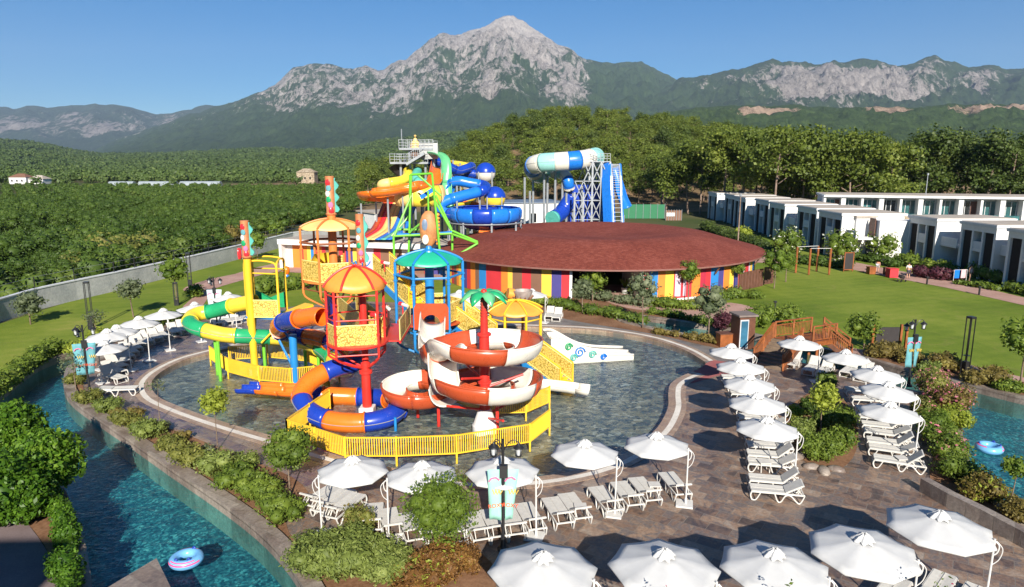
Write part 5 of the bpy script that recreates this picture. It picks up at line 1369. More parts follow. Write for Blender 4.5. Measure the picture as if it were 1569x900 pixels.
# white garden building behind on the lawn
def slab_building(name, p, q, depth, h, label, mats=(M_WHITEW, M_ROOFG), ov=.3, door=True):
    a, b = G(*p), G(*q); d = (b - a).normalized(); n = Vector((-d.y, d.x, 0)); Ln = (b - a).length
    root = empty(name, a, math.atan2(d.y, d.x), label=label, cat='building')
    m = MB(); m.box((Ln / 2, depth / 2, h / 2), (Ln, depth, h)); m.build('wall', mats[0], root)
    m = MB(); m.box((Ln / 2, depth / 2, h + .12), (Ln + ov * 2, depth + ov * 2, .24)); m.build('roof', mats[1], root)
    if door:
        for k in range(max(1, int(Ln / 4))):
            m = MB(); m.box(((k + .5) * Ln / max(1, int(Ln / 4)), -.03, 1.1), (1.2, .08, 1.9)); m.build('window', M_GLSD, root)
    return root
slab_building('service_building', (575,352), (625,349), 8, 3, 'small white building beyond the lawn at the left of the slides')
slab_building('service_building', (772,343), (862,341), 10, 4.2, 'long white shed with grey roof left of the steel slide tower', (M_WHITEW, paint('blue grey sheet roof', (0.16, 0.2, 0.27), .4)))
for i, (p, q, h, lb) in enumerate([((14,279),(40,279),4,'white house with red roof at the far left of the plain'),((44,281),(66,281),3.0,'low white house right of the red roofed one'),((455,279),(482,281),7,'stone coloured gabled house at the foot of the hills')]):
    a, b = A(p[0], p[1], 420), A(q[0], q[1], 420); root = empty('house', (a.x, 420, 0), label=lb, cat='house'); Ln = b.x - a.x
    wm = M_WHITEW if i < 2 else M_RUBBLE
    m = MB(); m.box((Ln / 2, 4, h / 2 - .5), (Ln, 8, h + 1)); m.build('wall', wm, root)
    m = MB(); m.add([(-.4, -.4, h), (Ln + .4, -.4, h), (Ln + .4, 8.4, h), (-.4, 8.4, h), (Ln * .3, 4, h + 2.2), (Ln * .7, 4, h + 2.2)], [(0,1,5,4),(1,2,5),(2,3,4,5),(3,0,4),(3,2,1,0)]); m.build('roof', (STRIPE['brown'] if i == 0 else M_ROOFG if i == 1 else M_RUBBLE), root)
    for k in range(3): m = MB(); m.box((Ln * (k + .6) / 3.4, -.04, h * .5), (Ln * .09, .1, 1.3)); m.build('window', M_GLSD, root)
for i, (x0, x1, py) in enumerate([(160,198,277),(205,262,277),(268,330,280)]):
    a, b = A(x0, py, 380), A(x1, py, 380); h = 1.0; root = empty('greenhouse', (a.x, 380 + i, 0), label=['low pale greenhouse left of the others on the plain', 'long pale greenhouse in the middle of the plain', 'long grey greenhouse nearest the gabled house'][i], cat='greenhouse'); Ln = b.x - a.x
    m = MB(); m.tube([(0, 5, h * .2), (Ln, 5, h * .2)], 2.4, 14); m.build('cover', paint('greenhouse film', (.30, .34, .36), .4), root, smooth=40)
    m = MB()
    for k in range(int(Ln / 6) + 1): m.box((k * 6, 2.4, h * .4), (.2, .2, h + 1.2))
    m.build('frame', M_GREYM, root)

# left retaining wall with fence
wpts = [(-260,588),(-120,542),(0,494),(60,474),(120,459),(180,445),(240,430),(300,415),(345,403),(400,388),(450,374),(520,364)]
wr = empty('wall', G(0, 494), label='long pale grey boundary wall running behind the left lawn', cat='wall')
w0 = G(0, 494); P_ = [G(*p) - w0 for p in wpts]
mb = MB(); strip('', [(p.x, p.y) for p in P_], 0, .3, -.1, 1.75, None, mb=mb); mb.build('wall_body', M_CONC, wr)
mb = MB(); strip('', [(p.x, p.y) for p in P_], -.05, .35, 1.75, 1.85, None, mb=mb); mb.build('wall_cap', M_WHITEB, wr)
mp = MB(); k = 0
for i in range(len(P_) - 1):
    a, b = P_[i], P_[i + 1]; l = (b - a).length; n = max(1, int(l / 2.6))
    for j in range(n):
        c = a.lerp(b, j / n); d_ = (b - a).normalized(); nn = Vector((-d_.y, d_.x, 0)); c = c + nn * .15
        f = MB(); f.box((c.x, c.y, 2.35), (.06, .06, 1.0)); 
        if k < 95: f.build('fence_post', M_BLACKM, wr)
        k += 1
    f = MB()
for z in (2.3, 2.82):
    strip('', [(p.x, p.y) for p in P_], .14, .16, z, z + .02, None, mb=mp)
mp.build('fence_wire', M_GREYM, wr)

# ---------------------------------------------------------------- villas
def villa(px_base, face, depth, label, w=6.6, h=6.4, notch=True, first=False, screens=(0.12, 0.36, 0.60, 0.84), loc=None, rz=None):
    """two-storey block; local +x runs along the front facade, -y is the front (towards the lawn)"""
    root = empty('villa', loc, rz, label=label, cat='villa')
    t_ = .35; W = M_WHITEB
    # frame: roof slab, side walls, deep fins
    m = MB(); m.box((w / 2, depth / 2 + .1, h + .16), (w + .3, depth + .5, .32)); r_ = m.build('roof', M_WHITEB, root)
    m = MB(); m.box((w / 2, depth / 2 + .1, h + .35), (w, depth + .2, .06)); m.build('roof_gravel', M_ROOFG, r_)
    m = MB(); m.box((.0 + t_ / 2, depth / 2, h / 2), (t_, depth, h)); m.box((w - t_ / 2, depth / 2, h / 2), (t_, depth, h)); m.box((w / 2, depth - .15, h / 2), (w - 2 * t_, .3, h)); m.build('wall', M_WHITEW, root)
    m = MB(); m.box((w / 2, .35, h - .3), (w - 2 * t_, .7, .6)); m.box((w / 2, .5, 3.05), (w * .30, .9, .3)); m.build('lintel', M_WHITEW, root)
    for u in (.36, .64): m = MB(); m.box((w * u, .5, h / 2 - .3), (.28, 1.0, h - .6)); m.build('fin', M_WHITEW, root)
    m = MB(); m.box((w / 2, 1.15, h / 2 - .3), (w - 2 * t_, .1, h - .6)); m.build('back_panel', M_WHITEB, root)
    for u in (.20, .80):
        s_ = MB(); s_.box((w * u, .30, h / 2 - .3), (w * .27, .12, h - .62)); 
        for k in range(9): s_.box((w * u - w * .105 + k * w * .026, .22, h / 2 - .3), (.04, .05, h - .62))
        s_.build('screen', M_DARKP, root)
    for z in (1.35, 4.35):
        g = MB(); g.box((w * .5, 1.07, z), (w * .2, .06, 2.2)); g.build('window', M_GLSD, root)
    b = MB(); b.box((w * .5, .08, 3.55), (w * .27, .05, .9)); b.build('balcony', M_WHITEB, root)
    return root
def villa_row(p0, p1, n, depth, labels, h=6.4, gapf=.28, stepf=0.06, group=None):
    a, b = G(*p0), G(*p1); d = (b - a).normalized(); l = (b - a).length / n; rz = math.atan2(d.y, d.x)
    nrm = Vector((-d.y, d.x, 0))
    for i in range(n):
        c = a + d * (l * i) + nrm * (0.9 * (i % 2))
        o = villa(None, None, depth, labels[i], w=l * (1 - gapf), h=h, loc=(c.x, c.y, 0), rz=rz)
        if group: o['group'] = group
        m = MB(); wl = l * gapf   # recessed link with balcony
        m.box((l - wl / 2 + .0, depth / 2 + 2.2, h / 2 - .2), (wl - .02, depth - 2.6, h - .4)); m.build('link_wall', M_WHITEW, o)
        m = MB(); m.box((l - wl / 2, 1.7, 3.0), (wl - .02, 2.2, .25)); m.box((l - wl / 2, .7, 3.5), (wl - .02, .12, .9)); m.build('link_balcony', M_WHITEB, o)
        m = MB(); m.box((l - wl / 2, 3.3, 4.4), (wl * .5, .1, 2.2)); m.build('link_screen', M_BROWNP, o)
        m = MB(); m.box((l - wl / 2, 3.3, 1.3), (wl * .8, .1, 2.3)); m.build('link_window', M_GLSD, o)
# far row runs away from the camera: base from (1300,398) at its near end to (1078,336) far end
la = ['white villa at the far end of the villa row beside the pines', 'white villa, second from the far end of the row', 'white villa, third from the far end with crimson climber', 'white villa in the middle of the far row',
      'white villa left of the first flowering tree', 'white villa behind the first flowering tree', 'white villa at the near end of the far row beside the stone wall']
villa_row((1084,334), (1300,402), 7, 8, la, h=5.7, group='white two storey villas of the far row')
villa_row((1386,402), (1640,466), 3, 9, ['white villa nearest the stone faced wall in the near row', 'white villa in the near row behind the purple hedge', 'white villa in the near row at the right edge'], h=5.7, gapf=.34, group='white two storey villas of the near row')
a, b = G(1364, 394), G(1394, 394)
m = MB(); m.bar((a.x, a.y + 1.5, 2.75), (b.x + 3, b.y + 1.5, 2.75), .5, 5.5); tag(m.build('stone_wall', M_RUBBLE, origin=(a.x, a.y + 6, 0)), 'tan rubble stone wall between the two villa rows', 'wall')
# end house by the stone wall
o = empty('villa', G(1307, 398), 0.05, label='plain white block villa left of the stone faced wall', cat='villa')
m = MB(); m.box((1.25, 3, 2.75), (2.5, 6, 5.5)); m.box((3.55, 3.6, 2.7), (1.2, 6, 5.4)); m.build('wall', M_WHITEW, o)
m = MB(); m.box((1.3, 3.1, 5.62), (2.9, 6.6, .24)); m.box((3.6, 3.7, 5.5), (1.5, 6.3, .2)); m.build('roof', M_ROOFG, o)
m = MB(); m.box((2.72, .6, 2.8), (.42, .3, 4.6)); m.build('screen', M_BROWNP, o)
# long back building
L0, L1 = A(1262, 330, 118), A(1700, 348, 106)
d = Vector((L1.x - L0.x, L1.y - L0.y, 0)); ln = d.length
bb = empty('hotel_wing', (L0.x, L0.y, 0), math.atan2(d.y, d.x), label='long white two storey hotel wing with teal glass behind the villas', cat='building')
hB = 6.9
m = MB(); m.box((ln / 2, 5, hB + .1), (ln + .5, 11, .35)); r_ = m.build('roof', M_WHITEB, bb)
m = MB(); m.box((ln / 2, 5, hB + .3), (ln, 10.4, .06)); m.build('roof_gravel', M_ROOFG, r_)
m = MB(); m.box((ln / 2, 6, hB / 2 - .1), (ln, 8, hB - .2)); m.box((ln / 2, .8, 3.2), (ln, 2.6, .3)); m.build('wall', M_WHITEW, bb)
nb_ = 14; 
for k in range(nb_ + 1):
    m = MB(); x = ln * k / nb_; m.box((x, 1.0, hB / 2), (.7 if k % 2 else .35, 2.2, hB - .25)); m.build('fin', M_WHITEW, bb)
    if k < nb_:
        w_ = MB(); w_.box((x + ln / nb_ / 2, 1.9, 4.9), (ln / nb_ * .78, .1, 2.8)); q_ = w_.build('window', M_GLS if k % 4 != 3 else M_GLSD, bb)
        f = MB(); 
        for j in range(4): f.box((x + ln / nb_ * (.12 + .25 * j), 1.8, 4.9), (.08, .08, 2.8))
        f.build('frame', M_WHITEB, q_)
        if k in (0, 7): s_ = MB(); s_.box((x + ln / nb_ * .8, 1.7, 4.9), (ln / nb_ * .35, .1, 2.9)); s_.build('screen', M_BROWNP, bb)
        bl = MB(); bl.box((x + ln / nb_ / 2, .1, 3.75), (ln / nb_ - .8, .06, .9)); bl.build('balcony_glass', M_GLS, bb)
for i, (p, h, lb) in enumerate([((1411,345), 14, 'tall thin pale lamp mast behind the right villas'), ((1129,398), 11, 'tall bare wooden pole before the far villas')]):
    g = G(p[0], p[1] + (20 if i == 0 else 0)); 
    rt = empty('mast', g, label=lb, cat='pole'); m = MB(); m.tube([(0, 0, 0), (0, 0, h * .75)], [.12, .06], 8); m.build('pole', M_GREYM if i == 0 else M_BARKP, rt)
    m = MB(); m.cyl((0, 0, h * .75), (0, 0, h * .75 + .35), .16, 10); m.build('head', M_GREYM, rt)
# green sport fence, red hoarding beyond the roof
for i, (p, q, h, mt, lb, cat) in enumerate([((952,335),(1018,335),3.2,paint('green mesh', (.02,.16,.07), .7),'green mesh screen fence beyond the round roof','fence'),((1020,338),(1044,338),2.2,STRIPE['brown'],'red brown hoarding with white notice at the foot of the pines','hoarding')]):
    a, b = G(*p), G(*q); rt = empty('screen_fence' if i == 0 else 'hoarding', a, label=lb, cat=cat); d_ = b - a
    m = MB(); m.bar((0, 0, h / 2), (d_.x, d_.y, h / 2), .06, h); m.build('panel', mt, rt)
    for k in range(7): m = MB(); m.cyl((d_.x * k / 6, d_.y * k / 6 - .1, 0), (d_.x * k / 6, d_.y * k / 6 - .1, h + .2), .06, 6); m.build('post', M_GREYM, rt)
    if i: m = MB(); m.box((d_.x * .3, d_.y * .3 - .1, h * .6), (1.8, .04, .8)); m.build('notice', M_WHITEW, rt)

# ---------------------------------------------------------------- wooden bridge over the canal
M_TEAK = paint('orange brown teak', (0.29, 0.088, 0.022), 0.5, 0.3, scale=2.0)
M_TEAKD = paint('dark teak', (0.13, 0.05, 0.025), 0.6, 0.25)
def make_bridge():
    """steps up from the deck, landing along the canal and steps down to the far bank"""
    a = G(1182, 562); b = G(1206, 522)
    zt = 1.25
    p0 = G(1180, 560); p1 = G(1212, 517, zt); p2 = G(1262, 510, zt); p3 = G(1300, 537)
    root = empty('wooden_bridge', (p0.x, p0.y, 0), label='orange brown timber bridge with railings and stairs over the canal', cat='bridge')
    o_ = Vector((p0.x, p0.y, 0))
    W = 1.9
    def rail(pa, pb, tag_='railing'):
        """railing between two floor points"""
        pa = Vector(pa) - o_; pb = Vector(pb) - o_; l = (pb - pa).length; m = MB(); n = max(1, round(l / 1.5)); up = Vector((0, 0, 1))
        for k in range(n + 1): c = pa.lerp(pb, k / n); m.bar(c - up * .1, c + up * 1.08, .1)
        m.bar(pa + up * 1.05, pb + up * 1.05, .11, .07); m.bar(pa + up * .82, pb + up * .82, .05); m.bar(pa + up * .14, pb + up * .14, .05)
        k = int(l / .125)
        for j in range(1, k): c = pa.lerp(pb, j / k); m.bar(c + up * .14, c + up * .83, .035)
        m.build(tag_, M_TEAK, root)
    def flight(pa, pb, name='stairs', n=8):
        pa = Vector(pa); pb = Vector(pb); h = Vector((pb.x - pa.x, pb.y - pa.y, 0)); l = h.length; d = h.normalized(); s_ = Vector((-d.y, d.x, 0)) * W / 2
        m = MB(); u = Vector((0, 0, 1))
        for k in range(n):
            c = pa + d * (l * (k + .5) / n); z = pa.z + (pb.z - pa.z) * (k + 1) / n
            c0 = Vector((c.x, c.y, z)) - o_; m.bar(c0 - s_, c0 + s_, l / n * .92, .06)
            m.bar(c0 - s_ - d * l / n * .45 - u * .09, c0 + s_ - d * l / n * .45 - u * .09, .03, .14)
        m.build(name, paint('worn grey brown treads', (0.22, 0.16, 0.11), .7, .2), root)
        m = MB()
        for e in (-1, 1): m.bar(pa + s_ * e - o_ + u * -.02, pb + s_ * e - o_ - u * .1, .08, .28)
        m.build('stringer', M_TEAKD, root)
        for e in (-1, 1): rail(pa + s_ * e, pb + s_ * e)
        return d, s_
    f1 = G(1176, 564); t1 = G(1206, 523, zt)
    flight(Vector((f1.x, f1.y, 0)), Vector((t1.x, t1.y, zt)), n=8)
    d = Vector((G(1290, 512, zt).x - t1.x, G(1290, 512, zt).y - t1.y, 0)).normalized()
    # landing 1, joined deck crossing the water
    la_ = Vector((t1.x, t1.y, zt)) ; lb_ = G(1262, 515, zt)
    n_ = Vector((-(lb_ - la_).normalized().y, (lb_ - la_).normalized().x, 0))
    m = MB(); D_ = (lb_ - la_)
    k = int(D_.length / .16)
    for j in range(k + 1): c = la_.lerp(lb_, j / k) - o_; m.bar(c - n_ * 1.0, c + n_ * 1.1, .145, .05)
    m.build('deck_boards', M_TEAK, root)
    m = MB()
    for e in (-.95, 1.05): m.bar(la_ + n_ * e - o_ - Vector((0, 0, .15)), lb_ + n_ * e - o_ - Vector((0, 0, .15)), .12, .24)
    m.build('beam', M_TEAK, root)
    rail(la_ + n_ * 1.05, lb_ + n_ * 1.05); rail(la_ - n_ * .95 + D_.normalized() * 1.2, lb_ - n_ * .95)
    e3 = G(1302, 547); e3 = Vector((e3.x, e3.y, 0))
    flight(Vector((e3.x, e3.y, 0)), Vector((lb_.x, lb_.y, zt)) + n_ * .0, n=7)
    for (u, v) in ((0.02, -.95), (.5, -.95), (.98, -.95), (.5, 1.05), (.98, 1.05), (0.02, 1.05)):
        c = la_ + D_ * u + n_ * v - o_; m = MB(); m.bar((c.x, c.y, -.9), (c.x, c.y, zt - .1), .16); m.build('post', M_TEAK, root)
make_bridge()
# booth and side box
bo = empty('booth', G(1139, 537), 0.18, label='dark brown booth with a blue glass door beside the bridge', cat='booth')
m = MB(); m.box((.25, .7, 1.15), (1.15, 1.2, 2.3)); m.build('body', M_TEAKD, bo)
m = MB(); m.box((.25, .7, 2.36), (1.4, 1.45, .12)); m.build('roof', paint('grey brown roof', (.2, .16, .14), .7), bo)
m = MB(); m.box((.0, .07, 1.1), (.62, .06, 2.0)); dd = m.build('door', M_WHITEB, bo); m = MB(); m.box((.0, .03, 1.12), (.5, .04, 1.8)); m.build('pane', mat_glassy('blue door glass', (.06, .2, .32)), dd)
o = empty('counter', G(1114, 532), .18, label='small brown wooden counter left of the dark booth', cat='counter'); m = MB(); m.box((.1, .3, .45), (1.3, .7, .9)); m.build('body', M_TEAK, o); m = MB(); m.box((.1, .3, .93), (1.4, .8, .06)); m.build('top', M_TEAKD, o)
o = empty('panel_screen', G(1357, 537), .05, label='dark panel with timber posts right of the round tree', cat='screen')
m = MB(); m.box((0, 0, .85), (1.6, .1, 1.5)); m.build('panel', M_DARKP, o)
for x in (-1.0, .95, 1.35): m = MB(); m.box((x, 0, .9), (.14, .14, 1.8)); m.build('post', M_TEAK, o)
# swing frame of timber posts and rail on the lawn
sw = empty('pergola_frame', G(1236, 418), label='open frame of four orange timber posts on the right lawn', cat='frame')
s0 = G(1236, 418); tops = []
for p in ((1219,418),(1239,421),(1251,416),(1270,421)):
    g = G(*p) - s0; m = MB(); m.cyl((g.x, g.y, 0), (g.x, g.y, 3.0), .12, 8); m.build('post', M_TEAK, sw); tops.append(g + Vector((0, 0, 3.0)))
m = MB(); m.tube([tops[0], tops[2]], .03, 6); m.tube([tops[1], tops[3]], .03, 6); m.build('top_rail', M_WMETAL, sw)
# sign board, bin boxes along the path
o = empty('sign_board', G(1299, 416), .1, label='black sign board in timber frame on the lawn edge', cat='sign')
m = MB(); m.box((0, 0, 1.2), (1.0, .08, 1.9)); m.build('board', M_DARKP, o); m = MB(); m.box((-.55, 0, 1.15), (.1, .12, 2.3)); m.box((.55, 0, 1.15), (.1, .12, 2.3)); m.box((0, 0, 2.2), (1.2, .12, .1)); m.box((0, 0, .2), (1.2, .12, .1)); m.build('frame', M_TEAK, o)
for p, c, s_, lb in (((1334,420), M_TEAK, (.75, .7, .8), 'orange wooden box beside the bending person'), ((1356,421), M_TEAKD, (.35, .4, .8), 'thin dark wooden box on the path'), ((1366,425), STRIPE['red'], (1.0, .8, .95), 'bright red box standing on the path edge')):
    o = empty('box', G(*p), .1, label=lb, cat='box'); m = MB(); m.box((0, 0, s_[2] / 2), s_); m.build('body', c, o, bevel=.03); m = MB(); m.box((0, 0, s_[2] + .03), (s_[0] + .08, s_[1] + .08, .06)); m.build('lid', c, o)
# low stone wall at the lower right
a = [G(*p) for p in ((1420,752),(1460,775),(1510,800),(1569,832),(1640,872))]
mb = MB(); strip('', [(p.x - a[0].x, p.y - a[0].y) for p in a], -.35, 0, 0, .55, None, mb=mb); o = mb.build('planter_wall', M_STONE, origin=None); o.location = (a[0].x, a[0].y, 0); tag(o, 'low slate retaining wall in front of the lower right planting', 'wall')
for i, p in enumerate([(1243,716),(1262,722),(1281,720),(1224,700)]):
    g = G(*p); m = MB(); rr = .3
    m.lathe([(0, .22), (.15, .2), (.27, .12), (.33, 0), (.3, -.05)], (0, 0, 0), 9); o = m.build('rock', M_STONE, smooth=True); o.location = g; o.scale = (1.2 + .3 * (i % 2), .8, .8); o.rotation_euler = (0, 0, i * 1.3); tag(o, 'pale boulder edging the planting island, %s from the left' % ['third', 'fourth', 'second', 'first'][[0, 1, 2, 3].index(i)] if False else ['pale boulder under the dense shrub of the island', 'largest pale boulder at the near tip of the island', 'pale boulder at the right tip of the island', 'small pale boulder beside the last lounger'][i], 'boulder')
# unseen block added behind the camera to shade the lower left corner
hb = empty('unseen_shade_block', (-19.0, -6.0, 0), 0.05, label='unseen white block added behind the viewpoint to shade the dark terrace', cat='building')
m = MB(); m.box((0, -4, 7.0), (16, 8, 14.0)); m.build('wall', M_WHITEW, hb); m = MB(); m.box((0, -4, 14.15), (16.4, 8.4, .3)); m.build('roof', M_ROOFG, hb)  # wall and roof of the unseen shade block
# ================================================================ NEAR PLAY STRUCTURES
def gp(name, c, rough=0.28, var=0.07): return paint(name, c, rough, var, scale=1.3, spec=0.5)
P_RED = gp('red painted steel', (0.62, 0.035, 0.025), .38); P_YEL = gp('yellow painted steel', (0.80, 0.50, 0.03), .38); P_BLUE = gp('blue painted steel', (0.02, 0.22, 0.55), .38)
P_ORS = gp('orange painted steel', (0.66, 0.20, 0.045), .4); P_GRN = gp('lime green painted steel', (0.16, 0.50, 0.04), .4)
F_ORANGE = gp('orange fibreglass', (0.80, 0.17, 0.015)); F_BLUE = gp('deep blue fibreglass', (0.012, 0.045, 0.36)); F_WHITE = gp('cream white fibreglass', (0.70, 0.66, 0.58)); F_RUST = gp('red brown fibreglass', (0.46, 0.075, 0.025))
F_GREEN = gp('green fibreglass', (0.02, 0.33, 0.13)); F_YEL = gp('yellow fibreglass', (0.82, 0.60, 0.05)); F_LBLUE = gp('mid blue fibreglass', (0.015, 0.17, 0.62)); F_DBLUE = gp('royal blue fibreglass', (0.01, 0.05, 0.38)); F_TEAL = gp('teal fibreglass', (0.10, 0.42, 0.36))
F_CANO = gp('orange canopy', (0.86, 0.33, 0.05), .45); F_CANY = gp('pale yellow canopy', (0.88, 0.58, 0.20), .5); F_CANG = gp('green canopy', (0.02, 0.42, 0.24), .4); F_LIME = gp('light green fibreglass', (0.12, 0.45, 0.20))
def mat_panel():
    m, t = nodes('yellow cut out flower panel'); co = obj(t); v = t.nodes.new('ShaderNodeTexVoronoi'); v.feature = 'DISTANCE_TO_EDGE'; v.inputs['Scale'].default_value = 5.5; L(t, co, v.inputs['Vector'])
    n1 = nz(t, 5.5, 3, 0.6, co, dist=1.2); f = math_(t, 'ADD', v.outputs['Distance'], math_(t, 'MULTIPLY', math_(t, 'SUBTRACT', n1, 0.5), 0.35))
    c = ramp(t, f, [(0.03, (0.28, 0.19, 0.03)), (0.09, (0.62, 0.42, 0.06)), (0.16, (0.74, 0.58, 0.20)), (0.3, (0.66, 0.43, 0.06))])
    finish(t, c, 0.45, f, 0.5, 0.03); return m
M_FLOWER = mat_panel()
def arch(name, parent, mat, pts, r, n=8, sub=6):
    m = MB(); m.tube(catmull(pts, sub), r, n); return m.build(name, mat, parent, smooth=40)
def panel(parent, a, b, z0, z1, slope=0.0, curved=0.0, off=None):
    """flower panel between plan points a and b; slope lifts the b end"""
    ax, ay = a; bx_, by = b; d = Vector((bx_ - ax, by - ay, 0)); l = d.length; d.normalize(); n = Vector((-d.y, d.x, 0))
    k = max(1, int(6 * (curved > 0)) or 1); pts = []
    for i in range(k + 1):
        u = i / k; c = Vector((ax, ay, 0)) + d * l * u + n * curved * math.sin(math.pi * u); pts.append((c, slope * u))
    m = MB()
    for (c0, s0), (c1, s1) in zip(pts[:-1], pts[1:]):
        vs = []
        for c, s_ in ((c0, s0), (c1, s1)):
            for o_ in (-.015, .015):
                for z in (z0, z1): vs.append(c + n * o_ + Vector((0, 0, z + s_)))
        m.add(vs, [(0,1,5,4),(2,6,7,3),(1,3,7,5),(0,4,6,2),(0,2,3,1),(4,5,7,6)])
    p = m.build('flower_panel', M_FLOWER, parent)
    f = MB(); top = [c + Vector((0, 0, z1 + s_)) for c, s_ in pts]; bot = [c + Vector((0, 0, z0 + s_)) for c, s_ in pts]
    f.tube(top, .03, 6); f.tube(bot, .03, 6); f.tube([bot[0], top[0]], .03, 6); f.tube([bot[-1], top[-1]], .03, 6)
    f.build('panel_rim', gp('pale yellow rim', (0.85, 0.72, 0.25), .4), p)
    return p
def dome(parent, zr, za, r, n, ang, cmat, rmat, rr=.05, drop=0.0, name='canopy', squash=None):
    """ribbed dome canopy with n posts"""
    m = MB(); rings = 6; sub = 5; vs = []; fs = []; K = n * sub
    def rp(u, a_, s_):
        a0 = ang + 2 * math.pi * a_ / n; a1 = a0 + 2 * math.pi / n
        p = Vector((math.cos(a0), math.sin(a0))).lerp(Vector((math.cos(a1), math.sin(a1))), s_); q = p.normalized()
        p = p.lerp(q, .45) * r * u; z = zr + (za - zr) * math.cos(u * math.pi / 2) ** .8 if u < 1 else zr
        return (p.x, p.y, z - (.10 * math.sin(math.pi * s_) * u))
    for i in range(rings + 1):
        u = .04 + .96 * i / rings
        for k in range(K): vs.append(rp(u, k // sub, (k % sub) / sub))
    for i in range(rings):
        for k in range(K): fs.append((i * K + k, (i + 1) * K + k, (i + 1) * K + (k + 1) % K, i * K + (k + 1) % K))
    m.add(vs, fs); o = m.build(name, cmat, parent, smooth=30); s_ = o.modifiers.new('t', 'SOLIDIFY'); s_.thickness = .03
    m = MB()
    for k in range(n):
        m.tube([Vector(rp(.05 + .95 * j / 8, k, 0)) * 1.0 + Vector((0, 0, .05)) for j in range(9)], rr, 8)
    m.build('canopy_ribs', rmat, parent, smooth=40)
    return [(math.cos(ang + 2 * math.pi * k / n) * r, math.sin(ang + 2 * math.pi * k / n) * r) for k in range(n)]
def totem(parent, x, y, z0, z1, w, tilt=0.0):
    """carved orange post with bright painted marks"""
    m = MB(); h = z1 - z0
    m.tube([(x, y, z0), (x, y, z0 + .12), (x, y, z0 + .2), (x, y, z1)], [w * .4, w * .62, w * .5, w * .5], 10); o = m.build('totem_pole', gp('orange brown totem', (0.52, 0.19, 0.07), .5, .15), parent, smooth=40)
    f = MB(); vs = []
    n = 14
    for i in range(n + 1):
        z = z0 + h * (.1 + .85 * i / n); d = w * (.55 + .22 * math.sin(i * 1.3)); vs.append((x + w * .1, y, z)); vs.append((x + w * .2 + d, y, z))
    fs = [(2 * i, 2 * i + 1, 2 * i + 3, 2 * i + 2) for i in range(n)]
    f.add([(a, b - .04, c) for a, b, c in vs] + [(a, b + .04, c) for a, b, c in vs], fs + [tuple(j + 2 * (n + 1) for j in q[::-1]) for q in fs] + [(2 * i + 1, 2 * i + 1 + 2 * (n + 1), 2 * i + 3 + 2 * (n + 1), 2 * i + 3) for i in range(n)])
    f.build('wing_plate', F_TEAL, o)
    rg_ = random.Random(int(x * 10))
    cols = [F_RED_, M_PINKP, F_GREEN, F_WHITE, M_TEAL, F_RED_]
    for k in range(6):
        z = z0 + h * (.14 + .14 * k); dd = MB(); a = -1.57 + rg_.uniform(-.7, .5)
        c = Vector((x + math.cos(a) * w * .5, y + math.sin(a) * w * .5, z)); dd.lathe([(0, .03), (w * .2, .02), (w * .25, 0), (w * .2, -.03)], (0, 0, 0), 8)
        q = dd.build('painted_mark', cols[k], o, smooth=True); q.location = c; q.rotation_euler = (math.pi / 2, 0, a + math.pi / 2); q.scale = (1.2, 1.5, 1)
    return o
F_RED_ = gp('bright red enamel', (0.70, 0.03, 0.04))
def frame_tower(name, label, base, posts, zf, zt, pm, r, zbase=-.35):
    root = empty(name, (base.x, base.y, 0), label=label, cat='play tower')
    return root
SEAM = gp('dull grey sealing seam', (.25, .25, .25), .6)
def sections(root, path, rad, cols, seg, mats_n='tube_section', n=16, gap=.0, flange=None, sub=6, half=False, thick=.05, startc=0):
    """tube slide: path in the parent's coordinates, split into coloured sections by length"""
    P_ = catmull(path, sub); cur = [P_[0]]; acc = 0; k = startc
    def emit(c, k):
        m = MB(); m.tube(c, rad, n, caps=False); o = m.build(mats_n, cols[k % len(cols)], root, smooth=True)
        s_ = o.modifiers.new('wall', 'SOLIDIFY'); s_.thickness = thick; s_.offset = -1
        e = MB(); d = (c[-1] - c[-2]).normalized(); e.tube([c[-1] - d * .035, c[-1] + d * .035], rad + .055, n, caps=True); fl = e.build('flange', flange or cols[k % len(cols)], o, smooth=35)
        sm_ = MB(); sm_.tube([p + Vector((0, 0, rad * .02)) + (c[min(i_ + 1, len(c) - 1)] - c[max(i_ - 1, 0)]).cross(Vector((0, 0, 1))).normalized() * (rad + .012) for i_, p in enumerate(c)], .022, 5); sm_.build('seam', SEAM, o)
    for i in range(1, len(P_)):
        acc += (P_[i] - P_[i - 1]).length; cur.append(P_[i])
        if acc >= seg and len(cur) > 2:
            emit(cur, k); cur = [P_[i]]; acc = 0; k += 1
    if len(cur) > 2: emit(cur, k)
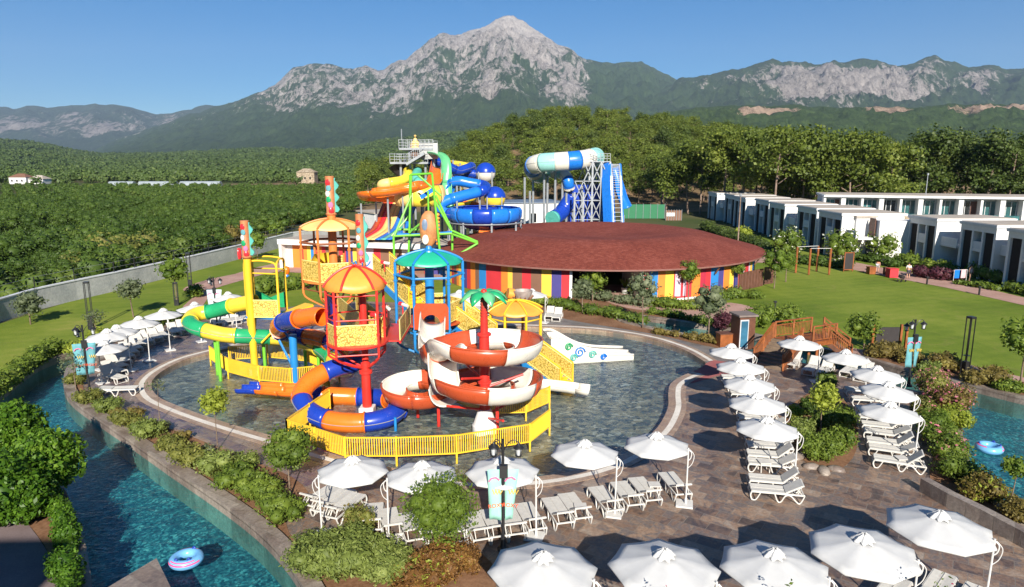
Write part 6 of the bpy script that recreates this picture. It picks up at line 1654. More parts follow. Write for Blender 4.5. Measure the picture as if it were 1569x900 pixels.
def trough(root, path, w, h, cols, seg, name='slide_section', sub=5, up=None, rim=.045, k0=0, bank=None, hout=None):
    """open flume; path at the bottom centre line, U section. bank: outward lean function(i/N)"""
    P_ = catmull(path, sub); n = 12; rings = []
    N_ = len(P_); prev = None
    for i, p in enumerate(P_):
        d = (P_[min(i + 1, N_ - 1)] - P_[max(i - 1, 0)]); d.z *= 1.0; d.normalize()
        s_ = d.cross(Vector((0, 0, 1))).normalized(); u = s_.cross(d).normalized()
        b = bank(i / (N_ - 1)) if bank else 0.0
        ho = hout or h; r_ = []
        for k in range(n + 1):
            a = math.pi * k / n; c = -math.cos(a); dz = 1 - math.sin(a)
            hh = (h + (ho - h) * (k / n)) if b >= 0 else (ho + (h - ho) * (k / n))
            r_.append(p + s_ * (c * w / 2) + u * (dz ** 1.1 * hh))
        rings.append(r_)
    cur = [0]; acc = 0; k = k0
    def emit(idx, k):
        m = MB(); vs = [v for i in idx for v in rings[i]]
        m.add(vs, [(a * (n + 1) + j, a * (n + 1) + j + 1, (a + 1) * (n + 1) + j + 1, (a + 1) * (n + 1) + j) for a in range(len(idx) - 1) for j in range(n)])
        o = m.build(name, cols[k % len(cols)], root, smooth=True); s2 = o.modifiers.new('wall', 'SOLIDIFY'); s2.thickness = .05; s2.offset = 0
        for j in (0, n):
            e = MB(); e.tube([rings[i][j] for i in idx], rim, 6); e.build('rim', cols[k % len(cols)], o, smooth=True)
    for i in range(1, N_):
        acc += (P_[i] - P_[i - 1]).length; cur.append(i)
        if acc >= seg and len(cur) > 2: emit(cur, k); cur = [i]; acc = 0; k += 1
    if len(cur) > 1: emit(cur, k)
def rel(root, pts): o_ = Vector(root.location); return [Vector(p) - o_ for p in pts]
def AR(root, l): return rel(root, [A(*p) for p in l])

def ring_rail(root, pts, r, mat):
    m = MB(); m.tube(pts, r, 6, closed=True); m.build('ring_rail', mat, root, smooth=40)
# ---- red tower
B3 = G(563, 630, -.1)
T3 = empty('red_play_tower', (B3.x, B3.y, 0), label='red framed play tower with orange dome and painted totem on top', cat='play tower')
zf, zt = 3.75, 6.55
off = Vector((-.28, -.35, 0))
m = MB(); m.tube([(0, 0, -.35), (0, 0, 2.5), (0, 0, 2.55), (0, 0, zt + .7)], [.24, .24, .17, .17], 14); m.lathe([(.25, 1.9), (.34, 1.95), (.34, 2.1), (.25, 2.15)], (0, 0, 0), 14); m.build('column', P_RED, T3, smooth=40)
m = MB(); m.box((0, 0, -.05), (.75, .75, .42)); m.build('footing', M_WHITEW, T3, bevel=.04)
dm = empty_off = None
pr = 1.42; an = [R(x) for x in (197, 237, 328, 28, 95, 148)]
pp = [(off.x + math.cos(a) * pr, off.y + math.sin(a) * pr) for a in an]
for (x, y) in pp:
    m = MB(); m.tube([(x, y, zf - .55), (x, y, zt - .1)], .065, 8)
    for z in (zf + .5, zf + 1.6): m.lathe([(.066, -.06), (.1, -.04), (.1, .04), (.066, .06)], (x, y, z), 8)
    m.tube(catmull([(x, y, zf - .5), (x * .95, y * .95, zf - .75), (x * .45, y * .45, zf - 1.25), (0, 0, zf - 1.55)], 4), .055, 7); m.build('post', P_RED, T3, smooth=40)
# canopy: own small ring about the offset centre
def dome_at(root, c, *a, **k):
    e0 = set(bpy.data.objects); r_ = dome(root, *a, **k)
    for o in bpy.data.objects:
        if o not in e0: o.location = c
    return r_
dome_at(T3, off, zt - .05, zt + .95, pr + .12, 6, R(197), F_CANO, P_RED, .06)
m = MB(); m.lathe([(0.0, zf), (pr + .1, zf), (pr + .1, zf - .1), (0, zf - .14)], (off.x, off.y, 0), 24); m.build('platform', P_RED, T3)
for z in (zf - .5, zf + 1.25, zt - .35): ring_rail(T3, [(x, y, z) for x, y in pp], .04, P_RED)
panel(T3, pp[1], pp[2], zf - .12, zf + 1.0, curved=-.18); panel(T3, pp[0], pp[1], zf - .12, zf + 1.0, curved=-.08); panel(T3, pp[3], pp[4], zf, zf + 1.0)
m = MB(); m.lathe([(pr - .05, zf + .1), (pr - .05, zt - .5)], (off.x, off.y, 0), 10, a0=R(150), a1=R(205)); m.build('blue_screen', F_BLUE, T3)
totem(T3, 0.0, 0.0, zt + .85, 10.05, .42)
m = MB()
for k in range(5): m.tube(catmull([(0, 0, zt + .8), (.3 * math.cos(k * 1.26), .3 * math.sin(k * 1.26), zt + .95), (.45 * math.cos(k * 1.26), .45 * math.sin(k * 1.26), zt + 1.15)], 3), .035, 6)
m.build('top_fittings', P_BLUE, T3)
# ---- yellow tower
B1 = G(391, 570, -.1)
T1 = empty('yellow_play_tower', (B1.x, B1.y, 0), label='yellow framed play tower at the left with painted totem', cat='play tower')
def q1(px, py, Y=None): v = A(px, py, Y or B1.y) - Vector((B1.x, B1.y, 0)); return v
zc = q1(380, 397).z
m = MB(); m.tube([(0, 0, -.35), (0, 0, zc)], .22, 14); m.build('column', P_YEL, T1, smooth=40)
m = MB(); m.box((0, 0, -.05), (.8, .8, .4)); m.build('footing', M_WHITEW, T1, bevel=.04)
totem(T1, 0, 0, zc, q1(372, 338).z, .5)
zf1 = 3.35; zt1 = 6.35
pq = [(-.35, .35), (1.75, -.1), (1.55, 1.9), (-.55, 2.2)]
for i, (x, y) in enumerate(pq):
    m = MB(); m.tube([(x, y, zf1 - .6), (x, y, zt1)], .07, 8); m.tube([(x, y, zf1 - .4), (x * .3, y * .3, zf1 - 1.6)], .06, 7); m.build('post', P_YEL, T1, smooth=40)
for (a, b) in ((0, 1), (2, 3), (1, 2), (3, 0)):
    (ax, ay), (bx_, by) = pq[a], pq[b]
    arch('top_arch', T1, P_YEL, [(ax, ay, zt1 - .02), (ax * .92 + bx_ * .08, ay * .92 + by * .08, zt1 + .30), ((ax + bx_) / 2, (ay + by) / 2, zt1 + .42), (ax * .08 + bx_ * .92, ay * .08 + by * .92, zt1 + .30), (bx_, by, zt1 - .02)], .06)
    m = MB(); m.tube([(ax, ay, zt1 - .35), (bx_, by, zt1 - .35)], .045, 7); m.build('rail', P_YEL, T1)
panel(T1, (.15, -.05), (1.68, -.15), zf1, zf1 + 1.05); panel(T1, (-.4, .5), (-.55, 1.9), zf1, zf1 + 1.0)
m = MB(); m.prism([(-.45, .3), (1.75, -.15), (1.6, 1.95), (-.55, 2.2)], zf1 - .15, zf1 - .03); m.build('platform', P_BLUE, T1)
m = MB(); m.add([(-.4, 2.1, zf1 + .2), (1.5, 1.9, zf1 + .2), (1.6, 1.85, zf1 + 1.25), (.6, 1.75, zf1 + .85), (-.45, 2.1, zf1 + 1.25)], [(0, 1, 2, 3, 4)]); o = m.build('slide_gate', F_GREEN, T1); s_ = o.modifiers.new('t', 'SOLIDIFY'); s_.thickness = .08
# blue support column between
B5 = G(453, 590, -.1)
# ---- orange tower (back)
Y2 = 43.5
c2_ = A(513, 440, Y2)
T2 = empty('orange_play_tower', (c2_.x, Y2, 0), label='orange framed play tower with pale yellow dome, tallest of the near group', cat='play tower')
zd = A(505, 352, Y2 - 1.6).z; za_ = A(505, 336, Y2).z; zp = A(505, 432, Y2 - 1.5).z
cx2 = -.1
m = MB(); m.tube([(0, 0, -.35), (0, 0, za_ + .3)], .27, 14); m.build('column', P_ORS, T2, smooth=40)
c_ = dome_at(T2, Vector((cx2, 0, 0)), zd, za_, 1.85, 6, R(200), F_CANY, P_ORS, .06)
for (x, y) in c_:
    x += cx2
    m = MB(); m.tube([(x, y, zp - .9), (x, y, zd)], .075, 8)
    for z in (zd - .9, zd - 1.3): m.lathe([(.076, -.06), (.12, -.04), (.12, .04), (.076, .06)], (x, y, z), 8)
    m.tube(catmull([(x, y, zp - .85), (x * .9, y * .9, zp - 1.2), (x * .4, y * .4, zp - 1.8), (0, 0, zp - 2.1)], 4), .06, 7)
    m.build('post', P_ORS, T2, smooth=40)
for z, r_ in ((zd - .9, .08), (zp - .6, .05)): ring_rail(T2, [(x + cx2, y, z) for x, y in c_], r_, gp('dark orange brown steel', (.25, .08, .03), .5))
m = MB(); m.lathe([(0, zp), (1.9, zp), (1.9, zp - .12), (0, zp - .15)], (cx2, 0, 0), 20); m.build('platform', P_ORS, T2)
cc = [(x + cx2, y) for x, y in c_]
panel(T2, cc[0], cc[1], zp, zp + 1.25); panel(T2, cc[1], cc[2], zp, zp + 1.15); panel(T2, cc[2], cc[3], zp, zp + 1.1); panel(T2, cc[4], cc[5], zp, zp + 1.2)
m = MB(); m.lathe([(1.5, zp), (1.6, zp + .8), (1.2, zp + 1.5)], (cx2, 0, 0), 10, a0=R(100), a1=R(170)); m.build('yellow_cowl', F_YEL, T2, smooth=True)
totem(T2, 0, 0, za_ + .2, A(510, 270, Y2).z, .58)
# ---- blue tower
Y4 = 40.0
c4 = A(658, 430, Y4)
T4 = empty('blue_play_tower', (c4.x, Y4, 0), label='blue framed play tower with green dome above the red and white slide', cat='play tower')
zd = A(657, 408, Y4 - 1.9).z; za_ = A(657, 384, Y4).z; zp = 3.35
m = MB(); m.tube([(0, 0, -.35), (0, 0, za_ - .1)], .27, 14); m.build('column', P_BLUE, T4, smooth=40)
c_ = dome(T4, zd, za_, 1.98, 6, R(190), F_CANG, P_BLUE, .07)
m = MB(); m.lathe([(0, za_ + .3), (.16, za_ + .26), (.2, za_ + .1), (.42, za_ + .02), (.45, za_ - .08)], (0, 0, 0), 14); m.build('finial', P_BLUE, T4, smooth=30)
for (x, y) in c_:
    m = MB(); m.tube([(x, y, zp - 1.1), (x, y, zd)], .085, 8)
    for z in (zd - .75, zd - 1.1, zp - .3): m.lathe([(.086, -.06), (.13, -.04), (.13, .04), (.086, .06)], (x, y, z), 8)
    m.tube(catmull([(x, y, zp - 1.1), (x * .95, y * .95, zp - 1.5), (x * .5, y * .5, zp - 2.0), (0, 0, zp - 2.2)], 4), .07, 7)
    m.build('post', P_BLUE, T4, smooth=40)
for z, r_ in ((zd - .75, .07), (zp - .5, .06)): ring_rail(T4, [(x, y, z) for x, y in c_], r_, P_BLUE)
m = MB(); m.lathe([(0, zp), (2.0, zp), (2.0, zp - .12), (0, zp - .15)], (0, 0, 0), 20); m.build('platform', F_RUST, T4)
panel(T4, c_[2], c_[3], zp + .1, zp + 1.2); panel(T4, c_[3], c_[4], zp, zp + 1.1); panel(T4, c_[4], c_[5], zp + .1, zp + 1.2)
# slide entrance hood: slab with an arched opening
def hood(root, c, w, h, z0, ry, mat, rz=0.0):
    m = MB(); n = 14; out = []; inn = []
    for k in range(n + 1):
        a = math.pi * k / n; x = math.cos(a) * ry; z = math.sin(a) * ry * 1.15 + z0 + h * .18
        inn.append((x, z)); X = max(-w / 2, min(w / 2, math.cos(a) * w)); Z = z0 + (h if abs(math.cos(a)) < .5 else h * (1 - (abs(math.cos(a)) - .5) * 1.35)); out.append((X, max(Z, z0 + h * .18)))
    out[0] = (w / 2, z0); out[-1] = (-w / 2, z0); inn[0] = (ry, z0); inn[-1] = (-ry, z0)
    vs = []
    for y in (-.07, .07):
        vs += [(x, y, z) for x, z in inn] + [(x, y, z) for x, z in out]
    M_ = 2 * (n + 1); fs = []
    for k in range(n):
        fs += [(k, k + 1, n + 2 + k, n + 1 + k), (M_ + k + 1, M_ + k, M_ + n + 1 + k, M_ + n + 2 + k), (n + 1 + k, n + 2 + k, M_ + n + 2 + k, M_ + n + 1 + k), (k + 1, k, M_ + k, M_ + k + 1)]
    m.M = Matrix.Translation(c) @ Matrix.Rotation(rz, 4, 'Z'); m.add(vs, fs); return m.build('slide_hood', mat, root, smooth=30)
hc = A(661, 487, 37.9) - Vector((c4.x, Y4, 0))
hood(T4, Vector((hc.x, hc.y, 0)), 1.95, 1.5, 3.2, .52, F_RUST)
# ---- orange domed shelter with bucket
Y5 = 42.0; c5 = A(790, 480, Y5)
T5 = empty('domed_shelter', (c5.x, Y5, 0), label='yellow framed shelter with ribbed orange dome and tipping bucket behind it', cat='shelter')
zd = A(790, 484, Y5 - 1.6).z; za_ = A(790, 461, Y5).z
c_ = dome(T5, zd, za_, 1.82, 8, R(22), F_CANO, P_YEL, .05)
for (x, y) in c_:
    m = MB(); m.tube([(x * .93, y * .93, -.35), (x * .93, y * .93, zd)], .075, 8); m.build('post', P_YEL, T5, smooth=40)
for z in (zd - .4, 1.2): ring_rail(T5, [(x * .93, y * .93, z) for x, y in c_], .05, P_YEL)
m = MB(); m.lathe([(0, 1.22), (1.7, 1.22), (1.7, 1.1), (0, 1.08)], (0, 0, 0), 20); m.build('platform', P_YEL, T5)
bk = empty('tipping_bucket', A(801, 452, 44.2), label='grey white tipping bucket on spikes above the orange dome', cat='bucket')
m = MB(); m.lathe([(.35, -.5), (.62, .12), (.66, .3), (.58, .3), (.30, -.45), (0, -.48)], (0, 0, 0), 18); m.build('bucket', paint('weathered grey cup', (.36, .30, .27), .5, .2), bk, smooth=30)
m = MB()
for k in range(14): a = k * .449; m.cyl((math.cos(a) * .32, math.sin(a) * .32, -.5), (math.cos(a) * .72, math.sin(a) * .72, -.05), .045, 5)
m.cyl((0, 0, -3.2), (0, 0, -.5), .09, 8); m.build('support', paint('brown spikes', (.25, .12, .07), .6), bk)
m = MB(); m.cyl((-.6, .1, .02), (-1.0, .0, .1), .36, 18); m.build('side_disc', F_CANO, bk, smooth=40)

# ---- palm column with double spiral slide
B6 = G(743, 655, -.1); SX, SY = B6.x, B6.y
T6 = empty('spiral_slide', (SX, SY, 0), label='big double spiral open slide in white and red brown round a red column', cat='water slide')
m = MB(); m.tube([(0, 0, .2), (0, 0, 4.6), (0, 0, 4.65), (0, 0, 6.3)], [.26, .24, .19, .16], 14)
for z in (1.2, 2.2, 3.5, 4.55): m.lathe([(.25, -.08), (.33, -.05), (.33, .05), (.25, .08)], (0, 0, z), 14)
m.build('column', P_RED, T6, smooth=40)
m = MB(); m.lathe([(.62, -.35), (.62, .05), (.56, .12), (.34, .75), (.27, .85), (0, .85)], (0, 0, 0), 22); m.build('footing', M_WHITEW, T6, smooth=30)
cen = A(743, 540, SY)
# path: from the hood, half circle right around, down, second circle, third to the left, exit right
ent = A(663, 500, 37.6); o_ = Vector((SX, SY, 0))
pathS = [ent, A(661, 520, 36.2), A(668, 541, 34.5)]
def circ(cx_, cy_, r_, a0, a1, z0, z1, n):
    return [Vector((cx_ + r_ * math.cos(a0 + (a1 - a0) * k / n), cy_ + r_ * math.sin(a0 + (a1 - a0) * k / n), z0 + (z1 - z0) * k / n)) for k in range(n + 1)]
R6 = 2.05; ccx, ccy = SX + .05, SY + .25
z1_, z2_ = 3.25, 1.70
P1 = [ent + Vector((0, .3, .02)) - o_, A(662, 516, 36.0) - o_ - Vector((0, 0, .45)), A(664, 545, 33.6) - o_ - Vector((0, 0, .5))]
C1 = [v - o_ for v in circ(ccx, ccy, R6, R(188), R(188 + 340), 3.72, 3.05, 15)]
C2 = [v - o_ for v in circ(ccx, ccy, R6, R(188 + 372), R(188 + 720), 1.95, .95, 15)]
trough(T6, P1 + C1[1:] + C2 , 1.35, .50, [F_WHITE, F_WHITE] + [F_RUST, F_WHITE] * 8, 2.0, hout=.86, name='slide_section', k0=0)
C3 = [A(690, 588, 33.8) - o_ - Vector((0, 0, .3))] + [v - o_ for v in circ(A(640, 590, 33.5).x, 33.2, 1.15, R(40), R(40 + 300), .95, .55, 10)]
trough(T6, C3, 1.25, .55, [F_RUST, F_WHITE, F_RUST, F_RUST], 1.7, hout=.8)
EX = [Vector((.6, -.6, .45)) , A(820, 612, 31.8) - o_ - Vector((0, 0, .25)), A(860, 612, 31.9) - o_ - Vector((0, 0, .2)), A(898, 612, 32.0) - o_ - Vector((0, 0, .15))]
for e in EX: e.z = max(e.z, -.02)
trough(T6, [Vector((-.6, 2.2, .5)), Vector((1.0, 3.8, .35)), Vector((2.5, 4.9, .2)), Vector((3.7, 5.0, .08)), Vector((5.5, 4.5, .0))], 1.0, .38, [F_RUST, F_RUST, F_WHITE, F_WHITE, F_WHITE], 1.9)
for (px, py, Y, zt_) in ((672, 640, 32.2, .7), (762, 640, 31.3, 1.0), (640, 625, 33.4, .6)):
    g = A(px, py, Y) - o_; m = MB(); m.cyl((g.x, g.y, -.35), (g.x, g.y, zt_), .08, 8); m.build('support', P_RED, T6)
for a, z in ((0.3, 2.4), (2.2, 2.75), (4.2, 2.9), (0.6, 1.0), (3.6, 1.3), (5.2, .9)):
    m = MB(); m.tube([(0, 0, z - .5), (math.cos(a) * R6 * .95, math.sin(a) * R6 * .95, z)], .06, 7); m.build('bracket', P_RED, T6)
# palm top
PM = empty('palm_topper', (SX, SY, 6.3), label='artificial palm crown with green fronds on top of the red column', cat='palm ornament')
m = MB()
for k in range(7): m.lathe([(.16, k * .0), (.2, .05)], (0, 0, -.9 + k * .14), 10)
m.tube([(0, 0, -.95), (0, 0, .0)], .17, 10); m.build('trunk', gp('brown palm trunk', (.30, .09, .05), .6, .2), PM, smooth=40)
for k in range(8):
    a = k * math.pi / 4 + .35; m = MB(); n = 9; vs = []
    for i in range(n + 1):
        u = i / n; r_ = 1.15 * u; z = .12 + .42 * math.sin(u * 2.1) - .62 * u * u; w_ = .30 * math.sin(math.pi * min(1, u * .93 + .07)) ** .7 * (1 + .18 * (i % 2))
        for s_ in (-1, 0, 1): vs.append((math.cos(a) * r_ - math.sin(a) * s_ * w_, math.sin(a) * r_ + math.cos(a) * s_ * w_, z - .10 * abs(s_)))
    m.add(vs, [(i * 3 + j, i * 3 + j + 1, i * 3 + j + 4, i * 3 + j + 3) for i in range(n) for j in range(2)])
    o = m.build('frond', F_GREEN if k % 2 else F_LIME, PM, smooth=True); s_ = o.modifiers.new('t', 'SOLIDIFY'); s_.thickness = .04
m = MB(); m.lathe([(0, .35), (.12, .3), (.16, .2), (.1, .1)], (0, 0, .1), 10); m.build('knob', P_RED, PM, smooth=True)

# ---- orange and blue tube slide
T7 = empty('tube_slide', (B5.x, B5.y, 0), label='orange and deep blue tube slide coiling down from the red tower', cat='water slide')
ob = [F_ORANGE, F_BLUE]
sections(T7, AR(T7, [(494, 486, 34.2), (482, 485, 34.6), (462, 488, 35.2), (440, 492, 36.4), (427, 500, 37.8), (430, 509, 39.2)]), .48, ob, 1.9, n=18)
sections(T7, AR(T7, [(430, 509, 39.2), (452, 514, 40.2), (485, 518, 39.6), (520, 530, 38.2), (545, 545, 36.6), (540, 558, 35.3), (520, 562, 34.6), (495, 572, 34.1), (472, 588, 33.5), (462, 607, 32.9), (472, 628, 32.2), (500, 643, 31.7), (535, 648, 31.5), (570, 646, 31.6), (598, 638, 32.1), (611, 624, 33.2), (600, 613, 34.4), (575, 609, 35.2), (545, 608, 35.4), (515, 607, 35.3), (485, 605, 35.2), (462, 604, 35.2)]), .48, [F_BLUE, F_ORANGE], 1.9, n=18)
trough(T7, AR(T7, [(466, 606, 35.2), (445, 607, 35.2), (420, 605, 35.4), (395, 603, 35.5), (366, 602, 35.6)]), .8, .30, [F_ORANGE, F_ORANGE, F_BLUE, F_BLUE], 1.3, name='run_out')
trough(T7, AR(T7, [(470, 598, 36.3), (445, 599, 36.3), (420, 598, 36.4), (398, 597, 36.5), (378, 596, 36.6)]), .7, .28, [F_ORANGE, F_ORANGE, F_BLUE, F_BLUE], 1.3, name='run_out')
m = MB(); m.tube([(0, 0, -.35), (0, 0, 2.9)], .22, 12); m.build('column', P_BLUE, T7, smooth=40)
m = MB(); m.tube([(-.1, 0, 1.0), (-.9, .3, 2.5)], .07, 7); m.tube([(0, 0, 2.4), (-.5, .2, 3.0)], .07, 7); m.build('brace', P_BLUE, T7)
for (px, py, Y, z1) in ((508, 648, 31.6, .1), (606, 655, 31.6, .35), (470, 640, 32.5, .2)):
    g = A(px, py, Y) - Vector((B5.x, B5.y, 0)); m = MB(); m.cyl((g.x, g.y, -.35), (g.x, g.y, z1), .07, 8); m.build('support', P_BLUE, T7)
# ---- green and yellow tube slide
g0 = G(340, 545, -.1)
T8 = empty('tube_slide', (g0.x, g0.y, 0), label='green and yellow tube slide curving from the yellow tower at the left', cat='water slide')
gy = [F_YEL, F_GREEN, F_YEL, F_GREEN, F_YEL, F_GREEN, F_YEL]
sections(T8, AR(T8, [(392, 462, 41.8), (370, 466, 42.0), (348, 471, 42.4), (325, 477, 42.6), (305, 481, 42.4), (293, 487, 41.8), (292, 496, 41.0), (302, 503, 40.4), (320, 508, 40.2), (342, 513, 40.2), (365, 515, 40.3), (395, 516, 40.8), (430, 518, 41.2), (460, 523, 41.0), (485, 531, 40.2), (505, 545, 39.0), (516, 560, 37.6)]), .46, gy, 1.75, n=16)
trough(T8, AR(T8, [(512, 562, 37.8), (520, 573, 37.0), (532, 580, 36.0)]), .9, .35, [F_WHITE], 3, name='run_out')
for (px, py, Y) in ((331, 540, 40.6), (336, 556, 39.4), (405, 545, 41.5), (488, 560, 40.2), (468, 552, 40.9)):
    g = A(px, py, Y); t_ = A(px, py - 50, Y); r0 = g - Vector((g0.x, g0.y, 0)); m = MB(); m.cyl((r0.x, r0.y, -.35), (r0.x, r0.y, 2.1), .10, 8); m.build('support', P_GRN, T8)
# ---- wave slide in white with lanes
T9 = empty('wave_slide', G(880, 560), label='white wave shaped family slide with blue swirls running into the pool', cat='water slide')
o9 = Vector(T9.location)
prof9 = [(0, 1.5), (.5, 1.5), (1.1, 1.2), (1.9, .72), (2.6, .42), (3.6, .2), (5.6, .02)]
a9, b9 = A(838, 512, 43.2), G(962, 541, 0); d9 = Vector((b9.x - a9.x, b9.y - a9.y, 0)); l9 = d9.length; d9.normalize(); n9 = Vector((-d9.y, d9.x, 0))
sc9 = l9 / 5.6
def w9(u, v, z): return Vector((a9.x, a9.y, 0)) - o9 + d9 * u * sc9 + n9 * v + Vector((0, 0, z))
pts9 = catmull([(u, 0, z) for u, z in prof9], 4)
m = MB(); vs = []
for p in pts9:
    for v in (-.95, 1.0): vs.append(w9(p.x, v, p.z))
m.add(vs, [(2*i, 2*i+1, 2*i+3, 2*i+2) for i in range(len(pts9) - 1)])
o = m.build('slide_bed', F_WHITE, T9, smooth=True); s_ = o.modifiers.new('t', 'SOLIDIFY'); s_.thickness = .08
for v0 in (-1.0, 0.0, 1.0):
    m = MB(); m.tube([w9(p.x, v0, p.z + .12) for p in pts9], .09, 8); m.build('lane_divider', F_WHITE, T9, smooth=True)
for v0 in (-.5, .5):
    m = MB(); vs = []
    q9 = [p for p in pts9 if p.x > 3.0]
    for p in q9:
        for v in (-.28, .28): vs.append(w9(p.x, v0 + v, p.z + .055))
    m.add(vs, [(2*i, 2*i+1, 2*i+3, 2*i+2) for i in range(len(q9) - 1)]); m.build('lane', F_TEAL, T9)
m = MB(); side = [w9(p.x, -1.04, p.z + .15) for p in pts9]; 
vs = [v for p in side for v in (p, Vector((p.x, p.y, -.2)))]
m.add(vs, [(2*i, 2*i+1, 2*i+3, 2*i+2) for i in range(len(side) - 1)]); o = m.build('side_panel', F_WHITE, T9); s_ = o.modifiers.new('t', 'SOLIDIFY'); s_.thickness = .05
for (u, z, r_, mt) in ((1.9, .55, .36, F_LBLUE), (2.75, .35, .26, F_TEAL), (1.15, .95, .26, F_GREEN), (3.5, .15, .22, F_LBLUE), (1.5, .22, .26, F_TEAL)):
    m = MB(); c = w9(u, -1.10, z); pts = []
    for k in range(22): t_ = k * .5; rr = r_ * (1 - k / 26); pts.append(c + d9 * math.cos(t_) * rr + Vector((0, 0, math.sin(t_) * rr)))
    m.tube(pts, .05, 6); m.build('swirl', mt, T9, smooth=True)
# ---- yellow stairs with flower panels
def stairs(label, base, top, w, n=9, zb=0.0, side=(-1, 1), tread=P_YEL, stringer=P_BLUE):
    b, t = Vector(base), Vector(top); root = empty('stairs', (b.x, b.y, 0), label=label, cat='stairs'); o_ = Vector((b.x, b.y, 0))
    h = Vector((t.x - b.x, t.y - b.y, 0)); l = h.length; d = h.normalized(); s_ = Vector((-d.y, d.x, 0)) * w / 2; U = Vector((0, 0, 1))
    m = MB()
    for k in range(n):
        c = b + d * (l * (k + .5) / n) - o_; c.z = b.z + (t.z - b.z) * (k + 1) / n; m.bar(c - s_, c + s_, l / n, .06); m.bar(c - s_ - d * l / n * .45 - U * .1, c + s_ - d * l / n * .45 - U * .1, .03, (t.z - b.z) / n)
    m.build('treads', tread, root)
    for e in side:
        m = MB(); p, q = b + s_ * e - o_, t + s_ * e - o_
        m.add([p - U * .35, q - U * .35, q + U * .05, p + U * .05], [(0, 1, 2, 3)]); o = m.build('stringer', stringer, root); x = o.modifiers.new('t', 'SOLIDIFY'); x.thickness = .08
        k = max(1, round(l / 1.4))
        for j in range(k):
            a_ = b.lerp(t, j / k) + s_ * e - o_; c_ = b.lerp(t, (j + 1) / k) + s_ * e - o_
            panel(root, (a_.x, a_.y), (c_.x, c_.y), a_.z + .15, a_.z + 1.15, slope=c_.z - a_.z)
        r_ = MB(); r_.tube([p + U * 1.25, q + U * 1.25], .045, 7); r_.tube([p, p + U * 1.25], .05, 7); r_.build('handrail', P_YEL, root)
    return root
stairs('yellow stairs with flower panels going down to the pool at the right', G(868, 592, -.1), A(805, 545, 39.5), 1.3, 9)
stairs('yellow stairs with flower panels behind the palm column', A(752, 530, 38.5), A(700, 492, 40.2), 1.1, 8)
stairs('long yellow stairs rising between red and blue towers to the orange one', A(640, 470, 40.0), A(585, 418, 43.0), 1.2, 12)
# ---- walkway between red and blue towers, net walls
def walkway(label, pa, pb, w, fm, panels=(1, 1), h=1.1):
    a, b = Vector(pa), Vector(pb); root = empty('walkway', (a.x, a.y, 0), label=label, cat='walkway'); o_ = Vector((a.x, a.y, 0)); d = (b - a).normalized(); n = Vector((-d.y, d.x, 0)).normalized() * w / 2
    m = MB(); m.bar(a - o_, b - o_, w, .08); m.build('floor', fm, root)
    m = MB()
    for e in (-1, 1):
        m.tube([a + n * e - o_ + Vector((0, 0, -.08)), b + n * e - o_ + Vector((0, 0, -.08))], .06, 7)
    m.build('beam', fm, root)
    for e, on in zip((-1, 1), panels):
        if on:
            k = 2
            for j in range(k):
                p, q = a.lerp(b, j / k) + n * e - o_, a.lerp(b, (j + 1) / k) + n * e - o_; panel(root, (p.x, p.y), (q.x, q.y), p.z + .05, p.z + h, slope=q.z - p.z)
    return root
pa = Vector((B3.x + 1.15, B3.y + .3, 3.55)); pb = Vector((c4.x - 1.6, Y4 - 1.4, 3.35))
walkway('red walkway with yellow flower panels between red and blue towers', pa, pb, 1.2, P_RED)
walkway('yellow net walkway behind the red tower', Vector((B3.x + .2, B3.y + 1.2, 3.6)), Vector((c2_.x + 1.2, Y2 - 1.8, zp if zp < 4.2 else 4.1)), 1.1, P_YEL)
walkway('yellow catwalk between yellow and orange towers', Vector((B1.x + 1.7, B1.y + 1.2, 3.3)), Vector((c2_.x - 1.6, Y2 - .4, 3.6)), .8, P_YEL, panels=(0, 0))
walkway('flower panelled walkway between blue tower and orange dome', Vector((c4.x + 1.7, Y4 + .3, 3.2)), Vector((c5.x - 1.6, Y5, 1.5)), 1.2, P_YEL)
# water cannons
for i, (px, py, Y, lb) in enumerate([(592, 472, 35.0, 'red and white water cannon on the rail beside the red tower'), (617, 468, 36.6, 'red and white water cannon on the walkway rail'), (589, 404, 41, 'red and white water cannon high on the yellow stairs'), (612, 406, 40, 'red and white water cannon under the green dome'), (574, 484, 34.2, 'red and white water cannon inside the red tower')]):
    c = A(px, py, Y); rt = empty('water_cannon', c, .6 + i * .4, label=lb, cat='water cannon')
    m = MB(); m.cyl((0, -.35, .0), (0, .2, .08), .09, 8); m.build('barrel', F_WHITE, rt, smooth=40); m = MB(); m.cyl((0, .02, .055), (0, .22, .085), .11, 8); m.cyl((0, 0, -.5), (0, 0, 0), .035, 6); m.build('mount', F_RED_, rt, smooth=40)
# ---- yellow railing fences standing in the pool
def railing(label, pts, h=.95):
    W = [G(*p, -.1) for p in pts]; o_ = Vector((W[0].x, W[0].y, 0)); root = empty('railing_fence', o_, label=label, cat='fence')
    for a, b in zip(W[:-1], W[1:]):
        a = a - o_; b = b - o_; l = (b - a).length; k = max(1, round(l / 2.1))
        m = MB()
        for z in (.12, h): m.bar((a.x, a.y, z), (b.x, b.y, z), .06, .05)
        n = int(l / .10)
        for j in range(1, n): c = a.lerp(b, j / n); m.bar((c.x, c.y, .12), (c.x, c.y, h), .042)
        m.build('railing_panel', P_YEL, root)
        for j in range(k + (b - (W[-1] - o_)).length.__lt__(1e-6)):
            c = a.lerp(b, j / k); m = MB(); m.bar((c.x, c.y, -.35), (c.x, c.y, h + .05), .08); m.build('post', P_YEL, root)
railing('long yellow railing fence in front of the coiling slides', [(441, 676), (530, 706), (608, 706), (700, 702), (812, 684), (842, 660)])
railing('yellow railing fence along the left below the yellow tower', [(323, 555), (350, 575), (398, 588), (446, 592), (482, 588), (505, 598)])
railing('short yellow railing fence left of the red column', [(441, 676), (506, 628)], .95)
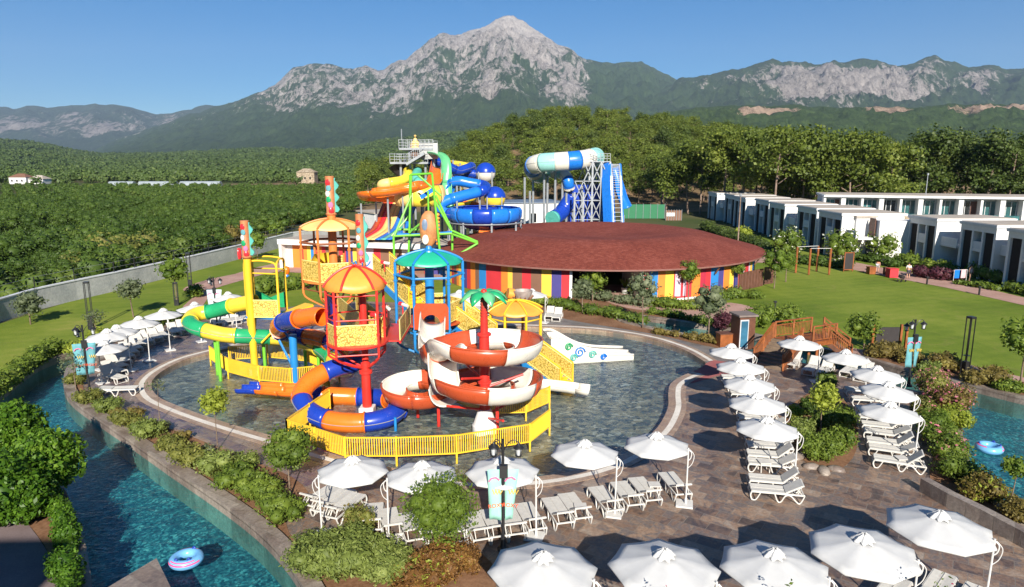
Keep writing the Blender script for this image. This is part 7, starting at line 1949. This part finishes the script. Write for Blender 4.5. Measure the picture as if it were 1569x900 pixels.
railing('yellow railing fence under the red and white spiral', [(690, 618), (742, 640), (806, 638), (842, 622)])
railing('yellow railing fence behind the yellow tower', [(352, 556), (410, 552), (470, 558), (520, 580)])
# ================================================================ FAR SLIDES
def posts_(root, l, r=.12, mat=None, name='support'):
    """l: (px, pyTop, Y) -> steel posts down to the ground"""
    o_ = Vector(root.location)
    for px, py, Y in l:
        t = A(px, py, Y) - o_; m = MB(); m.cyl((t.x, t.y, -o_.z), (t.x, t.y, t.z), r, 8); m.build(name, mat or M_GREYM, root)
Y0 = 92.0
# grey stair tower
ft = empty('slide_tower', (A(645, 350, Y0).x, Y0, 0), label='tall grey steel launch tower at the start of the far slides', cat='tower')
def tz(py, Y=Y0): return A(645, py, Y).z
def tx(px, Y=Y0): return A(px, 300, Y).x - ft.location.x
for x in (618, 632, 655, 668):
    for dy in (-1.5, 2.5):
        m = MB(); m.cyl((tx(x), dy, 0), (tx(x), dy, tz(222 if x > 625 else 245)), .16, 8); m.build('column', M_GREYM, ft)
for (xa, xb, py, dy0, dy1) in ((604, 660, 250, -2.4, 3), (618, 668, 229, -2.4, 3)):
    z = tz(py); m = MB(); m.box(((tx(xa) + tx(xb)) / 2, (dy0 + dy1) / 2, z), (tx(xb) - tx(xa), dy1 - dy0, .25)); m.build('deck', M_GREYM, ft)
    m = MB()
    for y in (dy0, dy1):
        for q in (.45, .8, 1.15): m.bar((tx(xa), y, z + q), (tx(xb), y, z + q), .05)
        for k in range(9): x = tx(xa) + (tx(xb) - tx(xa)) * k / 8; m.bar((x, y, z), (x, y, z + 1.2), .06)
    for x in (tx(xa), tx(xb)):
        for q in (.45, .8, 1.15): m.bar((x, dy0, z + q), (x, dy1, z + q), .05)
    m.build('railing', M_GREYM, ft)
m = MB(); a = Vector((tx(630), -3.0, tz(252))); b = Vector((tx(656), -3.0, tz(236))); m.bar(a, b, 1.2, .3)
for k in range(10): c = a.lerp(b, k / 9); m.bar(c + Vector((0, -.6, 0)), c + Vector((0, -.6, 1.2)), .05)
m.bar(a + Vector((0, -.6, 1.2)), b + Vector((0, -.6, 1.2)), .06); m.build('stair_flight', M_GREYM, ft)
m = MB(); m.box((tx(661), -2.2, tz(232)), (2.4, .2, 2.0)); m.build('screen', M_CONC, ft)
m = MB(); m.tube([(tx(609), 0, tz(252)), (tx(618), 0, tz(272))], [1.2, .5], 8); m.build('chute', M_DARKP, ft)
m = MB(); m.cyl((tx(618), 0, tz(229)), (tx(618), 0, tz(198)), .07, 6); m.build('mast', M_GREYM, ft)
m = MB(); m.lathe([(.7, -.6), (.75, .2), (.55, .6), (.3, .8), (.2, 1.1), (0, 1.2)], (tx(640), -1, tz(226)), 12); m.lathe([(0, 1.6), (.2, 1.45), (0, 1.2)], (tx(640), -1, tz(226)), 8); m.build('idol', F_CANY, ft, smooth=30)
m = MB(); m.lathe([(.0, -1.8), (.7, -1.2), (.9, -.6)], (tx(640), -1, tz(226)), 10); m.build('idol_base', STRIPE['brown'], ft)

def tube_thing(name, label, pts, rad, cols, seg, n=14, sup=(), cat='water slide', flange=None):
    p0 = A(*pts[0]); root = empty(name, (p0.x, p0.y, 0), label=label, cat=cat)
    sections(root, AR(root, pts), rad, cols, seg, n=n, sub=5, flange=flange, thick=.06)
    posts_(root, sup); return root
# blue tubes winding right
tube_thing('tube_slide', 'light and royal blue tube slide winding right of the far tower', [(664, 282, 90), (680, 286, 88), (700, 278, 87), (720, 281, 87), (742, 285, 87), (743, 291, 85), (726, 296, 84), (700, 303, 83), (682, 309, 82.5), (674, 318, 82), (680, 326, 81), (700, 330, 80), (725, 330, 79.5)], .66, [F_LBLUE, F_LBLUE, F_DBLUE], 3.6,
           sup=[(700, 285, 86), (735, 290, 85), (700, 308, 82.5), (686, 320, 82)])
tube_thing('tube_slide', 'royal blue and white tube slide leaving the tower at the top', [(657, 248, 93), (672, 249, 94), (688, 256, 95), (702, 262, 96), (716, 258, 97), (722, 256, 99), (718, 262, 101), (700, 268, 101), (708, 268, 99), (722, 266, 98), (735, 270, 98)], .62, [F_DBLUE, F_DBLUE, F_WHITE], 4.2,
           sup=[(694, 245, 96), (705, 250, 97), (722, 262, 98)])
tube_thing('tube_slide', 'yellow and white tube slide crossing behind the blue ones', [(690, 252, 101), (705, 253, 103), (720, 258, 104), (716, 270, 104), (700, 276, 102), (712, 286, 100), (728, 293, 98), (724, 302, 97), (710, 306, 97)], .55, [F_YEL, F_WHITE], 3.4, sup=[(712, 262, 103), (728, 292, 98)])
tube_thing('tube_slide', 'teal and blue tube slide descending from the tower middle', [(640, 262, 91), (637, 272, 89), (643, 280, 88), (655, 281, 88), (670, 282, 88), (682, 284, 88), (690, 290, 87)], .6, [F_TEAL, F_TEAL, F_LBLUE], 3.0, sup=[(645, 282, 88), (676, 284, 88)])
# blue bowl
c = A(728, 331, 79); bw = empty('bowl_slide', (c.x, c.y, 0), label='wide blue striped bowl slide on steel legs', cat='water slide')
zc_ = c.z; n = 48
names = [F_LBLUE, F_LBLUE, F_DBLUE, F_LBLUE, F_LBLUE, F_LBLUE, F_DBLUE, F_LBLUE, F_DBLUE, F_DBLUE, F_LBLUE, F_LBLUE]
cb = Vector((1.1, 2.2, 0))
for k in range(12):
    m = MB(); m.M = Matrix.Translation(cb); m.lathe([(3.6, zc_ - 1.0), (4.0, zc_ - .7), (4.3, zc_ - .3), (4.35, zc_ + .45), (4.15, zc_ + .8), (3.9, zc_ + .86)], (0, 0, 0), 6, a0=R(180 + k * 30 + 12), a1=R(210 + k * 30 + 12)); o = m.build('bowl_section', names[k], bw, smooth=True); s_ = o.modifiers.new('t', 'SOLIDIFY'); s_.thickness = .06
m = MB(); m.M = Matrix.Translation(cb); m.lathe([(.6, zc_ - 1.9), (2.2, zc_ - 1.6), (3.3, zc_ - 1.15), (3.6, zc_ - 1.0)], (0, 0, 0), 36); m.build('bowl_floor', F_DBLUE, bw, smooth=True)
m = MB(); m.M = Matrix.Translation(cb); m.tube([(4.45 * math.cos(a * .1309), 4.45 * math.sin(a * .1309), zc_ - .85) for a in range(48)], .07, 6, closed=True); m.build('ring_beam', M_GREYM, bw)
for k in range(8): a = k * math.pi / 4 + .2; m = MB(); m.cyl((cb.x + 4.3 * math.cos(a), cb.y + 4.3 * math.sin(a), 0), (cb.x + 4.3 * math.cos(a), cb.y + 4.3 * math.sin(a), zc_ - .7), .12, 7); m.build('leg', M_GREYM, bw)
# half spheres
for (px, py, Y, rr, cm, lb) in ((744, 265, 95, 1.38, F_WHITE, 'blue and white sphere on steel legs, upper one'), (758, 303, 86, 1.38, F_YEL, 'blue and yellow sphere on steel legs, lower one')):
    c = A(px, py, Y); rt = empty('slide_sphere', (c.x, c.y, 0), label=lb, cat='slide pod'); rr = rr * 1.0
    m = MB(); m.lathe([(rr * math.sin(R(t)), c.z + rr * math.cos(R(t))) for t in range(0, 95, 8)], (0, 0, 0), 24); m.build('upper_shell', F_DBLUE, rt, smooth=True)
    m = MB(); m.lathe([(rr * .97 * math.sin(R(t)), c.z + rr * .97 * math.cos(R(t))) for t in range(90, 181, 9)], (0, 0, 0), 24); m.build('lower_shell', cm, rt, smooth=True)
    for a, b in ((.9, .6), (-.9, .6), (.9, -1.1), (-.9, -1.1)): m = MB(); m.cyl((a, b, 0), (a, b, c.z + .15), .09, 7); m.build('leg', M_GREYM, rt)
# green drop slide and orange flumes
gd = empty('drop_slide', (A(682, 240, 88).x, 88, 0), label='pale green steep drop slide arching over from the tower top', cat='water slide')
trough(gd, AR(gd, [(661, 237, 90), (672, 239, 88.5), (680, 246, 87.6), (683, 262, 87.2), (684, 285, 86.8), (685, 305, 86.4), (690, 330, 85.5), (700, 345, 83)]), 1.25, .35, [F_LIME, F_LIME, F_TEAL], 6, sub=5); posts_(gd, [(676, 250, 88.5), (690, 305, 86.8)])
of = empty('raft_slide', (A(600, 330, 84).x, 84, 0), label='orange open flume sweeping left from the green steel frame', cat='water slide')
trough(of, AR(of, [(672, 258, 90), (669, 275, 87), (664, 290, 84), (650, 291, 81), (628, 295, 80), (600, 300, 80), (575, 302, 80), (560, 304, 80.8), (560, 308, 83), (575, 309, 84), (600, 310, 84), (626, 312, 84), (650, 316, 84)]), 1.7, .7, [F_ORANGE], 5.0, sub=6, hout=1.0); posts_(of, [(553, 312, 81.5), (594, 303, 80.5), (617, 300, 80.4), (576, 310, 84)])
tube_thing('tube_slide', 'yellow topped orange slide bending from the tower to the left', [(625, 262, 91), (624, 271, 89), (616, 277, 88), (600, 280, 87), (586, 283, 87), (588, 288, 89), (603, 288, 91)], .62, [F_YEL, F_CANY, F_ORANGE], 5, sup=[(594, 284, 87.5), (612, 282, 88)])
# big yellow bowl around the orange flume
yb = empty('funnel_slide', (A(642, 296, 82).x, 82, 0), label='large yellow banked flume curl in the green steel frame', cat='water slide')
c = A(642, 296, 82)
for k, mt in enumerate([F_CANY, F_CANY, F_YEL, F_YEL, F_CANY]):
    m = MB(); m.lathe([(2.9, c.z - 1.5), (3.1, c.z - .7), (3.0, c.z + .3), (2.7, c.z + .9)], (0, 1.0, 0), 8, a0=R(190 + k * 36), a1=R(226 + k * 36)); o = m.build('curl_section', mt, yb, smooth=True); s_ = o.modifiers.new('t', 'SOLIDIFY'); s_.thickness = .08
posts_(yb, [(648, 300, 83), (630, 300, 84)])
m = MB(); vs = AR(yb, [(643, 300, 78.6), (662, 288, 78.6), (664, 294, 78.6), (646, 306, 78.6)]); m.add(vs, [(0, 1, 2, 3)]); o = m.build('blue_stripe', F_LBLUE, yb); s_ = o.modifiers.new('t', 'SOLIDIFY'); s_.thickness = .1
# round faced ornament
of_ = empty('face_ornament', A(657, 352, 72), label='big orange brown round carved face hanging in the green frame', cat='ornament')
m = MB(); pr_ = [(0, 2.0), (.35, 1.9), (.7, 1.5), (.95, .8), (1.0, 0), (.9, -.8), (.55, -1.5), (.2, -1.9), (0, -2.0)]
m.lathe(pr_, (0, 0, 0), 20); o = m.build('head', gp('mottled orange brown', (.52, .22, .08), .55, .25), of_, smooth=True); o.scale = (1, .6, 1)
for k in range(9):
    m = MB(); a = -.9 + k * .22; m.lathe([(0, .18), (.14, .1), (.16, 0), (0, -.1)], (0, 0, 0), 8); o = m.build('lobe', F_CANO, of_, smooth=True); o.location = (.95, 0, 1.5 - k * .38); o.scale = (1.5, 1.2, 1.4)
m = MB(); m.lathe([(0, .06), (.22, .04), (.3, 0)], (0, 0, 0), 14); o = m.build('dark_inlay', paint('grey blue inlay', (.16, .22, .32), .4), of_, smooth=True); o.rotation_euler = (math.pi / 2, 0, 0); o.location = (-.35, -.58, .55); o.scale = (1.0, 2.0, 1)
m = MB(); m.lathe([(0, .06), (.25, .04), (.34, 0)], (-.3, -.62, -.9), 12); m.v = [(x, -.60 + (z + .9) * -1.0, -1.0 + (y + .62) * 1.5) for x, y, z in m.v]; m.build('pale_inlay', F_WHITE, of_, smooth=True)
m = MB(); m.cyl((0, .2, -5.5), (0, .2, -1.5), .12, 8); m.cyl((0, .1, 1.5), (0, .1, 4.0), .1, 8); m.build('hanger', P_GRN, of_)
# green steel frame
gf = empty('steel_frame', (A(655, 360, 72).x, 72, 0), label='lime green steel truss frame carrying the orange and yellow flumes', cat='frame')
def fr(l, r_=.12, nm='strut'):
    q = AR(gf, l)
    for a, b in zip(q[:-1], q[1:]): m = MB(); m.cyl(a, b, r_, 8); m.build(nm, P_GRN, gf)
def leg_(px, py0, py1, Y): fr([(px, py0, Y), (px + (px - 784) * -.012, py1, Y)], .19, 'leg')
for l in ([(630, 268, 73), (626, 390, 73)], [(662, 266, 71), (674, 386, 71)], [(628, 268, 76), (628, 350, 76)], [(603, 362, 72), (604, 398, 72)], [(693, 358, 72), (693, 392, 72)], [(668, 300, 76), (692, 352, 74)], [(630, 300, 73), (604, 362, 72)], [(662, 300, 73), (693, 356, 73)], [(603, 362, 72), (693, 358, 72)], [(629, 268, 73), (662, 266, 72)],
          [(693, 354, 72), (732, 371, 71)], [(693, 359, 70), (732, 373, 71)], [(732, 373, 71), (700, 392, 70)], [(628, 356, 72), (650, 338, 76)], [(608, 352, 75), (645, 352, 75)], [(640, 268, 76), (676, 300, 76)], [(600, 362, 75), (628, 330, 76)]): fr(l)
m = MB(); q = AR(gf, [(604, 359, 72.5), (630, 361, 72.5), (655, 360, 72.5), (693, 357, 72.5)]); m.tube(q, .22, 6); m.build('blue_beam', F_LBLUE, gf)
# rainbow mat racer
mr = empty('racer_slide', (A(590, 370, 84).x, 84, 0), label='multi lane racer slide striped red, cream and blue', cat='water slide')
pts = [(617, 303, 88), (608, 325, 86), (600, 345, 83.5), (592, 355, 81.5), (570, 368, 78)]
cen_ = catmull([A(*p) for p in pts], 5); o_ = Vector(mr.location)
cols = [F_RUST, F_RED_, F_CANY, F_CANY, F_LBLUE, F_TEAL, F_LBLUE]
for k in range(7):
    m = MB(); vs = []
    for i, p in enumerate(cen_):
        for e in (0, 1): vs.append(p - o_ + Vector(((k + e - 3.5) * .62, (k - 3) * .05, 0.0)))
    m.add(vs, [(2*i, 2*i+1, 2*i+3, 2*i+2) for i in range(len(cen_) - 1)]); o = m.build('lane', cols[k], mr, smooth=True); s_ = o.modifiers.new('t', 'SOLIDIFY'); s_.thickness = .1
posts_(mr, [(612, 318, 87), (622, 312, 87.6), (604, 340, 84.5)])
ar2 = empty('flume', (A(720, 318, 90).x, 90, 0), label='low yellow and orange flumes seen through the blue tubes', cat='water slide')
trough(ar2, AR(ar2, [(684, 316, 92), (700, 318, 91), (715, 315, 93), (728, 318, 94)]), 1.6, .6, [F_YEL, F_ORANGE], 4); posts_(ar2, [(690, 320, 92), (720, 320, 93)])
tube_thing('tube_slide', 'orange tube end under the blue bowl', [(735, 353, 84), (742, 354, 82), (746, 356, 79)], .9, [F_ORANGE], 8, sup=[])
# ---- tornado slide with the steel lattice at the right
Y7 = 118.0
tn = empty('boomerang_slide', (A(865, 250, Y7).x, Y7, 0), label='huge white, blue and teal striped tube slide on steel masts', cat='water slide')
F_PALE = gp('pale aqua fibreglass', (0.30, 0.60, 0.56))
sections(tn, AR(tn, [(826, 268, 124), (818, 262, 121), (818, 254, 118), (830, 250, 116), (850, 248.5, 115.5), (872, 247, 115.5), (892, 245, 116), (908, 242, 118), (912, 241, 122), (905, 244, 126)]), 1.55, [F_PALE, F_WHITE, F_LBLUE, F_WHITE, F_PALE, F_WHITE, F_LBLUE, F_WHITE, F_PALE], 1.95, n=20, sub=8)
sections(tn, AR(tn, [(838, 262, 124), (848, 265, 122), (860, 266, 120), (868, 271, 119), (871, 280, 118.5), (872, 288, 119)]), .95, [F_WHITE, F_PALE, F_WHITE, F_PALE, F_WHITE, F_LBLUE], 1.2, n=16, sub=6)
sections(tn, AR(tn, [(876, 300, 119), (868, 315, 119), (858, 328, 118), (846, 336, 116)]), 1.3, [F_DBLUE, F_DBLUE, F_TEAL], 2.6, n=16, sub=6)
posts_(tn, [(804, 272, 119), (812, 293, 117), (817, 275, 122), (834, 262, 118), (839, 270, 119), (851, 262, 118), (862, 275, 119), (868, 296, 118), (878, 296, 119), (892, 285, 118)], .2)
lt = empty('lattice_tower', (A(905, 340, Y7).x, Y7, 0), label='steel lattice launch tower with blue ladder slide', cat='tower')
xs = [A(x, 300, Y7).x - lt.location.x for x in (878, 891, 904, 917, 930)]; ztop = A(900, 248, Y7).z
for j, y in enumerate((-3, 1.5, 6)):
    for i, x in enumerate(xs):
        if i in (0, 1) and j == 2: continue
        zt_ = ztop if i > 1 else ztop - 5
        m = MB(); m.box((x, y, zt_ / 2), (.28, .28, zt_)); m.build('column', M_GREYM, lt)
for j, y in enumerate((-3, 6)):
    for i in range(4):
        for k in range(4):
            z0, z1 = k * ztop / 4.0, (k + 1) * ztop / 4.0
            if i < 1 and k > 2: continue
            m = MB(); m.bar((xs[i], y, z0), (xs[i + 1], y, z1), .14); m.bar((xs[i], y, z1), (xs[i + 1], y, z0), .14); m.bar((xs[i], y, z1), (xs[i + 1], y, z1), .14); m.build('bracing', M_GREYM, lt)
for z in (ztop, ztop * .75, ztop * .5, ztop * .25):
    m = MB(); m.box(((xs[2] + xs[4]) / 2, 1.5, z), (xs[4] - xs[2], 8, .15)); m.build('landing', M_GREYM, lt)
m = MB()
for y in (-3, 6):
    for q in (.5, .9, 1.3): m.bar((xs[1], y, ztop + q), (xs[4], y, ztop + q), .07)
for k in range(9): x = xs[1] + (xs[4] - xs[1]) * k / 8; m.bar((x, -3, ztop), (x, -3, ztop + 1.3), .07)
m.build('railing', M_GREYM, lt)
bs = empty('speed_slide', (A(935, 300, 116).x, 116, 0), label='steep blue enclosed slide beside the lattice tower', cat='water slide')
def U_(u, y, z): return (u, y, z)
q = AR(bs, [(930, 252, 116), (931, 270, 115), (932, 300, 114), (934, 346, 112)])
m = MB(); m.tube(catmull(q, 4), 1.0, 4); m.build('chute', F_LBLUE, bs)
m = MB()
for dx in (.55, 1.9): m.tube([v + Vector((dx, -1.1, 0)) for v in catmull(q, 4)], .1, 6)
cq = catmull(q, 8)
for v in cq: m.bar(v + Vector((.55, -1.1, 0)), v + Vector((1.9, -1.1, 0)), .1)
m.build('ladder', M_GREYM, bs)
m = MB()
for dx in (.4, 2.0): m.tube([v + Vector((dx, -.9, 0)) for v in catmull(q, 4)], .28, 6)
m.build('side_rail', F_LBLUE, bs)
q = AR(bs, [(936, 258, 119), (944, 285, 118), (950, 305, 117), (957, 320, 116)])
trough(bs, q, 2.0, .8, [F_LBLUE], 40); m = MB(); posts_(bs, [(952, 322, 116), (956, 330, 115)], .15)
m = MB(); m.box((-3.2, 3.2, A(900, 300, 119).z * .62), (7.2, .3, A(900, 250, 119).z * .72)); m.build('dark_back_sheet', F_DBLUE, bs)

# ================================================================ PEOPLE
M_SKIN = paint('sunlit skin', (0.50, 0.27, 0.18), .55, .08)
def person(loc, rz, joints, label, cloths, h=1.7):
    """joints: dict name->(x,y,z); body is one skinned surface"""
    root = empty('person', loc, rz, label=label, cat='person')
    names = list(joints); idx = {n: i for i, n in enumerate(names)}
    E = [('pelvis','belly'),('belly','chest'),('chest','neck'),('neck','head'),('head','crown'),('pelvis','hipL'),('hipL','kneeL'),('kneeL','footL'),('footL','toeL'),('pelvis','hipR'),('hipR','kneeR'),('kneeR','footR'),('footR','toeR'),('chest','shL'),('shL','elL'),('elL','haL'),('haL','fiL'),('chest','shR'),('shR','elR'),('elR','haR'),('haR','fiR')]
    rad = {'pelvis':.14,'belly':.13,'chest':.15,'neck':.055,'head':.10,'crown':.085,'hipL':.095,'hipR':.095,'kneeL':.06,'kneeR':.06,'footL':.045,'footR':.045,'toeL':.035,'toeR':.035,'shL':.06,'shR':.06,'elL':.043,'elR':.043,'haL':.032,'haR':.032,'fiL':.022,'fiR':.022}
    def skin(nm, ns, mat, parent, k=1.0):
        me = bpy.data.meshes.new(nm); ii = {n: i for i, n in enumerate(ns)}
        me.from_pydata([joints[n] for n in ns], [(ii[a], ii[b]) for a, b in E if a in ii and b in ii], []); me.materials.append(mat)
        o = bpy.data.objects.new(nm, me); link(o, parent); md = o.modifiers.new('skin', 'SKIN'); md.use_smooth_shade = True
        for i, n in enumerate(ns): me.skin_vertices[0].data[i].radius = (rad[n] * k,) * 2
        me.skin_vertices[0].data[0].use_root = True
        s_ = o.modifiers.new('s', 'SUBSURF'); s_.levels = s_.render_levels = 1; return o
    body = skin('body', names, M_SKIN, root)
    for nm, ns, mt in cloths: skin(nm, ns, mt, body, 1.13)
    hd = Vector(joints['crown']); m = MB(); m.lathe([(0, .1), (.07, .08), (.11, .02), (.115, -.05), (.09, -.09)], hd, 12); m.build('hair', paint('dark hair', (.03, .02, .015), .6), body, smooth=True)
    return root
J = {'pelvis':(0,0,.95),'belly':(0,.02,1.12),'chest':(0,.02,1.36),'neck':(0,.0,1.52),'head':(0,-.02,1.62),'crown':(0,-.02,1.70),'hipL':(-.1,0,.88),'kneeL':(-.12,-.06,.49),'footL':(-.12,.02,.07),'toeL':(-.13,-.14,.03),'hipR':(.1,0,.88),'kneeR':(.12,.04,.49),'footR':(.12,.1,.07),'toeR':(.13,-.06,.03),
     'shL':(-.19,0,1.43),'elL':(-.25,.04,1.14),'haL':(-.26,-.06,.90),'fiL':(-.26,-.10,.80),'shR':(.19,0,1.43),'elR':(.26,.03,1.15),'haR':(.24,-.1,.92),'fiR':(.24,-.14,.83)}
JB = dict(J); JB.update({'belly':(0,-.15,1.02),'chest':(0,-.38,1.06),'neck':(0,-.52,1.02),'head':(0,-.60,.96),'crown':(0,-.66,.90),'shL':(-.19,-.42,1.06),'elL':(-.22,-.45,.80),'haL':(-.18,-.52,.58),'fiL':(-.17,-.54,.50),'shR':(.19,-.42,1.06),'elR':(.22,-.45,.80),'haR':(.18,-.52,.58),'fiR':(.17,-.54,.50),'pelvis':(0,.06,.93),'hipL':(-.1,.05,.86),'hipR':(.1,.05,.86)})
SH = ['pelvis','hipL','hipR']; 
gg = G(1344, 417); person((gg.x, gg.y, 0), 2.6, JB, 'person with orange towel on the back bending forward on the pink path', [('shorts', ['pelvis','hipL','hipR','kneeL','kneeR'], paint('grey white shorts', (.5, .5, .52), .8)), ('towel', ['belly','chest','shL','shR'], paint('orange towel', (.75, .22, .08), .8))])
gg = G(1391, 427); person((gg.x, gg.y, 0), 2.9, J, 'person in pale clothes standing beside a stroller on the pink path', [('trousers', ['pelvis','hipL','kneeL','hipR','kneeR'], paint('dark trousers', (.05, .05, .07), .8)), ('shirt', ['belly','chest','shL','shR','elL','elR'], paint('white shirt', (.7, .7, .7), .8))])
gg = G(1486, 431); person((gg.x, gg.y, 0), .3, J, 'person in pale pink clothes standing before the right villa', [('dress', ['pelvis','hipL','hipR','belly','chest','shL','shR'], paint('pale pink cloth', (.66, .45, .48), .8))])
gg = A(438, 428, 50); 
st = empty('stroller', G(1381, 432), .4, label='dark folded stroller on the grass edge beside the pale person', cat='stroller')
m = MB(); m.tube([(-.3, 0, .15), (.1, 0, .55), (.5, 0, 1.0)], .025, 6); m.tube([(.35, 0, .12), (0, 0, .6)], .025, 6); m.build('frame', M_BLACKM, st)
m = MB(); m.box((-.02, 0, .55), (.5, .42, .3), ry=.4); m.build('seat', M_DARKP, st)
for x, y in ((-.3, -.2), (-.3, .2), (.35, -.22), (.35, .22)): m = MB(); m.cyl((x, y - .02, .12), (x, y + .02, .12), .12, 12); m.build('wheel', M_BLACKM, st)
# towel rack before the right villa
tr = empty('drying_rack', G(1470, 432), .2, label='rack with blue and pink towels before the right villa', cat='drying rack')
m = MB()
for x in (-.8, .8): m.bar((x, 0, 0), (x, 0, 1.3), .04)
m.bar((-.8, 0, 1.3), (.8, 0, 1.3), .04); m.build('frame', M_WMETAL, tr)
for x, mt in ((-.45, F_LBLUE), (.35, paint('pink towel', (.66, .42, .45), .85))):
    m = MB(); m.box((x, -.03, .85), (.6, .05, .9)); m.build('towel', mt, tr, bevel=.02)
# small shallow play pool fittings on the left lawn: red post and orange blue spring toy
rp_ = empty('play_post', G(366, 397), label='round red play post on the lawn by the grey wall', cat='play post'); m = MB(); m.lathe([(0, 1.5), (.35, 1.4), (.45, 1.0), (.4, .3), (.3, 0)], (0, 0, 0), 14); m.build('body', F_RED_, rp_, smooth=True); m = MB(); m.cyl((.5, 0, 0), (.5, 0, 1.2), .08, 8); m.build('stand', M_GREYM, rp_)
sp_ = empty('spring_toy', G(440, 432), label='orange and blue figure shaped play fitting behind the yellow tower', cat='play fitting')
m = MB(); m.lathe([(0, 1.7), (.28, 1.6), (.36, 1.3), (.3, .9), (.2, .8)], (0, 0, 0), 12); m.build('upper_part', F_ORANGE, sp_, smooth=True); m = MB(); m.lathe([(.22, .8), (.34, .5), (.25, .1), (.1, 0)], (0, 0, 0), 12); m.build('lower_part', F_LBLUE, sp_, smooth=True)
# ================================================================ HAZE
def make_haze():
    m, t = nodes('haze air'); p = t.nodes.new('ShaderNodeVolumePrincipled'); o = t.nodes.new('ShaderNodeOutputMaterial')
    p.inputs['Color'].default_value = (0.55, 0.72, 1.0, 1); p.inputs['Density'].default_value = 3.6e-5; p.inputs['Anisotropy'].default_value = 0.0
    L(t, p.outputs[0], o.inputs['Volume'])
    b = MB(); b.box((0, 8400, 1350), (34000, 18000, 2800)); h = b.build('haze', m); h['kind'] = 'stuff'
make_haze()
